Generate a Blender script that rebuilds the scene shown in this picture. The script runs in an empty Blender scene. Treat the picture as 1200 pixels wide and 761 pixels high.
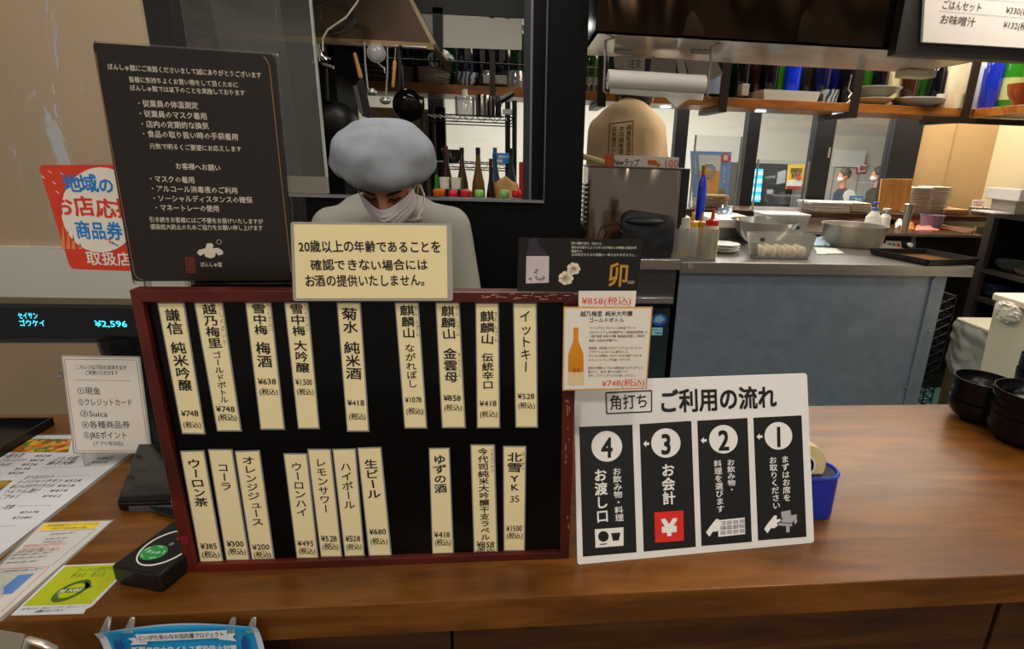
import bpy, math, random
from mathutils import Vector as V, Matrix, noise
from math import sin, cos, pi, radians as rad
random.seed(7)
S = bpy.context.scene
COL = S.collection

# ------------------------------------------------------------------ camera
XP, YP, F = 670.0, 380.5, 655.0
BZ = 1.00                      # bar top height
CZ = 1.64                      # camera height
CAM = V((0, 0, CZ))
def dcam(x, y): return V((x - XP, YP - y, -F))
_Z = -dcam(595, 2500).normalized()
_X = dcam(7100, 405); _X = (_X - _X.dot(_Z) * _Z).normalized()
_Y = _Z.cross(_X)
RM = Matrix((_X, _Y, _Z))      # camera coords -> world coords
cd = bpy.data.cameras.new('camera'); cam = bpy.data.objects.new('camera', cd); COL.objects.link(cam)
cam.matrix_world = Matrix.Translation(CAM) @ RM.to_4x4()
cd.sensor_width = 36; cd.lens = F / 1200 * 36; cd.shift_x = -(XP - 600) / 1200; cd.clip_start = .02; cd.clip_end = 60
S.camera = cam

# ------------------------------------------------------------------ world, lights, exposure
S.view_settings.view_transform = 'Standard'; S.view_settings.look = 'None'
S.view_settings.gamma = 1; S.view_settings.use_curve_mapping = False
S.view_settings.exposure = 0.08
w = bpy.data.worlds.new('world'); S.world = w; w.use_nodes = True
w.node_tree.nodes['Background'].inputs[0].default_value = (1.0, .93, .84, 1)
w.node_tree.nodes['Background'].inputs[1].default_value = 0.28
def area(name, loc, size, power, color=(1, .9, .78), rot=(0, 0, 0), sy=None):
    l = bpy.data.lights.new(name, 'AREA'); l.energy = power; l.color = color; l.shape = 'RECTANGLE'
    l.size = size; l.size_y = sy or size
    o = bpy.data.objects.new(name, l); o.location = loc; o.rotation_euler = rot; COL.objects.link(o); return o
def spot(name, loc, target, power, color=(1, .86, .68), ang=90, blend=.6, r=.05):
    l = bpy.data.lights.new(name, 'SPOT'); l.energy = power; l.color = color; l.spot_size = rad(ang); l.spot_blend = blend
    l.shadow_soft_size = r
    o = bpy.data.objects.new(name, l); o.location = loc
    o.rotation_euler = (V(target) - V(loc)).to_track_quat('-Z', 'Y').to_euler(); COL.objects.link(o); return o
for lx, ly, pw in ((-.9, -.3, 20), (.15, -.15, 20), (1.2, -.1, 26), (-.5, -1.25, 46), (.7, -1.35, 46)):
    spot('customer_downlight', (lx, ly, 2.72), (lx, ly + .35, 0), pw, (1, .92, .82), 150, .8, .07)
spot('bar_spot', (1.1, .9, 2.68), (1.2, 1.05, 1), 16)
spot('bar_spot', (-1.0, .9, 2.68), (-1.1, 1.9, 1.2), 21, (1, .93, .84))  # unseen spot added to brighten the left wall
area('staff_side_light', (-.2, 1.62, 2.7), .6, 9, (1, .95, .9), sy=.3)
area('kitchen_light', (2.1, 2.72, 2.72), 1.8, 34, (1, .90, .76), sy=.3)
area('kitchen_light', (2.3, 3.62, 2.7), 2.2, 52, (1, .88, .70), sy=.3)
area('kitchen_light', (-.2, 3.45, 2.7), 1.2, 9, (1, .88, .72), sy=.6)
area('kitchen_light', (1.9, 1.65, 2.7), .9, 22, (1, .9, .78), sy=.35)
area('concourse_light', (1.5, 6.6, 3.1), 5, 430, (1, .97, .92), sy=3)

# ------------------------------------------------------------------ pixel helpers (turn a measured direction into a point on a real plane)
def ray(x, y): return RM @ dcam(x, y)
def at(x, y, Y=None, Z=None, X=None):
    d = ray(x, y)
    t = Y / d.y if Y is not None else ((Z - CZ) / d.z if Z is not None else X / d.x)
    return CAM + d * t

# ------------------------------------------------------------------ materials
def lin(h):
    h = h.lstrip('#'); c = [int(h[i:i + 2], 16) / 255 for i in (0, 2, 4)]
    return tuple(v / 12.92 if v <= .04045 else ((v + .055) / 1.055) ** 2.4 for v in c) + (1,)
_m = {}
def mat(h, rough=.5, metal=0., var=.06, scale=8., bump=0., trans=0., ior=1.45, emit=0., coat=0., stretch=None, spec=.5, bscale=None):
    key = (h, rough, metal, var, scale, bump, trans, emit, coat, stretch, spec, bscale)
    if key in _m: return _m[key]
    m = bpy.data.materials.new('m' + h); m.use_nodes = True; nt = m.node_tree; N = nt.nodes; L = nt.links
    b = N['Principled BSDF']; c = lin(h)
    b.inputs['Roughness'].default_value = rough; b.inputs['Metallic'].default_value = metal
    b.inputs['IOR'].default_value = ior; b.inputs['Transmission Weight'].default_value = trans
    b.inputs['Specular IOR Level'].default_value = spec; b.inputs['Coat Weight'].default_value = coat
    tc = N.new('ShaderNodeTexCoord'); mp = N.new('ShaderNodeMapping'); L.new(tc.outputs['Object'], mp.inputs[0])
    mp.inputs['Scale'].default_value = stretch or (1, 1, 1)
    nz = N.new('ShaderNodeTexNoise'); nz.inputs['Scale'].default_value = scale; nz.inputs['Detail'].default_value = 4
    L.new(mp.outputs[0], nz.inputs['Vector'])
    if var:
        mx = N.new('ShaderNodeMix'); mx.data_type = 'RGBA'
        mx.inputs[6].default_value = tuple(max(0, v * (1 - var * 2)) for v in c[:3]) + (1,)
        mx.inputs[7].default_value = tuple(min(1, v * (1 + var * 2)) for v in c[:3]) + (1,)
        L.new(nz.outputs['Fac'], mx.inputs[0]); L.new(mx.outputs[2], b.inputs['Base Color'])
    else: b.inputs['Base Color'].default_value = c
    if bump:
        src = nz
        if bscale:
            src = N.new('ShaderNodeTexNoise'); src.inputs['Scale'].default_value = bscale; L.new(mp.outputs[0], src.inputs['Vector'])
        bp = N.new('ShaderNodeBump'); bp.inputs['Strength'].default_value = bump; bp.inputs['Distance'].default_value = .01
        L.new(src.outputs['Fac'], bp.inputs['Height']); L.new(bp.outputs[0], b.inputs['Normal'])
    if emit:
        b.inputs['Emission Color'].default_value = c; b.inputs['Emission Strength'].default_value = emit
    _m[key] = m; return m
def wood(h1, h2, h3, rough=.35, scale=2.2, stretch=(1, 9, 9), coat=.25):
    key = ('wood', h1, h2, h3, rough, scale, stretch)
    if key in _m: return _m[key]
    m = bpy.data.materials.new('wood'); m.use_nodes = True; nt = m.node_tree; N = nt.nodes; L = nt.links; b = N['Principled BSDF']
    tc = N.new('ShaderNodeTexCoord'); mp = N.new('ShaderNodeMapping'); mp.inputs['Scale'].default_value = stretch
    L.new(tc.outputs['Object'], mp.inputs[0])
    n1 = N.new('ShaderNodeTexNoise'); n1.inputs['Scale'].default_value = scale; n1.inputs['Detail'].default_value = 8; n1.inputs['Distortion'].default_value = 1.1
    n2 = N.new('ShaderNodeTexNoise'); n2.inputs['Scale'].default_value = scale * 9; n2.inputs['Detail'].default_value = 6
    n3 = N.new('ShaderNodeTexNoise'); n3.inputs['Scale'].default_value = 2.5; n3.inputs['Detail'].default_value = 2
    L.new(mp.outputs[0], n1.inputs['Vector']); L.new(mp.outputs[0], n2.inputs['Vector']); L.new(tc.outputs['Object'], n3.inputs['Vector'])
    cr = N.new('ShaderNodeValToRGB'); e = cr.color_ramp.elements
    e[0].position = .3; e[0].color = lin(h1); e[1].position = .72; e[1].color = lin(h3)
    x = e.new(.5); x.color = lin(h2)
    a = N.new('ShaderNodeMath'); a.operation = 'MULTIPLY_ADD'; L.new(n2.outputs['Fac'], a.inputs[0]); a.inputs[1].default_value = .28
    c2 = N.new('ShaderNodeMath'); c2.operation = 'MULTIPLY_ADD'; L.new(n3.outputs['Fac'], c2.inputs[0]); c2.inputs[1].default_value = .25
    L.new(n1.outputs['Fac'], a.inputs[2]); L.new(a.outputs[0], c2.inputs[2])
    s = N.new('ShaderNodeMath'); s.operation = 'SUBTRACT'; s.inputs[1].default_value = .26; L.new(c2.outputs[0], s.inputs[0])
    L.new(s.outputs[0], cr.inputs[0]); L.new(cr.outputs[0], b.inputs['Base Color'])
    b.inputs['Roughness'].default_value = rough; b.inputs['Coat Weight'].default_value = coat * .4; b.inputs['Coat Roughness'].default_value = .25; b.inputs['Specular IOR Level'].default_value = .35
    bp = N.new('ShaderNodeBump'); bp.inputs['Strength'].default_value = .08; bp.inputs['Distance'].default_value = .004
    L.new(n2.outputs['Fac'], bp.inputs['Height']); L.new(bp.outputs[0], b.inputs['Normal'])
    _m[key] = m; return m
def clear(name, tint=(1, 1, 1), refl=.08, rough=.03, bump=0, bscale=5, stretch=(1, 1, 1), haze=0., ior=1.3):
    """thin clear sheet: transparent + fresnel-weighted gloss (+ a little diffuse haze)"""
    key = ('clear', name)
    if key in _m: return _m[key]
    m = bpy.data.materials.new(name); m.use_nodes = True; nt = m.node_tree; N = nt.nodes; L = nt.links
    N.remove(N['Principled BSDF']); out = N['Material Output']
    tr = N.new('ShaderNodeBsdfTransparent'); tr.inputs[0].default_value = tint + (1,)
    gl = N.new('ShaderNodeBsdfGlossy'); gl.inputs['Roughness'].default_value = rough
    fr = N.new('ShaderNodeFresnel'); fr.inputs[0].default_value = ior
    ad = N.new('ShaderNodeMath'); ad.operation = 'ADD'; ad.inputs[1].default_value = refl; ad.use_clamp = True
    L.new(fr.outputs[0], ad.inputs[0]); mx = N.new('ShaderNodeMixShader')
    L.new(ad.outputs[0], mx.inputs[0]); L.new(tr.outputs[0], mx.inputs[1]); L.new(gl.outputs[0], mx.inputs[2])
    last = mx
    if haze:
        df = N.new('ShaderNodeBsdfDiffuse'); df.inputs[0].default_value = (.8, .78, .75, 1); m2 = N.new('ShaderNodeMixShader'); m2.inputs[0].default_value = haze
        L.new(mx.outputs[0], m2.inputs[1]); L.new(df.outputs[0], m2.inputs[2]); last = m2
    if bump:
        tc = N.new('ShaderNodeTexCoord'); mp = N.new('ShaderNodeMapping'); mp.inputs['Scale'].default_value = stretch
        nz = N.new('ShaderNodeTexNoise'); nz.inputs['Scale'].default_value = bscale; nz.inputs['Detail'].default_value = 3; nz.inputs['Distortion'].default_value = 1.5
        L.new(tc.outputs['Object'], mp.inputs[0]); L.new(mp.outputs[0], nz.inputs['Vector'])
        bp = N.new('ShaderNodeBump'); bp.inputs['Strength'].default_value = bump; bp.inputs['Distance'].default_value = .02
        L.new(nz.outputs['Fac'], bp.inputs['Height']); L.new(bp.outputs[0], gl.inputs['Normal']); L.new(bp.outputs[0], fr.inputs['Normal'])
    L.new(last.outputs[0], out.inputs[0]); _m[key] = m; return m

steel = mat('#9a9690', .28, .75, .05, 3, .04, stretch=(1, 1, 14))
steel_dk = mat('#2c221a', .26, 1, .2, 2.5, .08, stretch=(6, 6, .6))
steel_lit = mat('#e0d8ca', .22, .55, .10, 4, .10, bscale=3)  # pale copy for the hood underside: reflected window light put into the colour
chrome = mat('#cfccc6', .14, .8, 0)
steel_panel = mat('#828d9c', .42, .45, .12, 14, .05)
blackm = mat('#08080a', .5, 0, .1, 4, spec=.15)
blackp = mat('#101013', .3, 0, .05)
blackg = mat('#0a0a0b', .12, 0, 0, coat=.5)
white = mat('#dcd8d0', .5, 0, .02)
whitep = mat('#e6e2da', .35, 0, .02)
paper = mat('#e8e4dc', .6, 0, .02)
cream = mat('#efdfae', .55, 0, .03, 5)
ink = mat('#15120f', .6, 0, 0)
redink = mat('#d8433a', .6, 0, 0)
glass = clear('clear_glass', (.97, .98, .98), .05, .02)
plast = clear('clear_plastic', (.86, .87, .88), .12, .12, haze=.12)
lamin = clear('lamination', (.62, .62, .63), .1, .15, haze=.35)

ORDW = ['second', 'third', 'fourth', 'fifth', 'sixth', 'seventh']
def ordw(i, n):
    if i == 0: return 'bottom'
    if i == n - 1: return 'top'
    return ORDW[i - 1] + ' from the bottom' if i <= (n - 1) // 2 else ORDW[n - 2 - i] + ' from the top'
# ------------------------------------------------------------------ mesh helpers
class M:
    def __init__(s): s.v = []; s.f = []; s.marks = []
    def mark(s): s.marks.append((len(s.v), len(s.f)))
    def add(s, vs, fs):
        n = len(s.v); s.v += [V(p) for p in vs]; s.f += [tuple(i + n for i in f) for f in fs]; return s
    def box(s, x0, x1, y0, y1, z0, z1):
        return s.hexa([(x0, y0, z0), (x1, y0, z0), (x1, y1, z0), (x0, y1, z0)], (0, 0, z1 - z0))
    def hexa(s, quad, vec): return s.prism(quad, vec)
    def prism(s, pts, vec):
        n = len(pts); vec = V(vec); a = [V(p) for p in pts]; b = [p + vec for p in a]
        nrm = V((0, 0, 0))
        for i in range(n): nrm += (a[i] - a[0]).cross(a[(i + 1) % n] - a[0])
        if nrm.dot(vec) > 0: lo = tuple(reversed(range(n))); hi = tuple(range(n, 2 * n)); side = [(i, (i + 1) % n, (i + 1) % n + n, i + n) for i in range(n)]
        else: lo = tuple(range(n)); hi = tuple(reversed(range(n, 2 * n))); side = [(i + n, (i + 1) % n + n, (i + 1) % n, i) for i in range(n)]
        return s.add(a + b, [lo, hi] + side)
    def lathe(s, c, prof, seg=24, axis=(0, 0, 1), ph=0):
        c = V(c); q = V((0, 0, 1)).rotation_difference(V(axis).normalized()); vs = []; fs = []; rings = []
        for r, z in prof:
            if r < 1e-6: rings.append([len(vs)]); vs.append(c + q @ V((0, 0, z)))
            else:
                rings.append(list(range(len(vs), len(vs) + seg)))
                vs += [c + q @ V((r * cos(2 * pi * i / seg + ph), r * sin(2 * pi * i / seg + ph), z)) for i in range(seg)]
        for A, B in zip(rings, rings[1:]):
            for i in range(seg):
                j = (i + 1) % seg
                if len(A) == 1 and len(B) == 1: continue
                if len(A) == 1: fs.append((A[0], B[j], B[i]))
                elif len(B) == 1: fs.append((A[i], A[j], B[0]))
                else: fs.append((A[i], A[j], B[j], B[i]))
        if len(rings[0]) > 1: fs.append(tuple(reversed(rings[0])))
        if len(rings[-1]) > 1: fs.append(tuple(rings[-1]))
        return s.add(vs, fs)
    def cyl(s, c, r, h, axis=(0, 0, 1), seg=20): return s.lathe(c, [(r, 0), (r, h)], seg, axis)
    def tube(s, pts, r, seg=8, closed=False):
        pts = [V(p) for p in pts]; n = len(pts); vs = []; fs = []; up = None
        for i, p in enumerate(pts):
            a = pts[i - 1] if (i or closed) else p; b = pts[(i + 1) % n] if (i < n - 1 or closed) else p
            t = (b - a).normalized()
            if up is None: up = t.orthogonal().normalized()
            up = (up - t * up.dot(t)).normalized(); sd = t.cross(up); rr = r[i] if isinstance(r, (list, tuple)) else r
            vs += [p + (up * cos(2 * pi * k / seg) + sd * sin(2 * pi * k / seg)) * rr for k in range(seg)]
        for i in range(n if closed else n - 1):
            j = (i + 1) % n
            for k in range(seg): fs.append((i * seg + k, i * seg + (k + 1) % seg, j * seg + (k + 1) % seg, j * seg + k))
        if not closed: fs += [tuple(reversed(range(seg))), tuple(range((n - 1) * seg, n * seg))]
        return s.add(vs, fs)
    def cap(s, p0, r0, p1, r1, seg=12):
        p0, p1 = V(p0), V(p1); d = p1 - p0; L = d.length; pr = []
        for i in range(5): a = -pi / 2 + pi / 2 * i / 4; pr.append((max(r0 * cos(a), 0 if i == 0 else 1e-4), r0 * sin(a)))
        for i in range(5): a = pi / 2 * i / 4; pr.append((max(r1 * cos(a), 0 if i == 4 else 1e-4), L + r1 * sin(a)))
        pr[0] = (0, -r0); pr[-1] = (0, L + r1)
        return s.lathe(p0, pr, seg, d if L > 1e-6 else (0, 0, 1))
    def ell(s, c, rx, ry, rz, rot=None, seg=20, rings=12, fn=None):
        c = V(c); vs = []; fs = []; R_ = rot or Matrix.Identity(3)
        for i in range(rings + 1):
            a = -pi / 2 + pi * i / rings
            for k in range(seg):
                b = 2 * pi * k / seg; u = V((cos(a) * cos(b), cos(a) * sin(b), sin(a)))
                q = V((u.x * rx, u.y * ry, u.z * rz))
                if fn: q = fn(u, q)
                vs.append(c + R_ @ q)
        for i in range(rings):
            for k in range(seg):
                j = (k + 1) % seg
                A, B, C_, D = i * seg + k, i * seg + j, (i + 1) * seg + j, (i + 1) * seg + k
                fs.append((A, B, C_, D))
        return s.add(vs, fs)
    def grid(s, fn, nu, nv):
        vs = [fn(i / nu, j / nv) for j in range(nv + 1) for i in range(nu + 1)]
        return s.add(vs, [(j * (nu + 1) + i, j * (nu + 1) + i + 1, (j + 1) * (nu + 1) + i + 1, (j + 1) * (nu + 1) + i) for j in range(nv) for i in range(nu)])
    def mesh(s, name, o=V((0, 0, 0))):
        me = bpy.data.meshes.new(name); me.from_pydata([tuple(p - o) for p in s.v], [], s.f); me.validate(); me.update(); return me
def origin_of(p):
    o = V((0, 0, 0))
    while p: o += p.location; p = p.parent
    return o
SPLIT = {'lettering', 'scuffs', 'logo_print', 'white_print', 'black_print', 'blue_print', 'red_print', 'pictogram', 'grey_print', 'gold_line', 'white_text', 'white_border', 'dark_blue_print', 'seal_print', 'dark_print', 'scuffs_'}
def obj(name, m, material, parent=None, smooth=False, bevel=0, org=None, solid=0):
    if name in SPLIT and len(m.marks) > 1:
        mk = m.marks + [(len(m.v), len(m.f))]; mk[0] = (0, 0); o = None
        for (a, fa), (b, fb) in zip(mk, mk[1:]):
            if fb > fa:
                q = M(); q.v = m.v[a:b]; q.f = [tuple(i - a for i in f) for f in m.f[fa:fb]]; o = obj(name, q, material, parent, smooth, bevel, org, solid)
        return o
    if parent is None and org is None:
        xs = [p.x for p in m.v]; ys = [p.y for p in m.v]; zs = [p.z for p in m.v]
        org = V(((min(xs) + max(xs)) / 2, (min(ys) + max(ys)) / 2, min(zs)))
    o0 = origin_of(parent) if parent else org
    me = m.mesh(name, o0); me.materials.append(material)
    o = bpy.data.objects.new(name, me); COL.objects.link(o)
    if parent: o.parent = parent
    else: o.location = o0
    if smooth:
        me.polygons.foreach_set('use_smooth', [True] * len(me.polygons)); me.set_sharp_from_angle(angle=rad(42))
    if solid: x = o.modifiers.new('solid', 'SOLIDIFY'); x.thickness = solid
    if bevel: x = o.modifiers.new('bevel', 'BEVEL'); x.width = bevel; x.segments = 2; x.limit_method = 'ANGLE'
    return o
def tag(o, label, cat, group=None):
    o['label'] = label; o['category'] = cat
    if group: o['group'] = group
    return o
def thing(name, label, cat, loc=(0, 0, 0), group=None):
    o = bpy.data.objects.new(name, None); o.empty_display_size = .02; COL.objects.link(o); o.location = V(loc)
    bpy.context.view_layer.update() if False else None
    return tag(o, label, cat, group)
def struct(name, m, material, parent=None, **k):
    o = obj(name, m, material, parent, **k)
    if not parent: o['kind'] = 'structure'
    return o
def dup(root, loc, label=None, group=None, rz=0, sc=1):
    r = root.copy(); COL.objects.link(r); r.location = V(loc); r.rotation_euler = (0, 0, rz); r.scale = (sc, sc, sc)
    if label: r['label'] = label
    if group: r['group'] = group
    for ch in list(root.children):
        c = ch.copy(); COL.objects.link(c); c.parent = r
        for g in ch.children: d = g.copy(); COL.objects.link(d); d.parent = c
    return r

# ------------------------------------------------------------------ lettering: glyph outlines of the built-in font as real flat geometry
_gl = {}
_fc = bpy.data.curves.new('glyph', 'FONT'); _fo = bpy.data.objects.new('glyph', _fc); COL.objects.link(_fo)
def _measure(t):
    _fc.body = t; bpy.context.view_layer.update()
    e = _fo.evaluated_get(bpy.context.evaluated_depsgraph_get()); me = e.to_mesh()
    vs = [(v.co.x, v.co.y) for v in me.vertices]; fs = [tuple(p.vertices) for p in me.polygons]; e.to_mesh_clear(); return vs, fs
def glyph(ch, bold=0., res=2):
    k = (ch, bold, res)
    if k in _gl: return _gl[k]
    _fc.resolution_u = res
    vs, fs = _measure(ch)
    if bold:
        n = len(vs); V0, F0 = list(vs), list(fs); b = bold * .8; vs = []; fs = []
        for i, (dx, dy) in enumerate(((b, b), (-b, b), (b, -b), (-b, -b)) if bold > .008 else ((b, 0), (-b, 0))):
            vs += [(p[0] + dx, p[1] + dy, i * .00004) for p in V0]; fs += [tuple(j + n * i for j in f) for f in F0]
    if ord(ch) > 0x2000 and ch != '¥': adv = 1.0
    else:
        a, _ = _measure(ch + '|'); b, _ = _measure('||'); c, _ = _measure('|')
        adv = max(p[0] for p in a) - max(p[0] for p in c)
    _gl[k] = (vs, fs, adv); return _gl[k]
class Pl:
    """a real plane in the room with its own 2D frame; measured directions are intersected with it"""
    def __init__(s, p0, u, n):
        s.p0 = V(p0); s.n = V(n).normalized(); s.u = (V(u) - V(u).dot(s.n) * s.n).normalized(); s.v = s.n.cross(s.u)
    def ab(s, x, y):
        d = ray(x, y); p = CAM + d * ((s.p0 - CAM).dot(s.n) / d.dot(s.n)) - s.p0; return (p.dot(s.u), p.dot(s.v))
    def w(s, a, b, off=0.): return s.p0 + s.u * a + s.v * b + s.n * off
    def pw(s, x, y, off=0.): return s.w(*s.ab(x, y), off)
def vplane(x, y, Y=None, Z=None, yaw=0, tilt=0):
    """plane through a point, facing the customer side; tilt>0 leans its top away"""
    p = at(x, y, Y=Y, Z=Z); c, s_ = cos(rad(yaw)), sin(rad(yaw)); u = V((c, s_, 0)); back = V((-s_, c, 0))
    up = V((0, 0, 1)) * cos(rad(tilt)) + back * sin(rad(tilt)); return Pl(p, u, u.cross(up))
def hplane(z=None): return Pl((0, 1, z if z is not None else BZ), (1, 0, 0), (0, 0, 1))
def rrect(pts, r, k=4):
    out = []; n = len(pts)
    for i in range(n):
        p, a, b = V(pts[i]), V(pts[i - 1]), V(pts[(i + 1) % n]); d1 = (a - p).normalized(); d2 = (b - p).normalized()
        p1, p2 = p + d1 * r, p + d2 * r
        for j in range(k + 1): t = j / k; out.append((p1 * (1 - t) ** 2 + p * 2 * t * (1 - t) + p2 * t * t))
    return out
def slab(pl, px, o0, o1, r=0, m=None):
    ab = [V(pl.ab(*p)) for p in px]
    if r: ab = rrect(ab, r)
    m = m or M(); m.mark(); return m.prism([pl.w(a[0], a[1], o0) for a in ab], pl.n * (o1 - o0))
def disc(pl, x, y, r, o0, o1, m=None, ry=None, seg=32):
    return slab(pl, [(x + r * cos(2 * pi * i / seg), y - (ry or r) * sin(2 * pi * i / seg)) for i in range(seg)], o0, o1, 0, m)
def put(m, pl, off, g, C, X, Y_):
    vs, fs, _ = g
    m.add([pl.w(C[0] + X[0] * p[0] + Y_[0] * p[1], C[1] + X[1] * p[0] + Y_[1] * p[1], off + (p[2] if len(p) > 2 else 0)) for p in vs], fs)
def hline(m, pl, s, A, B, h, off=.0006, bold=0., res=2, jit=0., raw=False):
    """text from A to B (left middle -> right middle), glyph height h; raw: A,B,h already in plane units"""
    m.mark(); a = V(pl.ab(*A)) if not raw else V(A); b = V(pl.ab(*B)) if not raw else V(B)
    if not raw:
        q = V(pl.ab((A[0] + B[0]) / 2, (A[1] + B[1]) / 2 - h / 2)) - V(pl.ab((A[0] + B[0]) / 2, (A[1] + B[1]) / 2 + h / 2)); h = q.length
    G = [glyph(c, bold, res) if c not in ' 　' else None for c in s]
    adv = [(.5 if c == ' ' else 1.0) if g is None else g[2] for c, g in zip(s, G)]
    tot = sum(adv); d = (b - a); sx = d.length / tot; X = d.normalized(); Yv = V((-X.y, X.x)); sy = h / .92; pen = 0
    for g, ad in zip(G, adv):
        if g:
            t = random.uniform(-jit, jit); k = 1 + random.uniform(-jit, jit)
            Xr = X * cos(t) + Yv * sin(t); Yr = Yv * cos(t) - X * sin(t)
            o = a + X * (pen * sx) - Yv * (.38 * sy)
            put(m, pl, off, g, o, Xr * sx * k, Yr * sy * k)
        pen += ad
def vline(m, pl, s, A, B, wpx, off=.0006, bold=0., res=2, jit=0., raw=False):
    m.mark(); a = V(pl.ab(*A)) if not raw else V(A); b = V(pl.ab(*B)) if not raw else V(B)
    if not raw:
        q = V(pl.ab(A[0] + wpx / 2, (A[1] + B[1]) / 2)) - V(pl.ab(A[0] - wpx / 2, (A[1] + B[1]) / 2)); wpx = q.length
    D = (b - a); cell = D.length / len(s); dn = D.normalized(); Yv = -dn; X = V((Yv.y, -Yv.x))
    for i, c in enumerate(s):
        if c in ' 　': continue
        g = glyph(c, bold, res); ce = a + dn * (cell * (i + .5)); t = random.uniform(-jit, jit)
        sx, sy = wpx * (1 + random.uniform(-jit, jit)), cell * .98
        if c in 'ー〜': t -= pi / 2; sx, sy = cell * 1., wpx
        Xr = X * cos(t) + Yv * sin(t); Yr = Yv * cos(t) - X * sin(t)
        gx = g[2] / 2
        if c in 'ッュャョっゅゃょ': gx -= .08
        put(m, pl, off, g, ce - Xr * sx * gx - Yr * sy * .38, Xr * sx, Yr * sy)
def stroke(m, pl, pts, wd, off=.0006):
    """thin flat line along pixel points, wd in metres"""
    m.mark(); ab = [V(pl.ab(*p)) for p in pts]
    for p, q in zip(ab, ab[1:]):
        d = (q - p).normalized(); nn = V((-d.y, d.x)) * wd / 2
        m.add([pl.w(*(p + nn), off), pl.w(*(p - nn), off), pl.w(*(q - nn), off), pl.w(*(q + nn), off)], [(0, 1, 2, 3)])

# ================================================================== THE SETTING
KF = .28   # raised kitchen floor
struct('floor', M().box(-2.6, 4.2, -2.2, 1.4, -.05, 0), mat('#6b5a48', .5, 0, .1, 3))
struct('floor_kitchen', M().box(-2.6, 4.2, 1.4, 3.95, KF - .1, KF), mat('#4f7a76', .6, 0, .25, 22, .2))
struct('floor_concourse', M().box(-5, 14, 3.99, 11.5, -.4, -.25), mat('#8f8a82', .3, 0, .08, 2))
struct('ceiling', M().box(-2.6, 4.2, -2.2, 3.95, 2.78, 2.9), mat('#2c2723', .8, 0, .05))
struct('ceiling_concourse', M().box(-5, 14, 3.95, 11.5, 3.3, 3.4), mat('#cfcbc2', .8, 0, .04))
WY = 2.1
xl = at(163, 0, Y=1.9).x
# beige side wall on the left, with a duller dado below
wl = struct('wall_left', M().box(-2.6, xl, 1.9, 1.915, 0, 2.78), mat('#b09b7c', .7, 0, .05, 2))
struct('dado', M().box(-2.6, xl - .002, 1.885, 1.9, 1.0, at(80, 290, Y=1.885).z), mat('#cfccc0', .65, 0, .04, 2), wl)
# black partition with the pass-through opening
oz = at(500, 232, Y=WY).z; ox1 = at(638.5, 120, Y=WY).x; cx1 = at(686.5, 110, Y=WY).x; px0 = at(163, 0, Y=WY).x; px1 = at(207, 20, Y=WY).x
wp = struct('wall_partition', M().box(px0, cx1, WY, WY + .09, KF, oz), blackm)
struct('post', M().box(ox1, cx1, WY, WY + .09, oz, 2.78), blackm, wp)
struct('post', M().box(px0, px1, WY - .03, WY + .09, oz, 2.78), blackm, wp)
struct('sill_trim', M().box(px1, ox1 + .004, WY - .012, WY, oz - .007, oz + .003), mat('#8d8f94', .35, .6, 0), wp)
struct('jamb_trim', M().box(ox1, ox1 + .005, WY - .012, WY, oz, 2.78), mat('#5a5c60', .35, .6, 0), wp)
struct('inner_post', M().box(at(623, 110, Y=WY + .05).x, ox1, WY + .03, WY + .07, oz, 2.78), blackm, wp)
xm = at(621, 110, Y=WY + .05).x; xm2 = at(613.5, 110, Y=WY + .05).x
struct('sash_stile', M().box(xm2, xm, WY + .03, WY + .07, oz, 2.78), mat('#2c2d30', .4, .3, 0), wp)
struct('sash_edge', M().box(xm, xm + .008, WY + .028, WY + .034, oz, 2.78), mat('#77767a', .35, .6, 0), wp)
# sliding glass pane on the left of the opening
gx0 = px1 + .01; gx1 = at(374, 120, Y=WY + .02).x
wn = struct('window_1', M().box(gx0, gx1, WY + .015, WY + .022, oz + .06, 2.7), clear('grimy_glass', (.72, .69, .60), .04, .08, haze=.04))
struct('bottom_rail', M().box(gx0, gx1 + .004, WY + .005, WY + .03, oz + .004, oz + .062), mat('#8b8578', .35, .5, .1), wn)
struct('glass_edge', M().box(gx1, gx1 + .006, WY + .012, WY + .026, oz + .06, 2.7), mat('#9aa095', .2, 0, .1), wn)

# back of the kitchen: black mullions, clear panes, light wall beyond
BY = 3.9
def bx(x, y=170): return at(x, y, Y=BY).x
bz = 1.18; ztop = 2.78
struct('wall_back_low', M().box(-2.6, 4.2, BY, BY + .1, 0, bz), steel_dk)
yel = mat('#b3966a', .75, 0, .05, 2)
wr = struct('wall_right', M().box(bx(1066, 200), 4.2, BY, BY + .1, bz, ztop), yel)
struct('trim_1', M().box(bx(1066, 200) + .28, bx(1066, 200) + .287, BY - .006, BY, bz, ztop), mat('#a0855a', .7, 0, 0), wr)
struct('wall_right_return', M().box(3.42, 3.5, 1.0, BY, 0, ztop), mat('#cfc0a0', .7, 0, .03))
bt = at(560, 16, Y=BY).z
mull = [(503, 521), (592, 598), (789, 803), (872, 886), (951, 973), (1041, 1074)]
for a, b in mull:
    yy = 180 if a > 600 else 150
    struct('trim_2', M().box(bx(a, yy), bx(b, yy), BY - .02, BY + .06, bz, ztop), mat('#15161b', .45, 0, .1))
struct('trim_3', M().box(-2.6, bx(1041), BY - .025, BY + .05, bt, ztop), mat('#1d1c1b', .5, 0, 0))
struct('trim_4', M().box(-2.6, bx(360, 150), BY - .03, BY + .05, bz, ztop), mat('#1a1714', .5, 0, 0))
k = 2
ex = [bx(360, 150)] + [v for a, b in mull for v in (bx(a, 180 if a > 600 else 150), bx(b, 180 if a > 600 else 150))]
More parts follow.
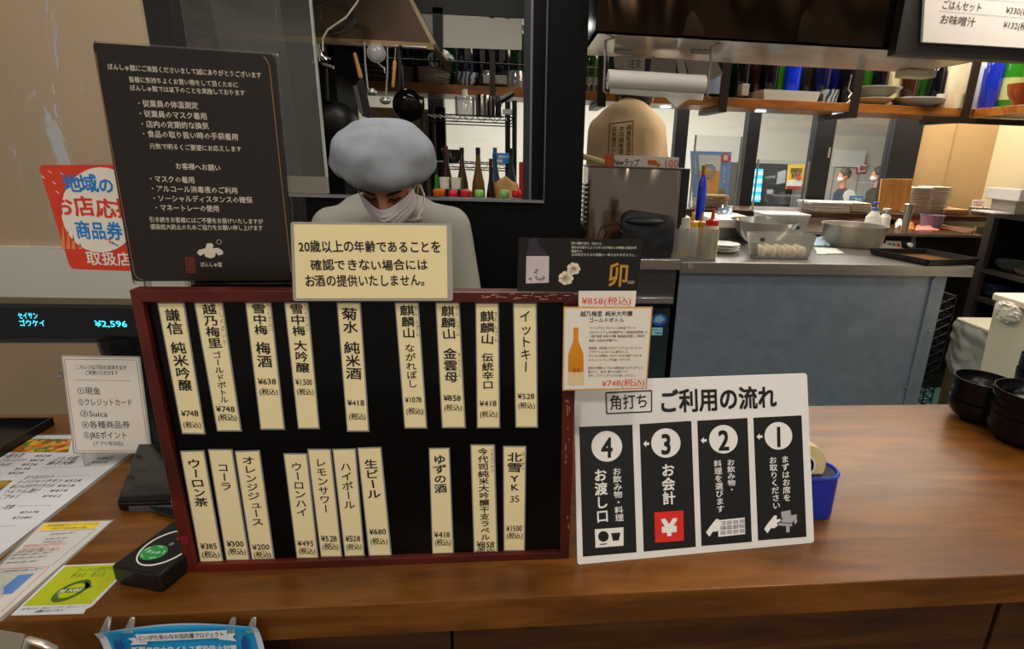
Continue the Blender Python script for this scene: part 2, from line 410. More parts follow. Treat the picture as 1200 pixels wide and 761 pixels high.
for i in range(0, len(ex) - 1, 2):
    if ex[i + 1] - ex[i] > .03:
        struct('window_%d' % k, M().box(ex[i], ex[i + 1], BY + .01, BY + .018, bz, bt), glass); k += 1
struct('latch', M().box(bx(968, 180), bx(970, 180), BY - .03, BY - .02, at(969, 185, Y=BY).z, at(969, 173, Y=BY).z), chrome)
# concourse beyond
CY = 9.5
struct('wall_concourse', M().box(-5, 14, CY, CY + .1, -.25, 3.3), mat('#c9c5b8', .6, 0, .02, 1))
def cz(x, y, Y=CY): p = at(x, y, Y=Y); return p
lk = struct('wall_panelling', M().box(cz(915, 200).x, cz(1058, 200).x, CY - .06, CY, -.25, cz(960, 196).z), mat('#bfbfb8', .45, 0, .04))
for x in (945, 975, 1004, 1030): struct('panel_joint', M().box(cz(x, 200).x, cz(x, 200).x + .02, CY - .063, CY - .06, -.25, cz(960, 196).z), mat('#85857f', .5, 0, 0), lk)

lamp0 = None  # unseen tube lamps added to give the hood and oven streaks of reflection
for lx, ly in ((-.7, .45), (.9, .45), (2.1, .35)):
    l = thing('added_tube_lamp', 'unseen tube lamp added for reflections, above the customers, ' + {-.7: 'left', .9: 'right', 2.1: 'over the bar end'}[lx], 'lamp', (lx, ly, 2.7), 'added reflection lamps')
    obj('housing', M().box(lx - .5, lx + .5, ly - .04, ly + .04, 2.745, 2.78), white, l)
    obj('tube', M().cyl((lx - .48, ly, 2.73), .014, .96, (1, 0, 0)), mat('#fff4e0', .5, 0, 0, emit=22), l)

# ================================================================== BAR COUNTER
barw = wood('#4c2b0f', '#643b11', '#7c4c19', .33, 2.6, (1, 6, 6))
darkw = wood('#2c190b', '#45280f', '#5c3815', .45, 2, (1, 7, 7))
f0 = at(700, 696.5, Z=BZ).y; b0 = at(1050, 474.5, Z=BZ).y
bar = thing('bar_counter', 'long brown wooden bar counter with a thick edge, running across the foreground', 'counter', (0, f0, 0))
obj('worktop', M().box(-2.2, 2.6, f0, b0, BZ - .058, BZ), barw, bar, bevel=.002)
sx = at(1160, 745, Y=f0 + .05).x
for a, b in ((-2.2, -1.2), (-1.2, -.1), (-.1, sx - .003), (sx + .003, 2.6)):
    obj('front_panel', M().box(a + .002, b - .002, f0 + .05, f0 + .07, 0, BZ - .058), darkw, bar, bevel=.002)
obj('back_panel', M().box(-2.2, 2.6, b0 - .06, b0 - .04, 0, BZ - .058), darkw, bar)

# ================================================================== SIGN BOARD AND ITS STRIPS
HP = hplane()
P0 = at(217, 672, Z=BZ); P1 = at(668, 655, Z=BZ)
BP = Pl(P0, P1 - P0, (P1 - P0).cross(V((0, 0, 1))))
redw = wood('#340b07', '#50160d', '#682114', .32, 3, (1, 1, 1), .3)
board = thing('menu_board', 'wide black menu board in a dark red wooden frame standing on the bar', 'menu board', (P0 + P1) / 2)
O = [(151, 340), (678, 343), (667, 655.5), (217, 672)]; I = [(166.5, 354.5), (660.5, 355), (656, 648), (229.5, 662.5)]
for i in range(4):
    j = (i + 1) % 4; obj('frame_rail', slab(BP, [O[i], O[j], I[j], I[i]], -.022, 0), redw, board, bevel=.0012)
obj('backing', slab(BP, [(160, 348), (668, 348), (660, 651), (223, 666)], -.020, -.009), mat('#0b0a0a', .35, 0, 0, spec=.25), board)
obj('cover_sheet', slab(BP, [(163, 351), (664, 352), (658, 650), (226, 664)], -.009, -.0085), clear('board_glass', (.97, .97, .97), .0, .08, ior=1.2), board)
m = M()
for i in range(26):
    x = random.uniform(560, 675); y = random.uniform(344, 351)
    stroke(m, BP, [(x, y), (x + random.uniform(2, 9), y + random.uniform(-1, 1))], .001)
for i in range(16):
    y = random.uniform(380, 640); x = 663.5 + (655 - y) * .016 + random.uniform(-3, 3); stroke(m, BP, [(x, y), (x + random.uniform(-1, 1), y + random.uniform(2, 7))], .001)
obj('scuffs', m, mat('#b8806e', .7, 0, 0), board)
obj('tape_patch', slab(BP, [(211, 628), (221, 627), (222, 637), (213, 637.5)], .0002, .0008), mat('#7a1830', .4, 0, 0), board)

def lerp(a, b, t): return (a[0] + (b[0] - a[0]) * t, a[1] + (b[1] - a[1]) * t)
rows = [
 # quad TL TR BR BL, words[(text,v0,v1)], price, vp, vt, label place, furigana
 ([(179.6, 355.4), (212, 355.4), (237.5, 512.6), (209.6, 512)], [('謙信', .05, .25), ('純米吟醸', .30, .675)], '¥748', .84, .925, 'priced ¥748, leftmost of the top row', []),
 ([(223.3, 355.4), (257.6, 355.4), (280.5, 509), (251.2, 509)], [('越乃梅里', .0, .36), ('ゴールドボトル', .38, .78)], '¥748', .825, .89, 'priced ¥748, second of the top row, above a long name', [('こしのばいり', .0, .34)]),
 ([(284, 355.4), (314.8, 355.4), (331.6, 507), (302.5, 507)], [('雪中梅', .0, .26), ('梅酒', .31, .515)], '¥638', .62, .70, 'priced ¥638 in the top row', [('せっちゅうばい', .0, .23)]),
 ([(330.2, 355.4), (358.8, 355.4), (372.7, 506), (347, 506)], [('雪中梅', .0, .27), ('大吟醸', .30, .56)], '¥1,500', .63, .705, 'priced ¥1,500 in the top row', [('せっちゅうばい', .0, .23)]),
 ([(392.3, 355), (420.8, 355), (431.4, 509.3), (404.9, 509.3)], [('菊水', .045, .245), ('純米酒', .305, .60)], '¥418', .775, .88, 'priced ¥418, in the middle of the top row', []),
 ([(461, 355), (489.4, 355), (499.8, 505.5), (472.8, 505.5)], [('麒麟山', .025, .29), ('ながれぼし', .33, .68)], '¥1078', .77, .86, 'priced ¥1078 in the top row', [('きりんざん', .03, .28)]),
 ([(509.2, 355), (537.8, 355), (545.4, 505), (517, 505)], [('麒麟山', .03, .30), ('金雲母', .365, .64)], '¥858', .76, .835, 'priced ¥858 in the top row', [('きりんざん', .03, .28), ('きんうんも', .4, .6)]),
 ([(556.5, 356), (584.4, 356), (586, 505), (558.4, 505)], [('麒麟山', .065, .335), ('伝統辛口', .40, .69)], '¥418', .80, .885, 'priced ¥418, second from the right in the top row', [('きりんざん', .07, .32)]),
 ([(601, 356), (629.3, 356), (630.7, 504.5), (604, 504.5)], [('イットキー', .06, .56)], '¥528', .745, .82, 'priced ¥528, rightmost of the top row', []),
 ([(207.2, 532), (236, 531.2), (259.2, 663.7), (231.6, 663.7)], [('ウーロン茶', .07, .50)], '¥385', .85, .925, 'priced ¥385, leftmost of the bottom row', []),
 ([(240.3, 530), (269.4, 530), (290.5, 661.5), (262.3, 661.5)], [('コーラ', .12, .37)], '¥300', .845, .915, 'priced ¥300 in the bottom row', []),
 ([(271.8, 532), (301.8, 531.2), (319.5, 659.6), (292.3, 660.8)], [('オレンジジュース', .045, .69)], '¥200', .88, .95, 'priced ¥200 in the bottom row', []),
 ([(329.5, 534.8), (357.9, 534.8), (371.6, 659), (345.6, 659)], [('ウーロンハイ', .08, .60)], '¥495', .85, .925, 'priced ¥495 in the bottom row', []),
 ([(357.9, 529.6), (385.8, 529.6), (399.5, 657.3), (374, 657.3)], [('レモンサワー', .08, .59)], '¥528', .825, .90, 'priced ¥528, the left one of the two at that price in the bottom row', []),
 ([(387.4, 529.6), (415.3, 529), (426, 656), (402.3, 656.8)], [('ハイボール', .12, .56)], '¥528', .83, .905, 'priced ¥528, the right one of the two at that price in the bottom row', []),
 ([(417, 528), (445.5, 527.2), (458, 656), (430.8, 656.5)], [('生ビール', .105, .47)], '¥680', .77, .86, 'priced ¥680 in the bottom row', []),
 ([(501.5, 528.4), (526.3, 528), (531.3, 653), (505.7, 653.7)], [('ゆずの酒', .06, .425)], '¥418', .815, .89, 'priced ¥418 standing alone in the bottom row', []),
 ([(550.7, 524.3), (579.7, 524.3), (583.3, 651.3), (554.7, 651.3)], [('今代司純米大吟醸干支ラベル', .03, .89)], '¥858', .925, .975, 'priced ¥858 with the longest column of writing, bottom row', [('いまよつかさ', .03, .26)]),
 ([(589.2, 526), (616.9, 526), (615.2, 650), (590.1, 650)], [('北雪', .055, .25), ('YK', .265, .43)], '¥1500', .78, .85, 'priced ¥1500, rightmost of the bottom row', [('ほくせつ', .05, .24)]),
]
ORD = ['leftmost of the top row', 'second from the left in the top row', 'third from the left in the top row', 'fourth from the left in the top row', 'fifth from the left in the top row', 'fourth from the right in the top row', 'third from the right in the top row', 'second from the right in the top row', 'rightmost of the top row', 'leftmost of the bottom row', 'second from the left in the bottom row', 'third from the left in the bottom row', 'fourth from the left in the bottom row', 'fifth from the left in the bottom row', 'sixth from the left in the bottom row', 'seventh from the left in the bottom row', 'third from the right in the bottom row', 'second from the right in the bottom row', 'rightmost of the bottom row']
for ri, (qd, words, price, vp, vt, lab, furi) in enumerate(rows):
    lab = 'priced ' + price + ', ' + ORD[ri]
    c = BP.pw(*lerp(qd[3], qd[2], .5))
    t = thing('menu_strip', 'cream menu strip ' + lab, 'menu strip', c, 'handwritten strips on the menu board')
    L_, R_ = qd[0], qd[1]
    gx = lambda q, e: [(q[0][0] - e, q[0][1] - e * .8), (q[1][0] + e, q[1][1] - e * .8), (q[2][0] + e, q[2][1] + e * .4), (q[3][0] - e, q[3][1] + e * .4)]
    off = -.0083
    obj('laminate', slab(BP, qd, off, off + .0006), mat('#8f8b84', .35, 0, 0), t)
    ins = [lerp(lerp(qd[0], qd[1], .05), lerp(qd[3], qd[2], .05), .012), lerp(lerp(qd[0], qd[1], .94), lerp(qd[3], qd[2], .94), .012),
           lerp(lerp(qd[0], qd[1], .94), lerp(qd[3], qd[2], .94), .988), lerp(lerp(qd[0], qd[1], .05), lerp(qd[3], qd[2], .05), .988)]
    obj('paper', slab(BP, ins, off + .0006, off + .0009), cream, t)
    m = M(); uc = .50; W = (qd[1][0] - qd[0][0])
    pt = lambda u, v: lerp(lerp(qd[0], qd[1], u), lerp(qd[3], qd[2], u), v)
    n_ = sum(len(x[0]) for x in words)
    for wd, v0, v1 in words:
        cellpx = (v1 - v0) * 150 / len(wd)
        kata = all(ord(ch) in range(0x3040, 0x3100) for ch in wd)
        wpx = min(W * (.66 if not kata else .50), cellpx * 1.25)
        vline(m, BP, wd, pt(uc, max(v0, .012)), pt(uc, v1), wpx, off + .0012, .02 if not kata else .012, 2, .07)
    if 'YK' in [x[0] for x in words]: hline(m, BP, '35', pt(.28, .50), pt(.74, .50), 10, off + .0012, .004, 2, .05)
    hline(m, BP, price, pt(.13, vp), pt(.86, vp), 8.5, off + .0012, .014, 2, .06)
    hline(m, BP, '(税込)', pt(.13, vt), pt(.90, vt), 7.5, off + .0012, .012, 2, .06)
    for s_, a, b in furi: vline(m, BP, s_, pt(.87, max(a, .012)), pt(.87, b), 4.2, off + .0012, 0, 1, .05)
    obj('lettering', m, ink, t)

# age notice clipped on the frame's top
t = thing('age_notice', 'cream laminated notice with three lines of brush writing, clipped over the top of the frame', 'notice', BP.pw(437, 352.7, .004))
N_ = Pl(BP.w(0, 0, .004), BP.u, BP.n)
obj('laminate', slab(N_, [(340.6, 260), (529.5, 262), (531, 352.7), (343.7, 352.7)], 0, .0007, .004), mat('#a39b90', .3, 0, 0), t)
obj('paper', slab(N_, [(344.5, 263), (523.5, 264.5), (524.5, 349.4), (347.5, 349.6)], .0007, .001), mat('#f0deaa', .5, 0, .02), t)
m = M()
for s_, a, b, h in (('20歳以上の年齢であることを', (350, 288.5), (517, 289.3), 13.5), ('確認できない場合には', (364, 310.5), (502, 310.3), 12.5), ('お酒の提供いたしません。', (357, 329), (505, 328), 13.5)):
    hline(m, N_, s_, a, b, h, .0013, .02, 3, .05)
obj('lettering', m, ink, t)

# ---------------------------------------------------------------- flow sign (leans back 20 degrees)
q0 = at(677, 662, Z=BZ); q1 = at(953, 636.5, Z=BZ); u_ = (q1 - q0).normalized(); bk = V((-u_.y, u_.x, 0)); upv = V((0, 0, cos(rad(20)))) + bk * sin(rad(20))
FP = Pl(q0, u_, u_.cross(upv))
t = thing('instruction_sign', 'white ordering instruction sign with four black numbered columns leaning back on the bar', 'sign', (q0 + q1) / 2)
obj('sheet', slab(FP, [(672.2, 447), (945.8, 437.5), (954.3, 636.4), (676.6, 662.6)], -.003, 0, .006), mat('#dedcd8', .35, 0, .01), t, bevel=.0006)
blk = mat('#121110', .4, 0, 0)
PN = [[(678.7, 500.6), (741, 498), (746, 647.5), (683, 652.7)], [(749.4, 497.3), (810, 493.4), (815.4, 641.2), (754.3, 646.8)],
      [(817, 493.4), (875.8, 490), (881, 635.3), (822, 640.2)], [(882.7, 489.8), (939.2, 487), (945, 629.4), (888.3, 633.7)]]
for p in PN: obj('printed_column', slab(FP, p, .0002, .0004), blk, t)
m = M()
hline(m, FP, '角打ち', (714, 472.3), (760, 469.6), 17, .0006, .012); hline(m, FP, 'ご利用の流れ', (771.5, 471), (910, 465), 26, .0006, .034, 3)
B_ = [(710, 460.5), (763.5, 458), (763.5, 482.6), (711, 485)]
for i in range(4): stroke(m, FP, [B_[i], B_[(i + 1) % 4]], .0022)
for s_, x, y in (('4', 711.3, 523.8), ('3', 780.4, 519.8), ('2', 847.8, 515.4), ('1', 912.2, 511.2)):
    hline(m, FP, s_, (x - 6.6, y), (x + 6.6, y - .4), 30, .0009, .03, 3)
hline(m, FP, 'メニュー', (846.5, 619), (868, 616), 6, .0011, 0, 1)
disc(FP, 707, 628.8, 6.2, .0008, .0009, m)
slab(FP, [(716, 625), (727, 624.3), (725, 633.5), (718, 634)], .0008, .0009, 0, m); slab(FP, [(703, 637.6), (711, 636.8), (711, 638), (703, 638.8)], .0008, .0009, 0, m)
obj('black_print', m, blk, t)
m = M()
for x, y, r in ((711, 523.3, 18), (780.2, 519.4, 17.2), (847.6, 515, 16.7), (912, 511, 16.2)):
    disc(FP, x, y, r, .0004, .0006, m)
for x, y in ((757.2, 520.3), (824.6, 516.4), (890, 512)):
    slab(FP, [(x - 3.6, y), (x, y - 3.8), (x, y - 1.4), (x + 3.4, y - 1.6), (x + 3.4, y + 1.4), (x, y + 1.5), (x, y + 3.8)], .0004, .0006, 0, m)
vline(m, FP, 'お飲み物・料理', (722.4, 548), (726, 611.5), 10.5, .0006, .014)
vline(m, FP, 'お渡し口', (703, 549), (706.3, 613), 15.5, .0006, .026)
vline(m, FP, 'お会計', (782.3, 543), (784, 592), 16, .0006, .026)
vline(m, FP, 'お飲み物・', (856, 538), (857.6, 578), 9.5, .0006, .014); vline(m, FP, '料理を選びます', (840.7, 539), (844.3, 601), 9.5, .0006, .014)
vline(m, FP, 'まずはお席を', (919.5, 534), (922.3, 588), 9.5, .0006, .014); vline(m, FP, 'お取りください', (905.2, 535), (909.9, 597), 9.5, .0006, .014)
slab(FP, [(697, 620.5), (730.6, 618.2), (730.6, 639.6), (697.8, 642.2)], .0004, .0006, 0, m)
obj('white_print', m, mat('#e2dfda', .4, 0, 0), t)
obj('red_square', slab(FP, [(766.8, 600.8), (800.6, 598.5), (801.3, 633.7), (767.8, 636.3)], .0004, .0006), mat('#d3271f', .4, 0, 0), t)
m = M(); hline(m, FP, '¥', (775.5, 618), (792.5, 617), 24, .0009, .045)
slab(FP, [(840.7, 610), (872.5, 606.7), (873, 626), (841.7, 629.4)], .0005, .0007, 0, m)
def hand(m, x, y, s=1.):
    slab(FP, [(x + a * s, y + b * s) for a, b in [(-13, 8), (-9, 2), (-5, -3), (-1, -8), (2, -7.5), (1.5, -3), (6, -4), (6.5, -2), (2, 1), (3, 4), (-1, 7), (-5, 7), (-9, 13)]], .0012, .0014, 0, m)
hand(m, 840, 616); hand(m, 908, 612)
obj('pictogram', m, mat('#e6e3de', .4, 0, 0), t)
m = M()
for i in range(4):
    for j in range(3):
        x, y = 844 + i * 7.4, 611.3 - i * .75 + j * 5.6; slab(FP, [(x, y), (x + 6, y - .6), (x + 6.2, y + 4), (x + .2, y + 4.6)], .0008, .0009, 0, m)
slab(FP, [(915, 600), (926, 598), (927, 606), (916, 608)], .0005, .0007, 0, m)
slab(FP, [(914, 612), (920, 605), (934, 603), (928, 613)], .0008, .0010, 0, m)
slab(FP, [(912, 613), (928, 614), (928, 617), (912, 616)], .0005, .0007, 0, m)
slab(FP, [(921, 616), (925, 616), (925, 624), (921, 624)], .0005, .0007, 0, m); slab(FP, [(930, 609), (933, 605), (934, 612), (931, 615)], .0005, .0007, 0, m)
obj('grey_print', m, mat('#a5a1a6', .5, 0, 0), t)
obj('stand_leg', M().tube([FP.pw(740, 480, -.004), at(752, 560, Z=BZ + .004) + V((0, .16, 0))], .004), blackp, t)
obj('stand_leg', M().tube([FP.pw(880, 470, -.004), at(880, 560, Z=BZ + .004) + V((0, .12, 0))], .004), blackp, t)

# ---------------------------------------------------------------- sake cards on the right end of the frame
CP = Pl(BP.w(0, 0, .012), BP.u, BP.n)
t = thing('bottle_card', 'white card with gold border picturing a golden bottle, over the frame\'s right rail', 'card', CP.pw(708, 457))
obj('card', slab(CP, [(660.4, 360), (764.9, 360), (757.8, 456), (659, 458)], -.0015, 0), mat('#d9a257', .4, .2, .05), t)
obj('paper', slab(CP, [(661.8, 361.6), (763.2, 361.6), (756.3, 454.6), (660.6, 456.4)], 0, .0003), mat('#e4dccd', .5, 0, .02), t)
m = M()
hline(m, CP, '越乃梅里 純米大吟醸', (680, 368), (741.3, 367.4), 6.4, .0006, .012); hline(m, CP, 'ゴールドボトル', (689.6, 375.4), (731.4, 375), 5.6, .0006, .01)
tx = ['ワイングラスでおいしい日本酒アワード', '2020プレミアム大吟醸部門にて最高金賞受賞した', '「越乃梅里 純米大吟醸 無濾過生原酒」の原酒を', '使用した純米大吟醸です。',
      '高級感、存在感のあるオリジナルのゴールドの', 'グラデーションボトルに詰めました。', 'ボトルには美味しさをそのままお届けするため', 'UVカットコーティングを施しております。',
      '純米大吟醸ならではの透明感あるみずみずしい', '飲み口と、自然に華やかな香りです。', '冷やしてワイングラスでお楽しみ下さい。']
ty = [384.3, 389.3, 393.9, 398.9, 407.7, 412.3, 416.8, 421.6, 431.1, 435.6, 440.2]; te = [745, 759.5, 756, 726, 753, 738.5, 752.5, 741, 753.5, 738, 747]
for a, y, e_ in zip(tx, ty, te): hline(m, CP, a, (690.6 - (y - 384) * .03, y + .3), (e_, y), 3.3, .0006, .004, 1)
obj('lettering', m, ink, t)
m = M(); hline(m, CP, '¥748(税込)', (705, 449.4), (756, 448.2), 8.5, .0006, .008, 2, .05); obj('price', m, redink, t)
def bottle_px(cx, y0, y1, w): 
    h = y1 - y0; pr = [(.16, 0), (.17, .07), (.15, .08), (.15, .2), (.2, .26), (.36, .37), (.48, .46), (.5, .52), (.5, .96), (.44, 1)]
    return [(cx - a * w, y0 + b * h) for a, b in pr] + [(cx + a * w, y0 + b * h) for a, b in reversed(pr)]
obj('bottle_picture', slab(CP, bottle_px(674.8, 384, 451, 18), .0004, .0006), mat('#d98a22', .3, .1, .25, 18), t)
obj('bottle_base_picture', slab(CP, [(665.8, 436), (683.8, 436), (683.3, 449), (681, 451), (668, 451), (666, 449)], .0007, .0008), mat('#e3c89a', .3, 0, .1), t)
m = M(); hline(m, CP, 'さと', (670, 434), (680, 434), 5, .001, .01, 1, .2); obj('emblem_print', m, mat('#7a4a1c', .5, 0, 0), t)

t = tag(thing('price_card', 'small white card with ¥858 in red handwriting, below the black card', 'card', CP.pw(711, 359.8)), 'small white card with ¥858 in red handwriting, below the black card', 'card')
CP2 = Pl(BP.w(0, 0, .006), BP.u, BP.n)
obj('paper', slab(CP2, [(678, 341), (745.8, 341), (744, 360), (678, 359.5)], 0, .0006), mat('#e2d8cc', .5, 0, .02), t)
m = M(); hline(m, CP2, '¥858(税込)', (681.5, 352.3), (740, 352.6), 9.5, .0010, .004, 2, .04); obj('price', m, redink, t)

CP3 = Pl(BP.w(0, 0, .001), BP.u, BP.n)
t = thing('zodiac_card', 'black card with bottle, white flowers and gold character on the frame\'s top right', 'card', CP3.pw(680, 341.5))
obj('card', slab(CP3, [(607.9, 278.7), (753.2, 281), (747, 341.5), (605.8, 341)], 0, .0012), mat('#17130f', .35, 0, .05), t)
m = M()
for s_, y, e_ in (('新年の幕開けを祝う、干支ラベル。', 285, 707), ('華やかな香りとふくらみのある味わいが特徴の純米大吟', 289.8, 746), ('醸酒です。', 294.2, 685), ('2023年がさらなる飛躍の一年となりますように。', 298.3, 746.5)): hline(m, CP3, s_, (669.5, y), (e_, y + .6), 3.4, .0014, .006, 1)
for s_, a, b in (('2023', (735, 330.3), (743, 330.6)),): hline(m, CP3, s_, a, b, 4.5, .0014, 0, 1)
obj('lettering', m, mat('#d8d2c4', .5, 0, 0), t)
m = M(); hline(m, CP3, '卯', (711, 322), (735, 321), 26, .0014, .02, 3, .1); obj('gold_character', m, mat('#c9923f', .4, .3, .1), t)
obj('bottle_picture', slab(CP3, [(620.5, 279.5), (629.5, 279.5), (630.5, 285), (636, 292), (642.5, 300), (643, 330.5), (641, 333), (618, 333), (616, 331), (616.5, 300), (618, 292)], .0014, .0015), mat('#322a36', .3, 0, .1), t)
obj('label_picture', slab(CP3, [(616.8, 300), (643.4, 300), (643, 331), (616.2, 332)], .0017, .0018), mat('#c3b4b4', .5, 0, .1, 40), t)
m = M()
for i in range(7): x = random.uniform(618, 638); y = random.uniform(303, 328); stroke(m, CP3, [(x, y), (x + random.uniform(1, 4), y - random.uniform(-2, 3)), (x + 3, y + random.uniform(1, 4))], .0012, .002)
obj('label_print', m, mat('#4d4450', .5, 0, 0), t)
for cx, cy, R0 in ((672, 314.7, 8), (663, 325.7, 9)):
    m = M()
    for ring, (rr, n_) in enumerate(((R0, 7), (R0 * .66, 6), (R0 * .33, 4))):
        for i in range(n_):
            a = 2 * pi * i / n_ + ring * .5; pr = R0 * .42
            slab(CP3, [(cx + (rr - pr) * cos(a) + pr * (1 + .12 * sin(3 * b_)) * cos(b_), cy + ((rr - pr) * sin(a) + pr * sin(b_)) * .92) for b_ in [2 * pi * k_ / 12 for k_ in range(12)]], .0014 + ring * .0002, .0017 + ring * .0003, 0, m)
    obj('flower_picture', m, mat('#e0d0b8', .6, 0, .14, 160), t)

# ---------------------------------------------------------------- brown house-rules sign (in a clear holder behind the board)
t0 = at(140, 331, Y=.86)
RP = vplane(250, 330, Y=.84, yaw=-.5)
t = thing('rules_sign', 'dark brown sign with small white writing and gold corner lines, above the board\'s left end', 'sign', RP.pw(250, 329))
obj('sheet', slab(RP, [(108, 49.5), (321.5, 63.5), (346.8, 329), (156, 330)], -.003, 0, .005), mat('#211a15', .35, 0, .05), t, bevel=.0006)
m = M()
for s_, a, b, h in [('ぽんしゅ館にご来館くださいまして誠にありがとうございます', (126, 78), (306.6, 88.5), 7), ('皆様に気持ちよくお買い物をして頂くために', (151, 93), (279.6, 99.6), 6.8), ('ぽんしゅ館では以下のことを実施しております', (152.4, 102.8), (287.4, 109.2), 6.8),
    ('・従業員の体温測定', (159, 120.8), (232.5, 124), 8), ('・従業員のマスク着用', (160.5, 132.8), (243, 136.5), 8), ('・店内の定期的な換気', (163, 145), (245, 147.8), 8), ('・食品の取り扱い時の手袋着用', (164.5, 156.6), (279.6, 160.7), 8),
    ('元気で明るくご要望にお応えします', (175.5, 171.3), (283.5, 175), 6.6), ('お客様へお願い', (205.5, 194.6), (259, 197), 7.4), ('・マスクの着用', (173, 209.3), (228.6, 211.2), 7.6), ('・アルコール消毒液のご利用', (175, 220.8), (279, 223.5), 7.6),
    ('・ソーシャルディスタンスの確保', (177, 232.2), (296, 234.6), 7.6), ('・マネートレーの使用', (179.5, 243.3), (257.4, 244.6), 7.6), ('引き続きお客様にはご不便をお掛けいたしますが', (175, 257.3), (308.4, 259.8), 6.2), ('感染拡大防止のためご協力をお願い申し上げます', (176.4, 265.8), (308.4, 267.4), 6.2),
    ('ぽんしゅ館', (235, 310), (260.4, 310.2), 5.5)]:
    hline(m, RP, s_, a, b, h, .0004, .012, 1)
slab(RP, [(231, 296.5), (233, 293), (241, 291), (242.5, 285.5), (248, 285), (250.5, 288), (249, 291), (256, 290.5), (261, 294), (261.5, 298), (256, 299.5), (253, 296), (252, 301), (247.5, 303), (241, 301), (239.5, 297.5), (235, 300)], .0002, .0004, 0, m)
pts = [(256.8 + 2.8 * cos(a * pi / 8), 283.6 + 2.6 * sin(a * pi / 8)) for a in range(17)]; stroke(m, RP, pts, .0006, .0004)
obj('white_print', m, mat('#cfc4b4', .5, 0, 0), t)
m = M(); stroke(m, RP, [(112.3, 62), (118, 100), (157.5, 320), (161, 326), (168, 328)], .0011, .0004); stroke(m, RP, [(309, 66), (313, 71), (316, 78), (341.4, 319)], .0011, .0004); obj('gold_line', m, mat('#96724a', .4, .4, 0), t)
m = M(); slab(RP, [(216.8, 301.5), (228.2, 301.8), (229.6, 320), (218.8, 320)], .0002, .0004, 0, m); obj('red_seal', m, mat('#7c3020', .5, 0, .1), t)
m = M()
for c_ in range(3): vline(m, RP, ['越後銘酒', '日本酒館', '新潟清酒'][c_], (219.6 + c_ * 3.4, 302), (220.8 + c_ * 3.4, 319.5), 3.2, .0006, 0, 1)
obj('seal_print', m, mat('#1c1512', .5, 0, 0), t)
obj('holder', slab(RP, [(106, 47), (324, 61), (350, 333), (154, 334.5)], -.006, -.0035, .006), clear('acrylic', (.95, .95, .95), .06, .03), t)
for x in (170, 335):   # clear uprights that carry the holder down to the bar
    p = RP.pw(x, 331, -.005); obj('upright', M().box(p.x - .004, p.x + .004, p.y - .002, p.y + .002, BZ, p.z + .02), clear('acrylic2', (.85, .86, .86), .1, .05), t)

# hanging clear vinyl curtain behind the sign, with wrinkles
VY = .90
va = at(-60, 40, Y=VY).x; vb = at(326, 30, Y=VY).x
def vin(u, v):
    x = va + (vb - va) * u; z = 2.74 - (2.74 - at(200, 300, Y=VY).z) * v
    n_ = noise.noise(V((x * 5, z * 2.2, 1))) * .014 + noise.noise(V((x * 16 + z * 3, z * 8, 5))) * .007 + .005 * sin(x * 26 + 2 * sin(z * 5))
    return (x, VY + .03 + n_, z)
t = obj('vinyl_curtain', M().grid(vin, 90, 110), clear('vinyl', (.93, .92, .9), .01, .05, bump=.6, bscale=9, stretch=(1, 1, .5), haze=.03, ior=1.22), smooth=True, org=V((va, VY, 2.7)))
tag(t, 'crumpled clear vinyl curtain hanging from above behind the dark brown sign', 'curtain')

# red voucher sticker stuck on the curtain
SP = Pl(at(110, 260, Y=.885), V((1, 0, 0)), V((0, -1, 0)))
t = thing('voucher_sticker', 'red sticker with a white blob and blue and red writing, partly behind the brown sign', 'sticker', SP.pw(120, 316))
obj('sheet', slab(SP, [(44.5, 193.5), (200, 193), (214, 320), (82.5, 315.5)], -.001, 0, .008), mat('#cf3a22', .4, 0, .05), t)
m = disc(SP, 118, 246, 46, .0002, .0004, ry=50); obj('white_disc', m, mat('#e6dccf', .5, 0, 0), t)
m = M(); hline(m, SP, '地域の', (74, 215.5), (135, 217), 19, .0006, .03, 2, .08); hline(m, SP, '商品券', (88, 269), (143, 271), 20, .0006, .03, 2, .06); stroke(m, SP, [(131, 283), (134, 286), (139, 288)], .002); obj('blue_print', m, mat('#1c7ac4', .5, 0, 0), t)
m = M(); hline(m, SP, 'お店応援', (62, 241), (160, 245), 22, .0006, .03, 2, .06); stroke(m, SP, [(125, 281), (130, 280), (128, 284), (133, 286)], .0014); obj('red_print', m, mat('#cf3a22', .5, 0, 0), t)
m = M(); hline(m, SP, '取扱店', (101, 302.5), (155, 304), 15.5, .0006, .02, 2)
for x, y in ((57, 200), (71, 202), (62, 213), (49, 206), (66, 224)): stroke(m, SP, [(x, y), (x + 4, y + 3)], .0012)
obj('white_print', m, mat('#e6dccf', .5, 0, 0), t)
m = M()
for x, y0 in ((72, 262), (78, 268), (84, 274), (92, 285)): slab(SP, [(x, 292), (x + 2, y0), (x + 5, 292)], .0002, .0004, 0, m)
obj('skyline_print', m, mat('#e0824a', .5, 0, 0), t)

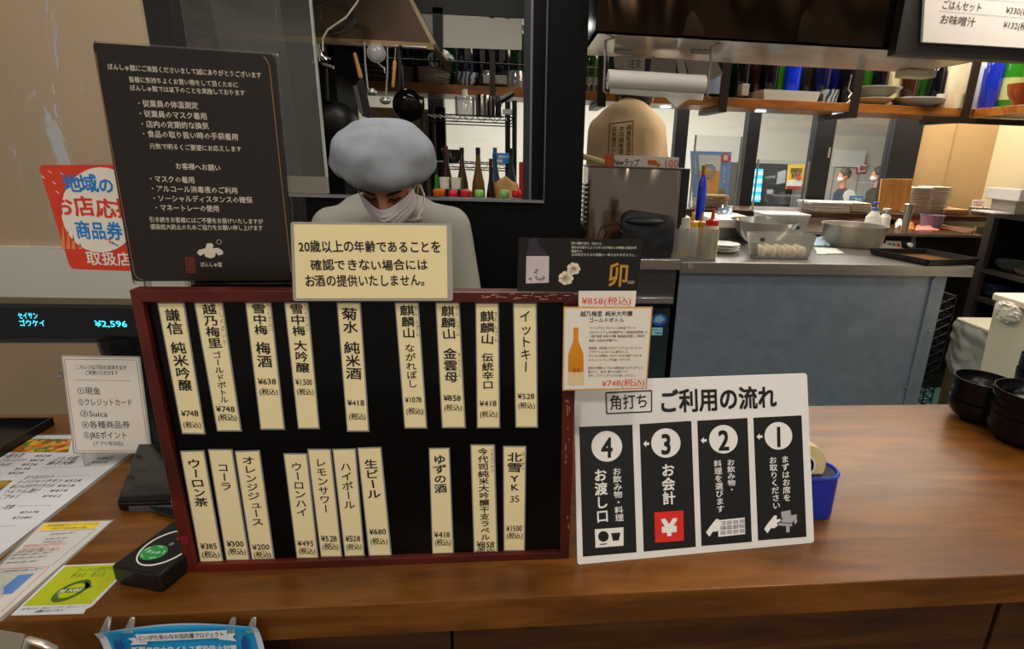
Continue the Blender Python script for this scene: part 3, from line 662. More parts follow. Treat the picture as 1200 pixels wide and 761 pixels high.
# ---------------------------------------------------------------- payment card, customer display
PP = Pl(at(131, 475, Y=1.085), (cos(rad(1)), sin(rad(1)), 0), (sin(rad(1)), -cos(rad(1)), .06))
t = thing('payment_card', 'white laminated card listing five payment methods, standing at the board\'s left edge', 'card', PP.pw(131, 531))
obj('laminate', slab(PP, [(71.4, 416.6), (164, 418), (178.4, 531.7), (86, 532)], -.001, 0, .003), mat('#a8a39c', .3, 0, 0), t)
obj('paper', slab(PP, [(73.5, 418.5), (162, 419.8), (176, 529.8), (88, 530.3)], 0, .0003, .002), mat('#e2dad0', .5, 0, .02), t)
m = M()
for s_, a, b, h in [('このレジは下記の決済方法が', (89, 430.2), (148.5, 431), 5.2), ('ご利用いただけます', (99.7, 436.8), (138.5, 437.2), 5.2), ('①現金', (90.2, 458), (118, 458.3), 8.5), ('②クレジットカード', (91.6, 471.3), (155.4, 471.8), 8.5), ('③Suica', (93.4, 484.5), (126, 485), 8.5), ('④各種商品券', (95.4, 497.7), (152.6, 497.8), 8.5), ('⑤JREポイント', (97.7, 510), (149.7, 510.2), 8.5), ('(アプリ非対応)', (109.3, 519.8), (144.5, 520), 5)]:
    hline(m, PP, s_, a, b, h, .0006, .006, 2)
Q = [(75.5, 421), (160, 422), (174.2, 528), (89.8, 528.4)]
for i in range(4): stroke(m, PP, [Q[i], Q[(i + 1) % 4]], .0007)
stroke(m, PP, [(86.7, 445.4), (153, 446.4)], .0005)
obj('lettering', m, ink, t)
for x in (96, 170): p = PP.pw(x, 528, -.002); obj('foot_strip', M().box(p.x - .004, p.x + .004, p.y, p.y + .002, BZ, p.z + .03), plast, t)

DY = 1.15
DP = Pl(at(80, 380, Y=DY), (1, 0, 0), (0, -1, 0))
t = thing('customer_display', 'long black customer display with glowing cyan characters, left of the board', 'display', at(90, 500, Y=DY))
obj('housing', slab(DP, [(-70, 355), (176, 358), (186, 402.5), (-60, 402)], -.05, 0, .004), blackg, t, bevel=.002)
obj('screen', slab(DP, [(-60, 360), (168, 362), (176, 397), (-50, 397)], .0002, .0008), mat('#060608', .15, 0, 0), t)
m = M(); hline(m, DP, 'セイサン', (21.5, 369.8), (45, 370), 7.5, .0012, .012); hline(m, DP, 'ゴウケイ', (22.3, 378.5), (54, 378.6), 7.5, .0012, .012); hline(m, DP, '¥2,596', (111.5, 379), (149.5, 379.4), 9, .0012, .012)
obj('glowing_text', m, mat('#3fd0f0', .5, 0, 0, emit=1.5), t)
p = at(150, 403, Y=DY + .03)
obj('stand', M().tube([(p.x, p.y, p.z + .02), (p.x + .005, p.y, p.z - .07), (p.x + .04, p.y - .03, BZ + .02)], [.05, .045, .05], 14), blackp, t, smooth=True)
p = at(175, 500, Z=BZ)
obj('base', M().box(p.x - .07, p.x + .09, p.y - .02, p.y + .16, BZ, BZ + .03), blackp, t, bevel=.004)
obj('hinge_screw', M().cyl(at(69, 440, Y=DY + .01), .007, .012, (1, 0, 0)), steel, t)

# black stand and cables behind the board edge
q = [at(152, 606, Z=BZ), at(140, 604, Z=BZ), at(163, 540, Z=BZ), at(232, 530, Z=BZ), at(240, 590, Z=BZ)]
t = thing('card_terminal', 'black card terminal dock lying behind the board\'s lower left corner', 'terminal', at(180, 590, Z=BZ))
zz = BZ + .002
TQ = [at(137, 602, Z=zz + .012), at(195, 578, Z=zz + .012), at(205, 524, Z=zz + .03), at(163, 524, Z=zz + .03)]
obj('plate', M().prism([at(136, 590, Z=BZ + .022), at(200, 588, Z=BZ + .022), at(206, 520, Z=BZ + .05), at(162, 520, Z=BZ + .05)], (0, .004, -.02)), blackg, t, bevel=.003)
obj('foot', M().box(TQ[0].x + .005, TQ[0].x + .09, TQ[0].y + .02, TQ[0].y + .12, BZ, BZ + .014), mat('#55565a', .4, .3, 0), t, bevel=.002)
m = M()
for i in range(3): m.tube([at(170 + i * 2, 590 - i * 2, Z=BZ + .012), at(185 + i * 2, 600 - i * 2, Z=BZ + .008), at(205, 606 - i * 3, Z=BZ + .008), at(222, 600, Z=BZ + .01)], .003)
obj('cable', m, blackp, t, smooth=True)
m = slab(HP, [(182, 588), (206, 571), (216, 592), (202, 600)], .018, .0185)
tag(obj('paper_slip', m, whitep), 'small white slip with a red mark tucked beside the card terminal', 'slip')
# card reader
t = thing('card_reader', 'black contactless card reader with white oval and green logo, by the board\'s left corner', 'card reader', at(175, 680, Z=BZ))
z1 = BZ + .034
c1, c2, c3 = at(128.5, 664, Z=z1), at(191, 676, Z=z1), at(214, 600, Z=z1)
uu = V((c2 - c1)); uu.z = 0; wd_ = uu.length; uu.normalize(); vv = V((-uu.y, uu.x, 0))
RPn = Pl(c1, uu, V((0, 0, 1))); L0 = .17
body = [c1, c1 + uu * .085, c1 + uu * .085 + vv * L0, c1 + vv * L0]
obj('body', M().prism(rrect(body, .008), (0, 0, -.026)), mat('#121214', .35, 0, .05), t, bevel=.003)
obj('skirt', M().prism(rrect([c1 + uu * .004 + vv * .003 + V((0, 0, -.026)), c1 + uu * .081 + vv * .003 + V((0, 0, -.026)), c1 + uu * .081 + vv * (L0 - .003) + V((0, 0, -.026)), c1 + vv * (L0 - .003) + uu * .004 + V((0, 0, -.026))], .006), (0, 0, -.008)), blackp, t)
def ringpx(cx, cy, a, b, n_=48): return [RPn.w(cx + a * cos(2 * pi * i / n_), cy + b * sin(2 * pi * i / n_), .0012) for i in range(n_)]
obj('oval_ring', M().tube(ringpx(.046, .052, .034, .040), .0011, 6, True), mat('#e8e4e0', .4, 0, 0), t)
m = M().prism([RPn.w(.036 + .020 * cos(2 * pi * i / 28), .038 + .0165 * sin(2 * pi * i / 28), .0004) for i in range(28)], (0, 0, .0006)); obj('green_logo', m, mat('#2d8a45', .4, 0, .1), t)
m = M()
hline(m, RPn, 'タッチ', (.024, .038), (.048, .038), .008, .0014, .02, 1, raw=True)
for i in range(5): a = 2 * pi * i / 5; m.tube([RPn.w(.036 + .016 * cos(a + k_ * .12), .038 + .013 * sin(a + k_ * .12), .0014) for k_ in range(6)], .0005, 4)
obj('logo_print', m, mat('#d5ead8', .5, 0, 0), t)
m = M(); hline(m, RPn, 'iD', (.042, .076), (.054, .076), .011, .0006, .03, 1, raw=True); obj('red_logo', m, mat('#d8432a', .4, 0, 0), t)
m = M(); m.tube([RPn.w(.046 + .003 * cos(i), .060 + .003 * sin(i), .0008) for i in range(7)], .0004, 4); obj('lock_mark', m, mat('#b8b8b8', .4, 0, 0), t)
m = M().prism([RPn.w(a, b, .0004) for a, b in ((.012, .105), (.076, .105), (.076, .155), (.012, .155))], (0, 0, .001)); obj('lcd_window', m, mat('#6f7476', .2, 0, 0), t)

# ---------------------------------------------------------------- papers lying on the bar
def ftext(m, pl, s_, A, B, h, **k): hline(m, pl, s_, A, B, h, .0012, **k)
TR = at(180, 510, Z=BZ); BR = at(3, 648, Z=BZ); dn = BR - TR; TLp = at(28, 511, Z=BZ); lf = TLp - TR
t = thing('food_menu', 'large white printed food menu with a dish photo lying at the bar\'s left end', 'menu', TR + dn * .5)
def mq(u, v, z=0): return TR + lf * (1 - u) + dn * v * 1.15 + V((0, 0, z))
obj('sheet', M().prism([mq(-.5, 0), mq(1, 0), mq(1, 1), mq(-.5, 1)], (0, 0, .0008)), mat('#cfd0d4', .3, 0, .02), t)
obj('laminate', M().prism([mq(-.53, -.015, -.0001), mq(1.03, -.015, -.0001), mq(1.03, 1.01, -.0001), mq(-.53, 1.01, -.0001)], (0, 0, .0005)), mat('#777470', .25, 0, 0), t)
dish = bpy.data.materials.new('dish_photo'); dish.use_nodes = True; nt = dish.node_tree
vo = nt.nodes.new('ShaderNodeTexVoronoi'); vo.inputs['Scale'].default_value = 90; tc = nt.nodes.new('ShaderNodeTexCoord'); cr = nt.nodes.new('ShaderNodeValToRGB')
for i, (p_, c_) in enumerate([(0, '#5a1d0c'), (.3, '#b5531b'), (.5, '#c9a03a'), (.7, '#4f6b25'), (1, '#8a2f16')]):
    e = cr.color_ramp.elements[i] if i < 2 else cr.color_ramp.elements.new(p_)
    e.position = p_; e.color = lin(c_)
nt.links.new(tc.outputs['Object'], vo.inputs['Vector']); nt.links.new(vo.outputs['Color'], cr.inputs[0]); nt.links.new(cr.outputs[0], nt.nodes['Principled BSDF'].inputs['Base Color'])
obj('dish_photo', slab(HP, [(22, 515), (84, 515), (80, 531), (3, 531)], .0009, .0010), dish, t)
obj('dish_photo', slab(HP, [(-8, 564), (15, 564), (2, 575), (-10, 580)], .0009, .0010), dish, t)
m = M()
for s_, A, B, h in [('一番人気', (3, 535), (28, 534.6), 4.5), ('¥528', (42, 535), (60, 535), 3), ('フライドポテト', (0, 540.6), (32, 540), 3.2), ('¥418', (35, 540.2), (52, 540), 3), ('からあげ', (0, 545.5), (14, 545), 3.2), ('¥528', (26, 545.2), (44, 545), 3), ('¥638', (18, 550.2), (36, 550), 3), ('¥528', (10, 555.2), (28, 555), 3),
    ('ぶり大根', (64, 538.8), (91, 538), 4), ('¥462', (114, 537.6), (133, 537), 3), ('柚子大根', (56, 543.8), (87, 543), 4), ('¥418', (108, 542.6), (127, 542), 3), ('おつまみセット', (30, 560.2), (64, 559.2), 3.8), ('レンジャーチキン', (22, 565.4), (74, 564), 3.4), ('¥528', (76, 564.4), (96, 563.8), 3), ('新じゃがポテトサラダ', (13, 571.2), (64, 570), 3.6), ('¥418', (68, 570.2), (88, 569.8), 3),
    ('つんつん漬け', (5, 577), (47, 575.8), 4), ('¥418', (59, 576), (80, 575.6), 3), ('ごきゅう', (0, 583), (24, 582.4), 4), ('¥462', (50, 582.4), (73, 581.8), 3), ('・定食', (0, 595.4), (17, 594.8), 4), ('¥1078', (24, 601.4), (46, 600.8), 3.2), ('¥1080', (15, 607.8), (38, 607.2), 3.2)]:
    ftext(m, HP, s_, A, B, h, res=1, bold=.006)
for A, B in (((50, 549), (120, 546.8)), ((66, 559), (106, 558)), ((20, 594), (60, 593)), ((0, 618), (18, 617))): stroke(m, HP, [A, B], .0006, .0011)
obj('lettering', m, mat('#2a2a30', .6, 0, 0), t)

t = thing('notice_sheet', 'white notice sheet with a yellow headline lying between the menu and the green card', 'notice', at(70, 660, Z=BZ))
obj('laminate', slab(HP, [(48, 612.5), (134.5, 609.5), (2, 729), (-70, 729)], .0001, .0005), mat('#8a8178', .3, 0, 0), t)
obj('sheet', slab(HP, [(50.5, 614), (131, 611), (0, 725), (-62, 726)], .0005, .0009), mat('#c9c6c0', .35, 0, .02), t)
obj('yellow_headline', slab(HP, [(52, 614.6), (119, 612.6), (109, 620.4), (46, 622.8)], .0010, .0011), mat('#e4c63a', .4, 0, 0), t)
m = M(); ftext(m, HP, '新潟県飲食店キャンペーンについて', (56, 617), (115, 615), 2.6, res=1); ftext(m, HP, 'お知らせ 感染対策のお願い', (60, 620.4), (103, 619.2), 2, res=1)
for A, B in (((58, 627.5), (88, 625)), ((52, 633), (80, 631.5)), ((50, 636.5), (74, 635.5)), ((18, 648.5), (70, 645)), ((12, 652), (62, 648.5)), ((10, 656), (56, 653)), ((5, 661), (45, 658.5)), ((2, 671), (52, 667.5))): ftext(m, HP, 'ご利用のお客様へのお願いとご案内です', A, B, 2, res=1)
stroke(m, HP, [(46, 624), (112, 621), (60, 664)], .0007, .0011); obj('black_print', m, mat('#33343a', .6, 0, 0), t)
m = M(); ftext(m, HP, '感染拡大防止のため必ずお読み下さい', (28, 641), (78, 638), 2.6, res=1); ftext(m, HP, 'ご協力をお願いします', (22, 645.5), (70, 643), 2.4, res=1)
stroke(m, HP, [(-10, 668.5), (58, 665), (2, 718)], .0009, .0011); obj('red_print', m, mat('#c23b35', .6, 0, 0), t)
obj('blue_box', slab(HP, [(22, 675), (41, 673), (14, 697), (-6, 698)], .0010, .0011), mat('#5c86c4', .5, 0, .05), t)

t = thing('point_card', 'yellow-green card with a dark green oval emblem at the bar\'s front left edge', 'card', at(75, 695, Z=BZ))
obj('sheet', slab(HP, [(74.5, 663.5), (158, 660), (108.5, 711), (101, 714.5), (98, 720), (12.7, 722)], .0001, .0010), mat('#cdd0d2', .35, 0, .02), t)
obj('green_print', slab(HP, [(77, 664.8), (154, 661.6), (106, 709), (27, 711.5)], .0011, .0012), mat('#aab51c', .4, 0, .05), t)
m = M(); ftext(m, HP, 'カードの受付で', (90, 669.5), (132, 667.5), 4.6, res=1, bold=.01); ftext(m, HP, '貯まる・使える', (84, 676), (124, 674), 4.6, res=1, bold=.01)
c0 = V(HP.ab(84, 693.5)); e1 = V(HP.ab(106, 687)) - c0; e2 = V(HP.ab(92, 682)) - c0
def ellp(k_): return [HP.w(*(c0 + e1 * k_ * cos(a) + e2 * k_ * sin(a)), .0014) for a in [2 * pi * i / 28 for i in range(28)]]
A1, A2 = ellp(1.0), ellp(.66); m.add(A1 + A2, [(i, (i + 1) % 28, (i + 1) % 28 + 28, i + 28) for i in range(28)])
slab(HP, [(101, 682), (109, 689), (100, 692)], .0012, .0014, 0, m)
obj('emblem', m, mat('#42621c', .5, 0, 0), t)
m = slab(HP, [(71, 691.5), (98, 690), (96, 695), (68, 696.5)], .0015, .0016); obj('emblem_band', m, mat('#42621c', .5, 0, 0), t)
m = M(); hline(m, HP, 'JRE POINT', (70.5, 694.2), (97, 692.6), 3.8, .0018, .03, 1); obj('emblem_text', m, mat('#dde3c8', .5, 0, 0), t)
m = M(); ftext(m, HP, 'お買い物のたびに、お得なポイントが貯まって使えるカードです', (24, 715), (101, 711.5), 2.2, res=1); ftext(m, HP, '店頭スタッフまで', (42, 717.8), (74, 716.4), 2.6, res=1, bold=.02); obj('small_print', m, ink, t)

# black tray at far left, curled cylinder and steel dispenser near the lens
t = thing('cash_tray', 'flat black tray with raised rim at the bar\'s far left edge', 'tray', at(10, 510, Z=BZ))
tq = [at(62, 489, Z=BZ + .02), at(-90, 489.5, Z=BZ + .02), at(-140, 560, Z=BZ + .02), at(-14, 534, Z=BZ + .02)]
obj('bottom', M().prism([p + V((0, 0, -.018)) for p in tq], (0, 0, .003)), blackp, t)
for i in range(4):
    a, b = tq[i], tq[(i + 1) % 4]; inn = ((tq[0] + tq[2]) / 2 - (a + b) / 2).normalized() * .006
    obj('rim', M().prism([a, b, b + inn, a + inn], (0, 0, -.019)), blackp, t, bevel=.001)
tag(obj('paper_roll', M().lathe(at(-22, 705, Z=BZ), [(.0001, 0), (.022, 0), (.024, .004), (.024, .075), (.02, .08), (.0001, .08)], 28), whitep, smooth=True), 'pale roll standing at the very left edge of the picture', 'roll')
t = thing('metal_dispenser', 'brushed metal dispenser with a wire handle below the bar\'s left end', 'dispenser', at(20, 790, Y=.58))
A_, B_2, C_, D_ = at(-6, 736, Y=.60), at(31, 744, Y=.59), at(8, 764, Y=.53), at(-34, 757, Y=.54)
for q_ in (B_2, C_, D_): q_.z = A_.z
obj('body', M().prism([D_, C_, B_2, A_], (0, 0, -.09)), mat('#b8b0a2', .3, .6, .05), t, bevel=.003)
h0 = at(22, 752, Y=.565); h0.z = A_.z - .01
obj('handle', M().tube([h0, at(34, 750, Y=.565), at(52, 755, Y=.562), at(63, 761, Y=.56), at(66, 775, Y=.56)], .0042), mat('#c4bcae', .25, .6, 0), t, smooth=True)

# blue hygiene poster clipped under the bar edge
PY = f0 - .012
QP = Pl(at(200, 740, Y=PY), (1, 0, 0), (0, -1, 0))
t = thing('hygiene_poster', 'blue poster with curled top edge hanging from clips under the bar edge', 'poster', at(210, 760, Y=PY))
aL, aR = QP.ab(116, 737), QP.ab(304, 730); ht = .30
def post(u, v):
    a = aL[0] + (aR[0] - aL[0]) * u; top = aL[1] + (aR[1] - aL[1]) * u + .006 * sin(pi * u)
    b = top - ht * v + 0; curl = .004 * math.exp(-v * 30) * (1 + .5 * cos(2 * pi * u)); side = .004 * (abs(2 * u - 1) ** 6)
    return QP.w(a + .006 * sin(v * 3), b, curl + side * .6)
m = M().grid(post, 30, 24); o = obj('sheet', m, mat('#2496cf', .3, 0, .03), t, smooth=True, solid=.0004)
m = M()
m.grid(lambda u, v: post(u, v * .012) + V((0, -.001, .0005)), 30, 1)
m.grid(lambda u, v: post(u * .045, v) + V((0, -.0008, 0)), 2, 24); m.grid(lambda u, v: post(.96 + u * .04, v) + V((0, -.0008, 0)), 2, 24)
obj('white_border', m, mat('#ccd8e0', .4, 0, 0), t)
m = M()
slab(QP, [(161, 740.5), (268, 735.5), (268, 744), (165, 749)], .005, .0052, 0, m)
slab(QP, [(152, 745.5), (160.5, 744.5), (166, 750), (175, 749.5), (175, 752), (155, 753), (158.5, 749)], .0045, .0047, 0, m)
slab(QP, [(268.5, 739.5), (278, 739.5), (274.5, 744), (279, 748.5), (258, 746.5), (258, 744.5), (268, 744)], .0045, .0047, 0, m)
hline(m, QP, '新型コロナウイルス感染防止対策', (157, 759), (280, 756.5), 8, .0052, .03)
hline(m, QP, '宣言しています', (180, 775), (260, 774), 14, .0052, .03)
obj('white_print', m, mat('#e0e4e6', .4, 0, 0), t)
m = M(); hline(m, QP, 'にいがた安心なお店応援プロジェクト', (165, 744.5), (265, 739.6), 5.6, .0056, .01, 1); obj('ribbon_text', m, mat('#2a2e38', .5, 0, 0), t)
m = M()
slab(QP, [(136.5, 745), (138, 745), (139.5, 751), (140.5, 745), (142, 745), (143, 751), (144.5, 744.6), (146, 744.6), (147, 751), (149, 749), (150, 753), (147, 757), (148, 775), (143, 775), (143, 758), (139, 755)], .0075, .0078, 0, m)
slab(QP, [(288, 740), (291, 742), (294, 757), (293, 775), (290, 775), (289.5, 760), (286, 756), (285.5, 746)], .0075, .0078, 0, m)
obj('dark_blue_print', m, mat('#174e9c', .4, 0, 0), t)
for x in (123, 151, 270, 294):
    p = at(x, 733, Y=PY)
    tag(obj('plastic_clip', M().prism([p + V((-.006, -.006, -.008)), p + V((.006, -.006, -.008)), p + V((.004, .006, .006)), p + V((-.001, .006, .007))], (.0015, .002, 0)), plast, bevel=.0006), {123: 'clear plastic clip at the blue poster\'s upper left corner', 151: 'clear plastic clip second from the left above the blue poster', 270: 'clear plastic clip above the blue poster\'s right part, left of the corner one', 294: 'clear plastic clip at the blue poster\'s upper right corner'}[x], 'clip', 'poster clips')
print('signs done')

# ================================================================== STAINLESS COUNTERS, OVEN, FRIDGE
SZ = at(800, 307, Y=2.3).z
X0, X1 = at(797, 310, Y=2.3).x, at(1143, 312, Y=2.3).x
t = thing('steel_counter', 'stainless steel counter with a blue-grey galvanised back panel facing the bar', 'counter', ((X0 + X1) / 2, 2.3, KF))
obj('worktop', M().box(X0, X1, 2.3, 3.0, SZ - .05, SZ), steel, t, bevel=.003)
xp = at(1110, 325, Y=2.32).x; xs = at(1094, 330, Y=2.32).x
obj('side_panel', M().box(X0 + .01, xs, 2.325, 2.335, KF, SZ - .05), steel_panel, t)
obj('side_panel', M().box(xs + .004, xp, 2.320, 2.335, KF, SZ - .05), steel_panel, t)
obj('rib', M().box(xs - .012, xs + .004, 2.312, 2.325, KF, SZ - .06), steel_panel, t, bevel=.002)
for x, y in ((1089, 389), (1062, 455), (1066, 452)): p = at(x, y, Y=2.32); obj('rivet', M().lathe(p, [(.009, 0), (.007, .004), (0, .006)], 12, (0, -1, 0)), steel, t)
p = at(809, 313, Y=2.3); obj('hole_plug', M().cyl(p, .012, .004, (0, -1, 0)), chrome, t)
obj('leg', M().box(X1 - .12, X1 - .08, 2.85, 2.9, KF, SZ - .05), steel, t)
obj('body', M().box(X0 + .01, xp, 2.335, 2.9, KF + .1, SZ - .05), steel_dk, t)
# fridge on the left
FX0, FX1 = cx1 + .01, at(790, 330, Y=2.33).x
FZ = at(760, 303, Y=2.3).z
t = thing('fridge', 'undercounter steel fridge with a horizontal handle and a round blue sticker', 'fridge', ((FX0 + FX1) / 2, 2.4, KF))
obj('worktop', M().box(FX0, FX1 + .006, 2.28, 2.56, FZ - .045, FZ), steel, t, bevel=.003)
obj('grille_panel', M().box(FX0, FX1, 2.31, 2.33, at(760, 357, Y=2.31).z, FZ - .05), mat('#5f6062', .35, .8, .05), t)
obj('cabinet', M().box(FX0, FX1, 2.345, 2.55, KF + .02, FZ - .045), blackp, t)
zd = at(760, 347, Y=2.31)
obj('door', M().box(FX0, FX1 - .01, 2.315, 2.345, KF + .05, at(770, 362, Y=2.31).z), mat('#4f5f68', .3, .85, .06), t)
obj('handle', M().box(FX0, FX1 - .008, 2.29, 2.315, at(770, 355, Y=2.3).z, at(770, 348.5, Y=2.3).z), chrome, t, bevel=.002)
FR = Pl((0, 2.314, 1), (1, 0, 0), (0, -1, 0))
obj('blue_sticker', disc(FR, 772.5, 375, 9, .0005, .001, ry=7), mat('#2c56b0', .4, 0, .1), t)
obj('sticker_map', slab(FR, [(766, 377), (769, 371), (775, 370), (779, 375), (773, 379)], .001, .0014), mat('#7fa8b8', .4, 0, .1), t)
obj('energy_label', slab(FR, [(764, 384), (776.5, 384), (776, 393), (763.5, 393)], .0005, .001), mat('#8fd0e0', .4, 0, .05), t)
m = M(); hline(m, FR, '省エネ 100V', (765, 386.5), (775.5, 386.5), 3, .0014, 0, 1); hline(m, FR, '冷蔵庫', (766, 390.5), (775, 390.5), 3, .0014, 0, 1); obj('label_text', m, mat('#1d3f58', .5, 0, 0), t)
# oven / steel cabinet on top
OV0, OV1 = at(688, 240, Y=2.36).x, at(805, 240, Y=2.36).x; OZ = at(750, 197.5, Y=2.36).z
t = thing('steel_oven', 'tall stainless steel oven box with curved reflections, standing on the fridge top', 'oven', ((OV0 + OV1) / 2, 2.5, FZ))
obj('casing', M().box(OV0, OV1 - .035, 2.36, 2.54, FZ + .012, OZ), mat('#9a938a', .2, 1, .06, 3, .25, stretch=(5, 1, .5), bscale=1.6), t, bevel=.006)
obj('side_frame', M().box(OV1 - .035, OV1, 2.355, 2.55, FZ + .012, OZ + .003), mat('#3a3733', .3, .9, .05), t, bevel=.004)
obj('streak_sheet', M().grid(lambda u, v: (OV0 + (OV1 - .035 - OV0) * u, 2.358 - .016 * sin(pi * u) * sin(pi * v) - .003 * sin(u * 17 + 1.2 * sin(v * 3)), FZ + .014 + (OZ - FZ - .016) * v), 60, 24), mat('#8d8074', .13, .95, .03), t, smooth=True)  # sheet added and bulged to bend its reflections into streaks
obj('top_rim', M().box(OV0 - .003, OV1, 2.355, 2.55, OZ, OZ + .005), mat('#5c5752', .35, .9, .05), t)
m = M(); 
for i in range(9): m.box(OV0 - .012, OV0 - .001, 2.37, 2.5, OZ - .08 - i * .02, OZ - .07 - i * .02)
o = obj('vent_slats', m, blackp, t); o['kind'] = 'stuff'
for x in (OV0 + .03, OV1 - .05): obj('foot', M().cyl((x, 2.4, FZ), .012, .014), blackp, t)
# black bag in front of it
p = at(757, 302, Z=FZ)
def bagf(u, q):
    n_ = noise.noise(u * 2.3) * .012; q = q + u * n_
    return V((max(-.115, min(.115, q.x * 1.35)), q.y, max(-.09, min(.095 - .02 * u.x, q.z * 1.3))))
t = thing('black_pouch', 'black zipped pouch in front of the steel oven', 'bag', (p.x, 2.31, FZ))
obj('pouch', M().ell((p.x, 2.315 + .02, FZ + .092), .115, .035, .095, fn=bagf, seg=32, rings=20), mat('#17181c', .55, 0, .15, 30, .2), t, smooth=True)
obj('flap', M().ell((p.x - .02, 2.315, FZ + .155), .085, .045, .018, seg=24), mat('#1d1e22', .5, 0, .1), t, smooth=True)
obj('cord', M().tube([(p.x - .10, 2.30, FZ + .1), (p.x - .14, 2.29, FZ + .125), (p.x - .18, 2.29, FZ + .11), (p.x - .2, 2.3, FZ + .04)], .003), blackp, t, smooth=True)

# cling film box lying on the oven
WP = Pl(at(750, 190, Y=2.40), (1, 0, 0), (0, -1, 0))
w0, w1 = at(707, 190, Y=2.40).x, at(795.5, 190, Y=2.40).x; wz = OZ + .005
t = thing('wrap_box', 'long orange and white cling film box lying on the oven', 'box', ((w0 + w1) / 2, 2.43, wz))
wh = at(750, 183, Y=2.40).z - wz
obj('carton', M().box(w0, w1, 2.402, 2.45, wz, wz + wh), mat('#ddd3c8', .45, 0, .02), t, bevel=.001)
obj('orange_end', M().box(w0 - .0008, w0 + .045, 2.4012, 2.4508, wz, wz + wh + .0006), mat('#c9501f', .45, 0, .05), t)
m = M(); hline(m, WP, 'Newラップ', (719, 189.5), (749, 191), 9, -.001, .03, 2); obj('brand_text', m, mat('#23324f', .5, 0, 0), t)
m = M(); hline(m, WP, '100', (777.5, 191.3), (795, 191.5), 11.5, -.001, .004, 2); hline(m, WP, 'ロングサイズ', (718, 195.6), (734, 196), 2.6, -.001, .01, 1); obj('number_text', m, mat('#d0452a', .5, 0, 0), t)
m = M()
for x, y, r in ((762, 190.5, 3.4), (767, 191, 3.4), (771.5, 193.5, 2.4)): d_ = disc(WP, x, y, r, -.0018, -.0012, seg=12); m.add(d_.v, d_.f)
obj('fruit_picture', m, mat('#d36a1c', .5, 0, .1), t)
# folded cloth / pale tube at the oven's left
tag(obj('rolled_paper', M().tube([(OV0 - .02, 2.42, OZ + .04), (OV0 + .07, 2.40, OZ + .018)], .012, 12), mat('#d8c98f', .6, 0, .05), smooth=True), 'pale yellow rolled paper on the oven\'s left corner', 'paper roll')

# sauce bottles in a clear bin
def squeeze(name, label, x, y, w_, hpx, body, capc, Y=2.36, liquid=None):
    p = at(x, y, Y=Y); sc = w_ / 2; r = (at(x + sc, y, Y=Y) - at(x - sc, y, Y=Y)).length / 2
    H = at(x, y - hpx, Y=Y).z - p.z; b = V((p.x, Y, SZ + .006 if abs(p.z - SZ) < .08 else p.z))
    t = thing(name, label, 'squeeze bottle', b, 'squeeze bottles in the clear bin')
    obj('body', M().lathe(b, [(.001, 0), (r * .95, 0), (r, .01), (r, H * .52), (r * .93, H * .6), (r * .8, H * .66)], 20), body, t, smooth=True)
    obj('cap', M().lathe(b + V((0, 0, H * .66)), [(r * .85, 0), (r * .85, H * .1), (r * .5, H * .13), (.0001, H * .13)], 20), capc, t, smooth=True)
    obj('nozzle', M().lathe(b + V((0, 0, H * .78)), [(r * .3, 0), (r * .13, H * .2), (.0001, H * .2)], 12), capc, t, smooth=True)
    if liquid: obj('liquid', M().lathe(b + V((0, 0, .002)), [(r * .97 + .0008, .004), (r + .0008, .012), (r + .0008, H * .16), (.0001, H * .16)], 20), liquid, t, smooth=True)
ybod = mat('#cfc7b0', .3, 0, .04); 
squeeze('squeeze_bottle', 'clear squeeze bottle with a pointed white nozzle, left in the bin', 797, 300, 18, 62, mat('#b4b1a4', .25, 0, .05), mat('#c4c2bb', .3, 0, .02), 2.38, mat('#cda92a', .3, 0, .05))
squeeze('squeeze_bottle', 'milky squeeze bottle with a yellow cap, front of the bin', 808.5, 293, 15, 53, mat('#c0bdb0', .3, 0, .03), mat('#dba21f', .35, 0, .03), 2.42)
squeeze('squeeze_bottle', 'amber squeeze bottle with a dark yellow cap behind the others', 818.5, 292, 14, 47, mat('#cf9d3a', .3, 0, .05), mat('#b98a1c', .35, 0, .03), 2.52)
squeeze('squeeze_bottle', 'cream squeeze bottle with a bright red cap, right in the bin', 830.5, 300, 17, 59, mat('#dccb9e', .35, 0, .03), mat('#c8281f', .3, 0, .03), 2.37)
a_, b_ = at(786, 302, Y=2.34).x, at(838, 302, Y=2.34).x; zt = at(812, 268, Y=2.34).z
m = M(); m.box(a_, b_, 2.335, 2.338, SZ, zt); m.box(a_, a_ + .003, 2.338, 2.56, SZ, zt); m.box(b_ - .003, b_, 2.338, 2.56, SZ, zt); m.box(a_, b_, 2.557, 2.56, SZ, zt); m.box(a_, b_, 2.338, 2.557, SZ, SZ + .003)
tag(obj('clear_bin', m, clear('milky_bin', (.86, .86, .84), .06, .15, haze=.10)), 'clear plastic bin holding the squeeze bottles', 'bin')

# stack of small octagonal plates
c = at(851, 297, Z=SZ)
for i in range(3):
    prof = [(.001, 0), (.045, 0), (.075, .012), (.078, .015), (.074, .0155), (.045, .005), (.001, .004)]
    tag(obj('small_plate', M().lathe((c.x, c.y + .04, SZ + .001 + i * .013), prof, 8, ph=.2), whitep, bevel=.001), ['bottom', 'middle', 'top'][i] + ' white octagonal plate beside the clear bin', 'plate', 'octagonal plates')

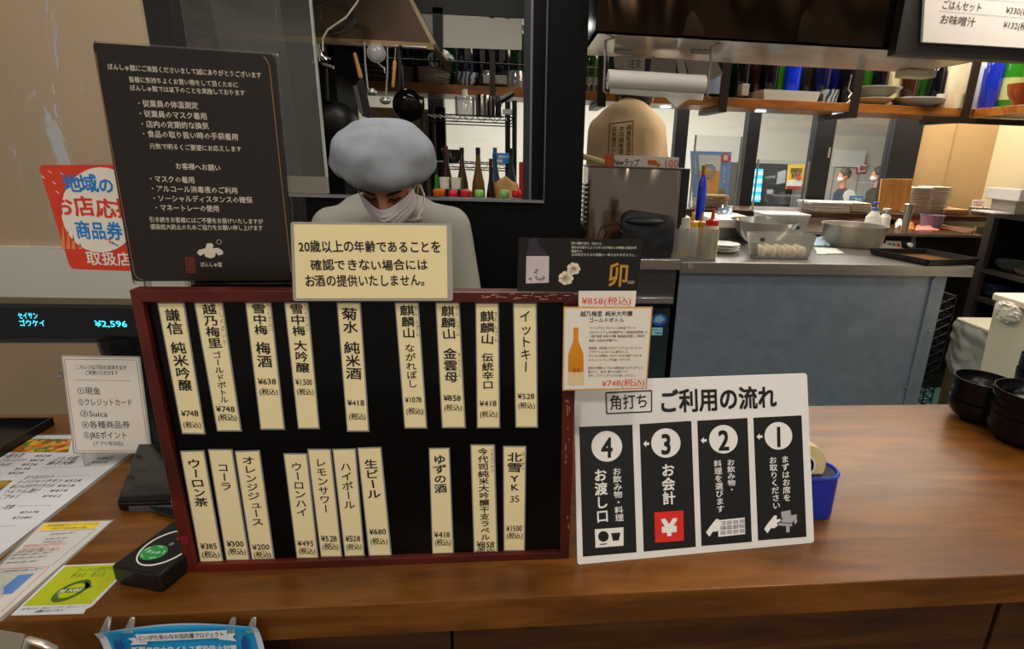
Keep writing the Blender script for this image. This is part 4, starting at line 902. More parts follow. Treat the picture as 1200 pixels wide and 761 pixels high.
# steel mixing bowl with rim, ladle handle
c = at(905, 290, Z=SZ); rb = (at(939, 266, Y=c.y + .12) - at(868, 266, Y=c.y + .12)).length / 2
H_ = at(905, 262, Y=c.y).z - SZ
tag(obj('mixing_bowl', M().lathe((c.x, c.y + .12, SZ), [(.001, 0), (rb * .5, 0), (rb * .78, H_ * .35), (rb * .92, H_ * .75), (rb, H_), (rb * 1.07, H_ + .002), (rb * .98, H_ + .001), (rb * .9, H_ * .75), (rb * .75, H_ * .37), (rb * .45, .004), (.001, .004)], 48), chrome, smooth=True), 'shiny steel mixing bowl behind the egg box', 'bowl')
t = thing('bowl_clip', 'dark clamp on the mixing bowl\'s right rim', 'clamp', at(930, 268, Y=c.y + .1))
p = at(930, 266, Y=c.y + .08); obj('clamp', M().box(p.x - .035, p.x + .03, p.y - .01, p.y + .02, p.z - .012, p.z + .004), mat('#3d4048', .35, .6, .05), t, bevel=.003)
# clear lidded plastic bin behind
p = at(922, 272, Z=SZ); 
def tub(name, label, xa, xb, ya, yb, Y, D_, mt, cat='container', taper=.85, grp=None):
    L_, R_, zb, zt = at(xa, ya, Y=Y).x, at(xb, ya, Y=Y).x, at((xa + xb) / 2, yb, Y=Y).z, at((xa + xb) / 2, ya, Y=Y).z
    cx = (L_ + R_) / 2; hw = (R_ - L_) / 2; m = M(); th = .003
    def ring(z, k, ins=0): return [V((cx - hw * k + ins, Y + D_ / 2 - D_ / 2 * k + ins, z)), V((cx + hw * k - ins, Y + D_ / 2 - D_ / 2 * k + ins, z)), V((cx + hw * k - ins, Y + D_ / 2 + D_ / 2 * k - ins, z)), V((cx - hw * k + ins, Y + D_ / 2 + D_ / 2 * k - ins, z))]
    r = [ring(zb, taper), ring(zt, 1), ring(zt, 1, th), ring(zb + th, taper, th)]; vs = sum(r, []); fs = [(3, 2, 1, 0)]
    for a in range(3):
        for i in range(4): j = (i + 1) % 4; fs.append((a * 4 + i, a * 4 + j, a * 4 + 4 + j, a * 4 + 4 + i))
    fs.append((12, 13, 14, 15)); m.add(vs, fs)
    o = obj(name, m, mt, org=V((cx, Y + D_ / 2, zb))); tag(o, label, cat, grp); return o, cx, hw, zb, zt
milky = clear('milky_plastic', (.9, .9, .87), .08, .15, haze=.30)
zz_ = SZ
o, cx_, hw_, zb_, zt_ = tub('lidded_bin', 'milky plastic bin with a white lid behind the mixing bowl', 897, 950, 253, 284, 2.84, .15, milky)
obj('bin_lid', M().prism(rrect([V((cx_ - hw_ - .005, 2.835, zt_)), V((cx_ + hw_ + .005, 2.835, zt_)), V((cx_ + hw_ + .005, 2.995, zt_)), V((cx_ - hw_ - .005, 2.995, zt_))], .012), (0, 0, .008)), whitep, o, bevel=.002)
# egg box
EY = at(920, 304, Z=SZ).y
o, cx_, hw_, zb_, zt_ = tub('egg_box', 'milky open container full of white eggs at the steel counter\'s front', 887, 957.5, 277, 305, EY, .12, clear('egg_plastic', (.93, .93, .9), .06, .12, haze=.16))
o.location.z = SZ; eggm = mat('#e8dcc0', .5, 0, .03)
egg0 = None
for i in range(5):
    for j in range(3):
        l = V((cx_ - hw_ * .68 + i * hw_ * .34, EY + .026 + j * .034, SZ + .006))
        if egg0 is None: egg0 = tag(obj('egg', M().ell(l + V((0, 0, .024)), .0185, .0185, .026, fn=lambda u, q: V((q.x * (1 - .12 * u.z), q.y * (1 - .12 * u.z), q.z))), eggm, smooth=True, org=l), 'white egg in the milky container', 'egg', 'eggs in the container')
        else: dup(egg0, l, rz=i)
EL = Pl((0, EY - .0005, 1), (1, 0, 0), (0, -1, 0))
obj('date_label', slab(EL, [(891, 279), (896, 279), (896, 283), (891, 283)], .0, .0005), mat('#4a4d55', .5, 0, 0), o)
# cloth, paper, pot, tray
def rumple(name, label, cat, pts, Z, h, mt, amp=.01, f=30):
    a, b, c_, d = [at(x, y, Z=Z) for x, y in pts]
    def g(u, v):
        p = (a * (1 - u) + b * u) * (1 - v) + (d * (1 - u) + c_ * u) * v
        return p + V((0, 0, .001 + h * (sin(pi * u) * sin(pi * v)) ** .5 * (.6 + .5 * noise.noise(p * f)) + abs(noise.noise(p * f)) * amp))
    return tag(obj(name, M().grid(g, 24, 20), mt, smooth=True, solid=.0015), label, cat)
rumple('blue_cloth', 'crumpled pale blue cloth between the bowl and the pot', 'cloth', [(954, 279), (972, 281), (973, 289), (953, 289)], SZ, .025, mat('#a9c3d2', .7, 0, .05))
rumple('paper_napkin', 'crumpled white paper in front of the pot', 'paper', [(954, 291), (980, 292), (990, 298), (957, 298.5)], SZ, .003, whitep, .005)
pc_ = at(1010, 291, Z=SZ); rp = (at(1044, 270, Y=pc_.y + .1) - at(977, 270, Y=pc_.y + .1)).length / 2; H_ = at(1010, 266, Y=pc_.y).z - SZ
t = thing('aluminium_pot', 'wide dull aluminium pot on the steel counter', 'pot', (pc_.x, pc_.y + .1, SZ))
alu = mat('#aaa496', .38, .55, .14, 12, .05)
obj('wall', M().lathe((pc_.x, pc_.y + .1, SZ), [(.001, 0), (rp * .84, 0), (rp * .9, .012), (rp, H_), (rp * 1.015, H_ + .002), (rp * .98, H_ + .001), (rp * .88, .014), (rp * .82, .003), (.001, .003)], 48), alu, t, smooth=True)
t = thing('baking_tray', 'dark shallow baking tray lying on the right end of the steel counter', 'tray', at(1085, 305, Z=SZ))
tz = SZ + .012
Tq = [at(1018, 291, Z=SZ + .03), at(1090, 305, Z=SZ + .03), at(1150, 303, Z=SZ + .03), at(1085, 291.5, Z=SZ + .03)]
ctr = sum((p for p in Tq), V((0, 0, 0))) / 4
obj('bottom', M().prism([ctr + (p - ctr) * .93 + V((0, 0, -.028)) for p in Tq], (0, 0, .003)), mat('#6b4520', .35, .3, .15), t)
for i in range(4):
    a, b = Tq[i], Tq[(i + 1) % 4]; a2, b2 = ctr + (a - ctr) * .93 + V((0, 0, -.028)), ctr + (b - ctr) * .93 + V((0, 0, -.028))
    obj('rim', M().prism([a, b, b2, a2], (ctr - (a + b) / 2).normalized() * .004), mat('#17120e', .35, .3, .1), t)

# second row: counter with the griddle and controls
S2 = 3.05; Z2 = at(1060, 275, Y=S2).z
t = thing('griddle_unit', 'dark stainless griddle unit with red and green control dots', 'griddle', (2.4, S2, KF))
gxa, gxb = at(935, 270, Y=S2).x, at(1153, 280, Y=S2).x
obj('body', M().box(gxa, gxb, S2, BY - .25, KF, Z2), mat('#4a443e', .3, .9, .1), t)
obj('front_edge', M().box(gxa, gxb, S2 - .012, S2, Z2 - .008, Z2 + .002), chrome, t)
obj('top', M().box(gxa, gxb, S2 - .01, BY - .25, Z2, Z2 + .004), mat('#5d4a38', .3, .8, .2, 4), t)
GP = Pl((0, S2 - .001, 1), (1, 0, 0), (0, -1, 0))
obj('control_panel', slab(GP, [(1038, 282), (1056, 283), (1056, 292), (1037, 291)], 0, .002), mat('#c4c0b4', .4, 0, .02), t)
for x, c_ in ((1042, '#3a3a3a'), (1047, '#3f8f5a'), (1052.5, '#c33d2c')): obj('control_dot', disc(GP, x, 287, 2, .002, .004, seg=16), mat(c_, .4, 0, 0), t)
obj('knob', M().cyl(GP.pw(1065, 287), .012, .02, (0, -1, 0)), whitep, t)
obj('divider', slab(GP, [(1068, 277), (1073, 277), (1072, 296), (1067, 296)], 0, .004), steel, t)
m = M()
for i in range(5): a = at(1092 + i * 3, 264.5, Z=Z2 + .02); b = at(1134 + i * 2, 273.5 - i, Z=Z2 + .02); m.tube([a, b], .004, 6)
m.tube([at(1092, 264, Z=Z2 + .02), at(1108, 264, Z=Z2 + .02)], .004); m.tube([at(1134, 274, Z=Z2 + .02), at(1144, 269, Z=Z2 + .02)], .004)
tag(obj('wire_rack', m, mat('#7a5436', .4, .6, .2)), 'brownish wire rack lying on the griddle\'s right side', 'rack')
def lathe_thing(name, label, cat, x, y, Y, parts, grp=None, Z=None):
    """parts: (name, [(r_px, h_px)...], material) measured at that distance"""
    p = at(x, y, Y=Y); k = (at(x + 1, y, Y=Y) - at(x, y, Y=Y)).length
    if Z is not None: p.z = Z
    if len(parts) == 1:
        n_, pr, mt = parts[0]; return tag(obj(name, M().lathe(p, [(max(r * k, .00005), h * k) for r, h in pr], 24), mt, smooth=True, org=p), label, cat, grp)
    t = thing(name, label, cat, p, grp)
    for n_, pr, mt in parts: obj(n_, M().lathe(p, [(max(r * k, .00005), h * k) for r, h in pr], 24), mt, t, smooth=True)
    return t
Y2 = 3.2
t = lathe_thing('soap_bottle', 'white pump bottle with a blue nozzle in front of the wooden board', 'bottle', 1022, 266, Y2, [('body', [(0, 0), (8.5, 0), (9, 3), (8, 15), (4, 20), (3.5, 22), (0, 22)], whitep), ('nozzle', [(3.6, 21), (3.6, 25), (1.2, 25.5), (1.2, 29), (3.5, 29), (3.5, 31), (0, 31)], mat('#5b74b8', .4, 0, 0))], Z=Z2)
SL = Pl((0, Y2 - .045, 1), (1, 0, 0), (0, -1, 0)); m = M(); hline(m, SL, 'ハンドソープ', (1016, 255), (1028, 255), 3.4, 0, .01, 1); o = obj('label_text', m, mat('#4a64a8', .5, 0, 0), t)
lathe_thing('soap_bottle', 'slim white pump bottle right of the blue-nozzled one', 'bottle', 1035.5, 266, Y2 + .02, [('body', [(0, 0), (5.5, 0), (5.5, 14), (4, 17), (2, 18), (0, 18)], whitep), ('pump', [(1, 17), (1, 22), (4, 22), (4, 24), (0, 24)], white)], Z=Z2)
lathe_thing('tumbler_stack', 'tall stack of clear steel cups beside the tap', 'cups', 1060.5, 267, Y2 + .05, [('stack', [(0, 0), (3.5, 0), (4.5, 26), (5, 28), (4, 29), (0, 29)], mat('#b9b8b4', .15, .7, .1))], Z=Z2)
lathe_thing('purple_tub', 'round lilac plastic tub behind the pink sponge', 'tub', 1090, 266, 3.36, [('tub', [(0, 0), (10, 0), (11.5, 12), (12, 13), (11, 13), (9.5, 1), (0, 1)], mat('#8d86a8', .35, 0, .03))])
rumple('pink_sponge', 'pink sponge cloth in front of the lilac tub', 'sponge', [(1073, 265.5), (1099, 265.5), (1101, 271), (1072, 271)], Z2, .03, mat('#e2837c', .8, 0, .06), .006)
rumple('orange_scourer', 'orange-brown scourer left of the pink sponge', 'scourer', [(1061, 265), (1071, 265), (1071, 270.5), (1061, 270.5)], Z2, .035, mat('#b4722e', .8, 0, .2, 60), .01, 60)
rumple('white_rag', 'bunched white rag behind the steel cups', 'rag', [(1048, 263), (1057, 263), (1058, 268), (1049, 268)], Z2, .05, whitep, .02, 45)

# white flat trays and film roll in the middle distance, left
def boxthing(name, label, cat, xa, xb, ya, yb, Y, D_, mt, grp=None, bev=.002, **k):
    L_, R_ = at(xa, (ya + yb) / 2, Y=Y).x, at(xb, (ya + yb) / 2, Y=Y).x
    xm_ = (xa + xb) / 2; return tag(obj(name, M().box(L_, R_, Y, Y + D_, at(xm_, yb, Y=Y).z, at(xm_, ya, Y=Y).z), mt, bevel=bev, **k), label, cat, grp)
boxthing('white_cutting_board', 'thick white cutting board behind the squeeze bottles', 'cutting board', 836, 893, 258, 268, 3.02, .40, white)
t = thing('prep_fridge', 'low steel prep counter below the white cutting board', 'counter', (1.5, 3, KF))
obj('body', M().box(at(800, 270, Y=2.97).x, gxa - .01, 3.01, 3.45, KF, at(860, 268, Y=2.97).z), steel, t, bevel=.003)

# back bar: wooden ledge along the windows
LY = 3.52; LZ = at(1000, 250, Y=LY).z
t = thing('window_ledge', 'dark brown wooden ledge running along the glass front', 'ledge', (1.5, LY, LZ - .04))
obj('ledge_top', M().box(at(800, 250, Y=LY).x, 3.41, LY, BY - .03, LZ - .035, LZ), wood('#2b190d', '#44290f', '#5d3a1a', .4, 3, (1, 6, 6)), t, bevel=.003)
obj('splash_panel', M().box(at(800, 250, Y=LY).x, 3.41, LY + .04, LY + .05, Z2, LZ - .035), mat('#8d8074', .25, .9, .08), t)
p = at(800, 250, Y=LY)
# items on the ledge
for i, (xa, xb, ya, yb) in enumerate([(955, 996, 244.5, 248.5), (953, 996, 241, 244), (951, 997, 237.5, 240.5)]):
    boxthing('paper_tray', ['bottom', 'middle', 'top'][i] + ' white flat tray of the stack left of the blue card', 'tray', xa, xb, ya, yb, LY + .03, .2, white, 'stacked white trays')
for i in range(4):
    boxthing('flat_plate', ['bottom', 'second', 'third', 'top'][i] + ' greenish-white plate of the low stack below the blue card', 'plate', 998, 1024 - i, 246 - i * 2.6, 248.2 - i * 2.6, LY + .03, .18, mat('#c9c8b4', .4, 0, .05), 'low plate stack')
boxthing('blue_card', 'small blue card standing behind the low plate stack', 'card', 995, 1012, 229.5, 239.5, LY + .25, .004, mat('#3e86c2', .4, 0, .05))
BC = Pl((0, LY + .249, 1), (1, 0, 0), (0, -1, 0)); m = M(); hline(m, BC, 'ご案内', (997, 234), (1010, 234.5), 5, 0, .02, 1); tag(obj('card_text', m, whitep), 'white writing on the small blue card', 'writing')
# wooden board leaning
WBp = Pl(at(1050, 248, Y=LY + .03), (1, 0, 0), (0, -1, .06))
tag(obj('wooden_board', slab(WBp, [(1033.5, 209.8), (1070, 209.8), (1064, 247.8), (1029, 247.2)], -.015, 0), wood('#b8803a', '#cf9a52', '#ddb06a', .5, 3, (8, 1, 1)), bevel=.002), 'light wooden board standing upright on the window ledge', 'board')
# two stacks of square plates
def platestack(x0_, x1_, ytop, n_, where, Yk):
    L_, R_ = at(x0_, 240, Y=Yk).x, at(x1_, 240, Y=Yk).x; cxx = (L_ + R_) / 2; hw = (R_ - L_) / 2; ht_ = (at(1090, ytop, Y=Yk).z - LZ) / n_; base = None
    for i in range(n_):
        loc = V((cxx, Yk + hw, LZ + i * ht_)); lab = 'white square plate, %s, %s' % (ordw(i, n_), where)
        if base is None:
            m = M(); 
            def rg(z, k): return [V((cxx - hw * k, Yk + hw - hw * k, z)), V((cxx + hw * k, Yk + hw - hw * k, z)), V((cxx + hw * k, Yk + hw + hw * k, z)), V((cxx - hw * k, Yk + hw + hw * k, z))]
            r = [rg(LZ, .72), rg(LZ + ht_ * .72, 1), rg(LZ + ht_ * .95, 1), rg(LZ + ht_ * .4, .7)]; vs = sum(r, []); fs = [(3, 2, 1, 0), (12, 13, 14, 15)]
            for a in range(3):
                for q_ in range(4): j = (q_ + 1) % 4; fs.append((a * 4 + q_, a * 4 + j, a * 4 + 4 + j, a * 4 + 4 + q_))
            m.add(vs, fs); base = tag(obj('square_plate', m, whitep, org=loc), lab, 'plate', 'square plates ' + where)
        else: dup(base, loc, lab)
platestack(1066, 1091, 220.5, 13, 'in the left tall stack', LY + .03); platestack(1089, 1113.5, 219, 13, 'in the right tall stack', LY + .05)
for i in range(3): boxthing('brown_folder', ['bottom', 'middle', 'top'][i] + ' tan folder of the pile right of the tall plate stacks', 'folder', 1106 + i, 1136, 250 - i * 2.2, 252 - i * 2.2, LY + .03, .2, mat(['#9a6a42', '#b98a66', '#c8a184'][i], .6, 0, .05), 'pile of tan folders')
lathe_thing('patterned_bowl', 'black and white patterned bowl at the ledge\'s right end', 'bowl', 1149, 253.5, LY + .14, [('bowl', [(0, 0), (6, 0), (11, 5), (13, 9.5), (12, 9.5), (0, 3)], None)]) if False else None
pb = bpy.data.materials.new('dapple'); pb.use_nodes = True; nt = pb.node_tree
vo = nt.nodes.new('ShaderNodeTexVoronoi'); vo.inputs['Scale'].default_value = 70; vo.feature = 'DISTANCE_TO_EDGE'; cr = nt.nodes.new('ShaderNodeValToRGB'); cr.color_ramp.elements[0].position = .05; cr.color_ramp.elements[0].color = lin('#2a2a2c'); cr.color_ramp.elements[1].position = .12; cr.color_ramp.elements[1].color = lin('#cfcabc')
tc = nt.nodes.new('ShaderNodeTexCoord'); nt.links.new(tc.outputs['Object'], vo.inputs['Vector']); nt.links.new(vo.outputs[0], cr.inputs[0]); nt.links.new(cr.outputs[0], nt.nodes['Principled BSDF'].inputs['Base Color'])
lathe_thing('patterned_bowl', 'black and white patterned bowl at the ledge\'s right end', 'bowl', 1149, 253.5, LY + .14, [('bowl', [(0, 0), (6, 0), (11, 5), (13, 9.5), (12, 9.5), (0, 3)], pb)])
boxthing('small_card', 'small white card with red writing behind the patterned bowl', 'card', 1139, 1154, 234.5, 244, LY + .3, .003, whitep)
SC = Pl((0, LY + .299, 1), (1, 0, 0), (0, -1, 0)); m = M(); hline(m, SC, 'お手ふき', (1141, 237), (1152, 237.2), 3, 0, .01, 1); hline(m, SC, 'ご自由に', (1142, 240.5), (1151, 240.7), 2.4, 0, .01, 1); tag(obj('card_text', m, redink), 'red writing on the small white card', 'writing')

# beer poster, basket, blue bottle, clear screens on poles
QY = BY - .12
QB = Pl((0, QY, 1), (1, 0, 0), (0, -1, 0))
t = thing('beer_poster', 'blue poster of a tall beer glass with a round red badge', 'poster', QB.pw(832, 245))
obj('sheet', slab(QB, [(809, 177), (857.5, 178), (852, 246), (812, 246)], -.003, 0), mat('#6f97cf', .35, 0, .12, 5), t)
obj('white_band', slab(QB, [(812, 231), (853.5, 231), (852.4, 245), (812.3, 245)], .0004, .001), mat('#d5d3cc', .4, 0, 0), t)
obj('glass_picture', slab(QB, [(818.5, 183), (820, 181.5), (842, 182), (845, 184), (842.5, 215), (840, 231), (824, 231), (820, 215)], .001, .002), mat('#cfd4d6', .3, 0, .04), t)
obj('beer_picture', slab(QB, [(819.4, 200), (843.6, 200), (842.5, 215), (840, 229.5), (824, 229.5), (820, 215)], .002, .003), mat('#dba128', .3, 0, .08), t)
obj('badge', disc(QB, 850.5, 185, 5.6, .001, .002, seg=24), mat('#c92b34', .4, 0, 0), t)
m = M(); hline(m, QB, '新', (847.5, 185), (853.5, 185), 6.5, .0035, .03, 1); hline(m, QB, '価格', (814, 239), (824, 239), 6, .0025, .02, 1)
vline(m, QB, 'とりあえず', (815, 188), (815.4, 205), 3, .0016, .01, 1); vline(m, QB, '生ビール・中', (849, 195), (848, 215), 3, .0016, .01, 1); hline(m, QB, '5', (810.8, 198), (813, 198), 5, .0016, .02, 1); obj('white_text', m, whitep, t)
m = M(); m.tube([QB.pw(831 + 7.2 * cos(i * pi / 12), 200 - 8 * sin(i * pi / 12), .0035) for i in range(24)], .004, 6, True); m.tube([QB.pw(831 + 4.6 * cos(i * pi / 12), 200 - 5 * sin(i * pi / 12), .0035) for i in range(24)], .002, 6, True); obj('round_emblem', m, mat('#8c96a0', .3, .3, 0), t)
d_ = disc(QB, 846, 224, 4, .001, .002, seg=6); obj('small_emblem', d_, mat('#a08a50', .3, .4, 0), t)
t = lathe_thing('blue_sake_bottle', 'slim cobalt blue bottle with a gold neck beside the oven', 'bottle', 818.5, 263, 3.05, [('glass', [(0, 0), (4.8, 0), (5, 2), (5, 38), (4.4, 46), (2.6, 52), (2.2, 56), (0, 56)], mat('#1638c8', .08, 0, .1, 6, coat=.5)), ('neck_foil', [(2.3, 55), (2.2, 60), (2.6, 60.5), (2.6, 65), (0, 65)], mat('#b8873a', .3, .6, .05))])
t = thing('wicker_basket', 'small wicker basket of wooden picks in front of the beer poster', 'basket', at(843, 246, Y=3.6))
p = at(843, 246, Y=3.6); kx = (at(844, 246, Y=3.6) - p).length
m = M()
for i in range(6): z = i * 2.6 * kx; r = (10 + i * .75) * kx; m.tube([(p.x + r * cos(a), 3.68 + r * .7 * sin(a), p.z + z + .003 + .002 * sin(6 * a + i * pi)) for a in [2 * pi * j / 28 for j in range(28)]], 1.3 * kx, 6, True)
obj('weave', m, mat('#b48a55', .6, 0, .15, 40), t, smooth=True)
obj('wooden_pick', M().box(p.x - 11 * kx, p.x + 12 * kx, 3.64, 3.72, p.z + 13 * kx, p.z + 15.5 * kx), mat('#d1b384', .6, 0, .1, 30), t)
rumple('foil_bag', 'crinkled silvery blue bag right below the basket', 'bag', [(838, 247), (858, 247), (860, 256), (836, 256)], at(848, 254, Y=3.35).z, .04, mat('#8e9cb4', .2, .6, .15), .02, 40)
for i, (x, y1_) in enumerate(((770, 140), (857.5, 246), (878, 250))):
    pass
for i, (xa, xb) in enumerate(((806, 860), (880, 940))):
    A_ = at(xa, 248, Y=LY + .1).x; B2 = at(xb, 248, Y=LY + .1).x; zt = at(860, 160 if i == 0 else 186, Y=LY + .1).z
    t = thing('splash_screen', ['clear acrylic screen on thin poles in front of the beer poster', 'low clear acrylic screen on thin poles before the vending machine'][i], 'screen', (A_, LY + .1, LZ))
    obj('pane', M().box(A_, B2, LY + .1, LY + .104, LZ, zt), clear('screen', (.95, .96, .96), .05, .03), t)
    for x in (A_, B2 - .012): obj('pole', M().cyl((x + .006, LY + .095, LZ), .006, zt - LZ), chrome, t)

# ================================================================== CONCOURSE THINGS
VY_ = 8.8
def cbox(xa, xb, ya, yb, Y, D_): 
    xm_ = (xa + xb) / 2; return M().box(at(xa, (ya + yb) / 2, Y=Y).x, at(xb, (ya + yb) / 2, Y=Y).x, Y, Y + D_, at(xm_, yb, Y=Y).z, at(xm_, ya, Y=Y).z)
t = thing('vending_machine', 'dark vending machine with a glowing cyan display, beyond the glass', 'vending machine', at(905, 300, Y=VY_))
mm_ = cbox(874, 931, 192, 246, VY_, .6)
xa_ = at(882, 215, Y=VY_).x; xb_ = at(931, 215, Y=VY_).x; zt_ = at(905, 192, Y=VY_).z
obj('cabinet', M().box(xa_ - .25, xb_, VY_, VY_ + .5, -.25, zt_), mat('#1b1c22', .4, 0, .1), t)
VP = Pl((0, VY_ - .01, 1), (1, 0, 0), (0, -1, 0))
obj('lit_window', slab(VP, [(881, 198), (894, 198), (890, 237), (877, 236)], 0, .02), mat('#35b8e8', .4, 0, .2, 6, emit=1.1), t)
for r_ in range(4):
    for c_ in range(5):
        x = 881.5 + c_ * 2.4 - r_ * .9; y = 203 + r_ * 9.6
        obj('can', slab(VP, [(x, y - 2.6), (x + 1.5, y - 2.6), (x + 1.4, y + 2.2), (x - .1, y + 2.2)], .02, .05), mat('#b8e8f4', .4, 0, .1, emit=.6), t)
m = M(); hline(m, VP, 'COFFEE', (896, 208), (908, 207), 4, .02, .02, 1); hline(m, VP, 'HOT', (900, 225), (907, 225), 3.4, .02, .02, 1)
slab(VP, [(911, 202), (920, 199), (919, 214), (909, 216)], .02, .03, 0, m); slab(VP, [(898, 222), (905, 222), (904, 227), (898, 227)], .02, .03, 0, m); obj('white_print', m, mat('#aab0b4', .5, 0, 0), t)
def poster(name, label, quad, Y, bg, items, cat='poster'):
    pl = Pl((0, Y, 1), (1, 0, 0), (0, -1, 0)); cx = sum(p[0] for p in quad) / 4; by = max(p[1] for p in quad)
    t = thing(name, label, cat, pl.pw(cx, by)); obj('sheet', slab(pl, quad, -.01, 0), bg, t); 
    for nm, fn, mt in items: m = M(); fn(m, pl); obj(nm, m, mt, t)
    return t
obj_p = poster('menu_stand_poster', 'yellow poster with a dark oval slogan on a stand beyond the glass', [(924, 193), (943.5, 192.5), (939.5, 222), (921, 221.5)], 7.2, mat('#e0b32a', .4, 0, .05),
    [('dark_print', lambda m, pl: (hline(m, pl, '期間限定', (926, 200), (940, 200), 6, .01, .03, 1), hline(m, pl, '新発売', (927, 206), (938, 206), 5, .01, .03, 1)), ink),
     ('white_block', lambda m, pl: slab(pl, [(923, 211), (940, 211), (939, 218), (922, 218)], .004, .008, 0, m), whitep), ('red_strip', lambda m, pl: slab(pl, [(921.6, 218.6), (939.6, 218.6), (939.2, 221), (921.2, 221)], .004, .01, 0, m), mat('#c0392b', .5, 0, 0)),
     ('red_spot', lambda m, pl: disc(pl, 935.5, 208.5, 3, .012, .016, m, seg=16), mat('#d0402f', .5, 0, 0))])
pst = at(931, 222, Y=7.2); obj('stand_pole', M().cyl((pst.x, 7.22, -.25), .015, pst.z + .25), steel, obj_p); obj('stand_foot', M().cyl((pst.x, 7.22, -.25), .18, .02), steel, obj_p)
boxthing('locker', 'pale grey locker behind the yellow poster', 'locker', 919, 948, 196, 246, 9.42, .015, mat('#b4b6b8', .4, 0, .03))
boxthing('white_notice', 'wide white notice on the concourse wall above the two passers-by', 'notice', 977, 1014, 176, 196, 9.42, .015, mat('#d6d6d2', .5, 0, .02))
poster('red_poster', 'red-framed square poster between the two passers-by', [(1004, 191), (1016.5, 190.5), (1015, 203.5), (1003, 203.8)], CY - .072, mat('#c8463c', .5, 0, 0), [('white_square', lambda m, pl: slab(pl, [(1005.8, 193), (1014.8, 192.7), (1013.6, 201.5), (1005, 201.8)], .01, .02, 0, m), whitep), ('red_print', lambda m, pl: hline(m, pl, '案内', (1006.5, 197.3), (1013.5, 197.2), 6, .03, .03, 1), mat('#b03a3a', .5, 0, 0))])
poster('yellow_notice', 'small yellow notice above the left passer-by\'s head', [(984, 197), (990, 197), (990, 201), (984, 201)], CY - .072, mat('#e2c63a', .5, 0, 0), [])
for x in (940, 1000): pass

# ================================================================== HOODS
HZ = at(692, 38, Y=2.0).z; hx0 = cx1 + .012; hx1 = at(1149, 71, Z=HZ).x; hyb = at(880, 75, Z=HZ).y
t = thing('range_hood', 'big brown stainless range hood with an underside painted bright as if reflecting', 'hood', ((hx0 + hx1) / 2, 2.2, HZ))
obj('front_panel', M().box(hx0, hx1, 2.0, 2.012, HZ, 2.78), steel_dk, t)
obj('streak_sheet', M().grid(lambda u, v: (hx0 + (hx1 - hx0) * u, 1.996 - .006 * sin(pi * v) - .004 * sin(u * 22 + 1.5 * sin(v * 4)) - .003 * sin(u * 47 + v * 3), HZ + .004 + (2.77 - HZ) * v), 120, 20), mat('#3a2c20', .14, 1, .1, 3), t, smooth=True)  # wavy sheet added so that lamp reflections form curved streaks
obj('side_panel', M().box(hx0, hx0 + .01, 2.012, hyb, HZ, 2.78), steel_dk, t)
obj('side_panel', M().box(hx1 - .01, hx1, 2.012, hyb, HZ, 2.78), steel_dk, t)
obj('back_panel', M().box(hx0, hx1, hyb - .01, hyb, HZ + .01, 2.78), steel_dk, t)
obj('underside', M().box(hx0, hx1, 2.0, hyb, HZ, HZ + .008), steel_lit, t)
for x in (731, 822): p = at(x, 58, Z=HZ); obj('lamp_tab', M().box(p.x - .035, p.x + .035, p.y, p.y + .02, HZ - .014, HZ), steel, t, bevel=.002)
p = at(1068, 86, Z=HZ - .01); obj('lamp_tab', M().box(p.x - .06, p.x + .07, p.y - .06, p.y + .02, HZ - .03, HZ - .002), mat('#d8ceb0', .4, 0, .02), t, bevel=.004)
# paper roll hanging under it
py_ = 2.06; A_, B2 = at(708, 90, Y=py_), at(828, 97, Y=py_)
t = thing('kitchen_roll', 'long white paper towel roll on a wire holder under the hood', 'paper roll', ((A_.x + B2.x) / 2, py_, A_.z))
rr_ = (at(760, 80, Y=py_).z - at(760, 104, Y=py_).z) / 2
obj('roll', M().lathe((A_.x + .012, py_, A_.z - .008), [(.012, 0), (rr_, 0), (rr_, B2.x - A_.x - .02), (.012, B2.x - A_.x - .02)], 32, (1, 0, -.01)), mat('#c9c4bc', .8, 0, .03), t, smooth=True)
zc = A_.z - .008
def sheetf(u, v):
    x = A_.x + .02 + (B2.x - A_.x - .03) * u; bot = .022 + (.032 * max(0, 1 - abs(u - .72) * 8)) - .006 * (1 - u)
    z = zc - rr_ * .9 - bot * v - .004 * u; return (x, py_ - rr_ * .45 + .01 * v + .003 * sin(u * 19), z)
obj('loose_sheet', M().grid(sheetf, 60, 6), mat('#ddd8cc', .8, 0, .03), t, smooth=True, solid=.0008)
for x in (A_.x, B2.x + .006): obj('wire_holder', M().tube([(x + .03, py_, HZ), (x, py_, HZ - .01), (x, py_, zc + .01), (x, py_, zc - rr_ - .006), (x + .012, py_, zc - rr_ - .012)], .004), steel, t, smooth=True)
obj('wire_holder', M().tube([(A_.x, py_, zc), (B2.x + .006, py_, zc - .012)], .004), steel, t)
for i, (qd, c_, lab) in enumerate([([(719, 66), (756, 68), (755, 84), (720, 80)], '#d0cac0', 'white printed sheet hanging under the hood, leftmost'), ([(764, 67), (792, 69), (792, 88), (761, 86)], '#a8a199', 'grey sheet hanging under the hood, second'), ([(792, 69), (801, 70), (806, 90), (796, 90)], '#cfc9c2', 'narrow pale sheet under the hood, third'), ([(802, 70), (841, 73), (847, 87), (828, 97), (808, 90)], '#b5ada4', 'sheet with a slanted corner under the hood, rightmost')]):
    pl = Pl((0, 2.30 + i * .01, 1), (1, 0, 0), (0, -1, 0)); o = tag(obj('hanging_sheet', slab(pl, qd, 0, .001), mat(c_, .6, 0, .05)), lab, 'paper', 'papers under the hood')
    if i == 0: m = M(); hline(m, pl, '注文', (736, 74), (752, 75), 11, .0015, .004, 1); hline(m, pl, 'メモ', (723, 78), (732, 78), 3, .0015, 0, 1); obj('lettering', m, ink, o)
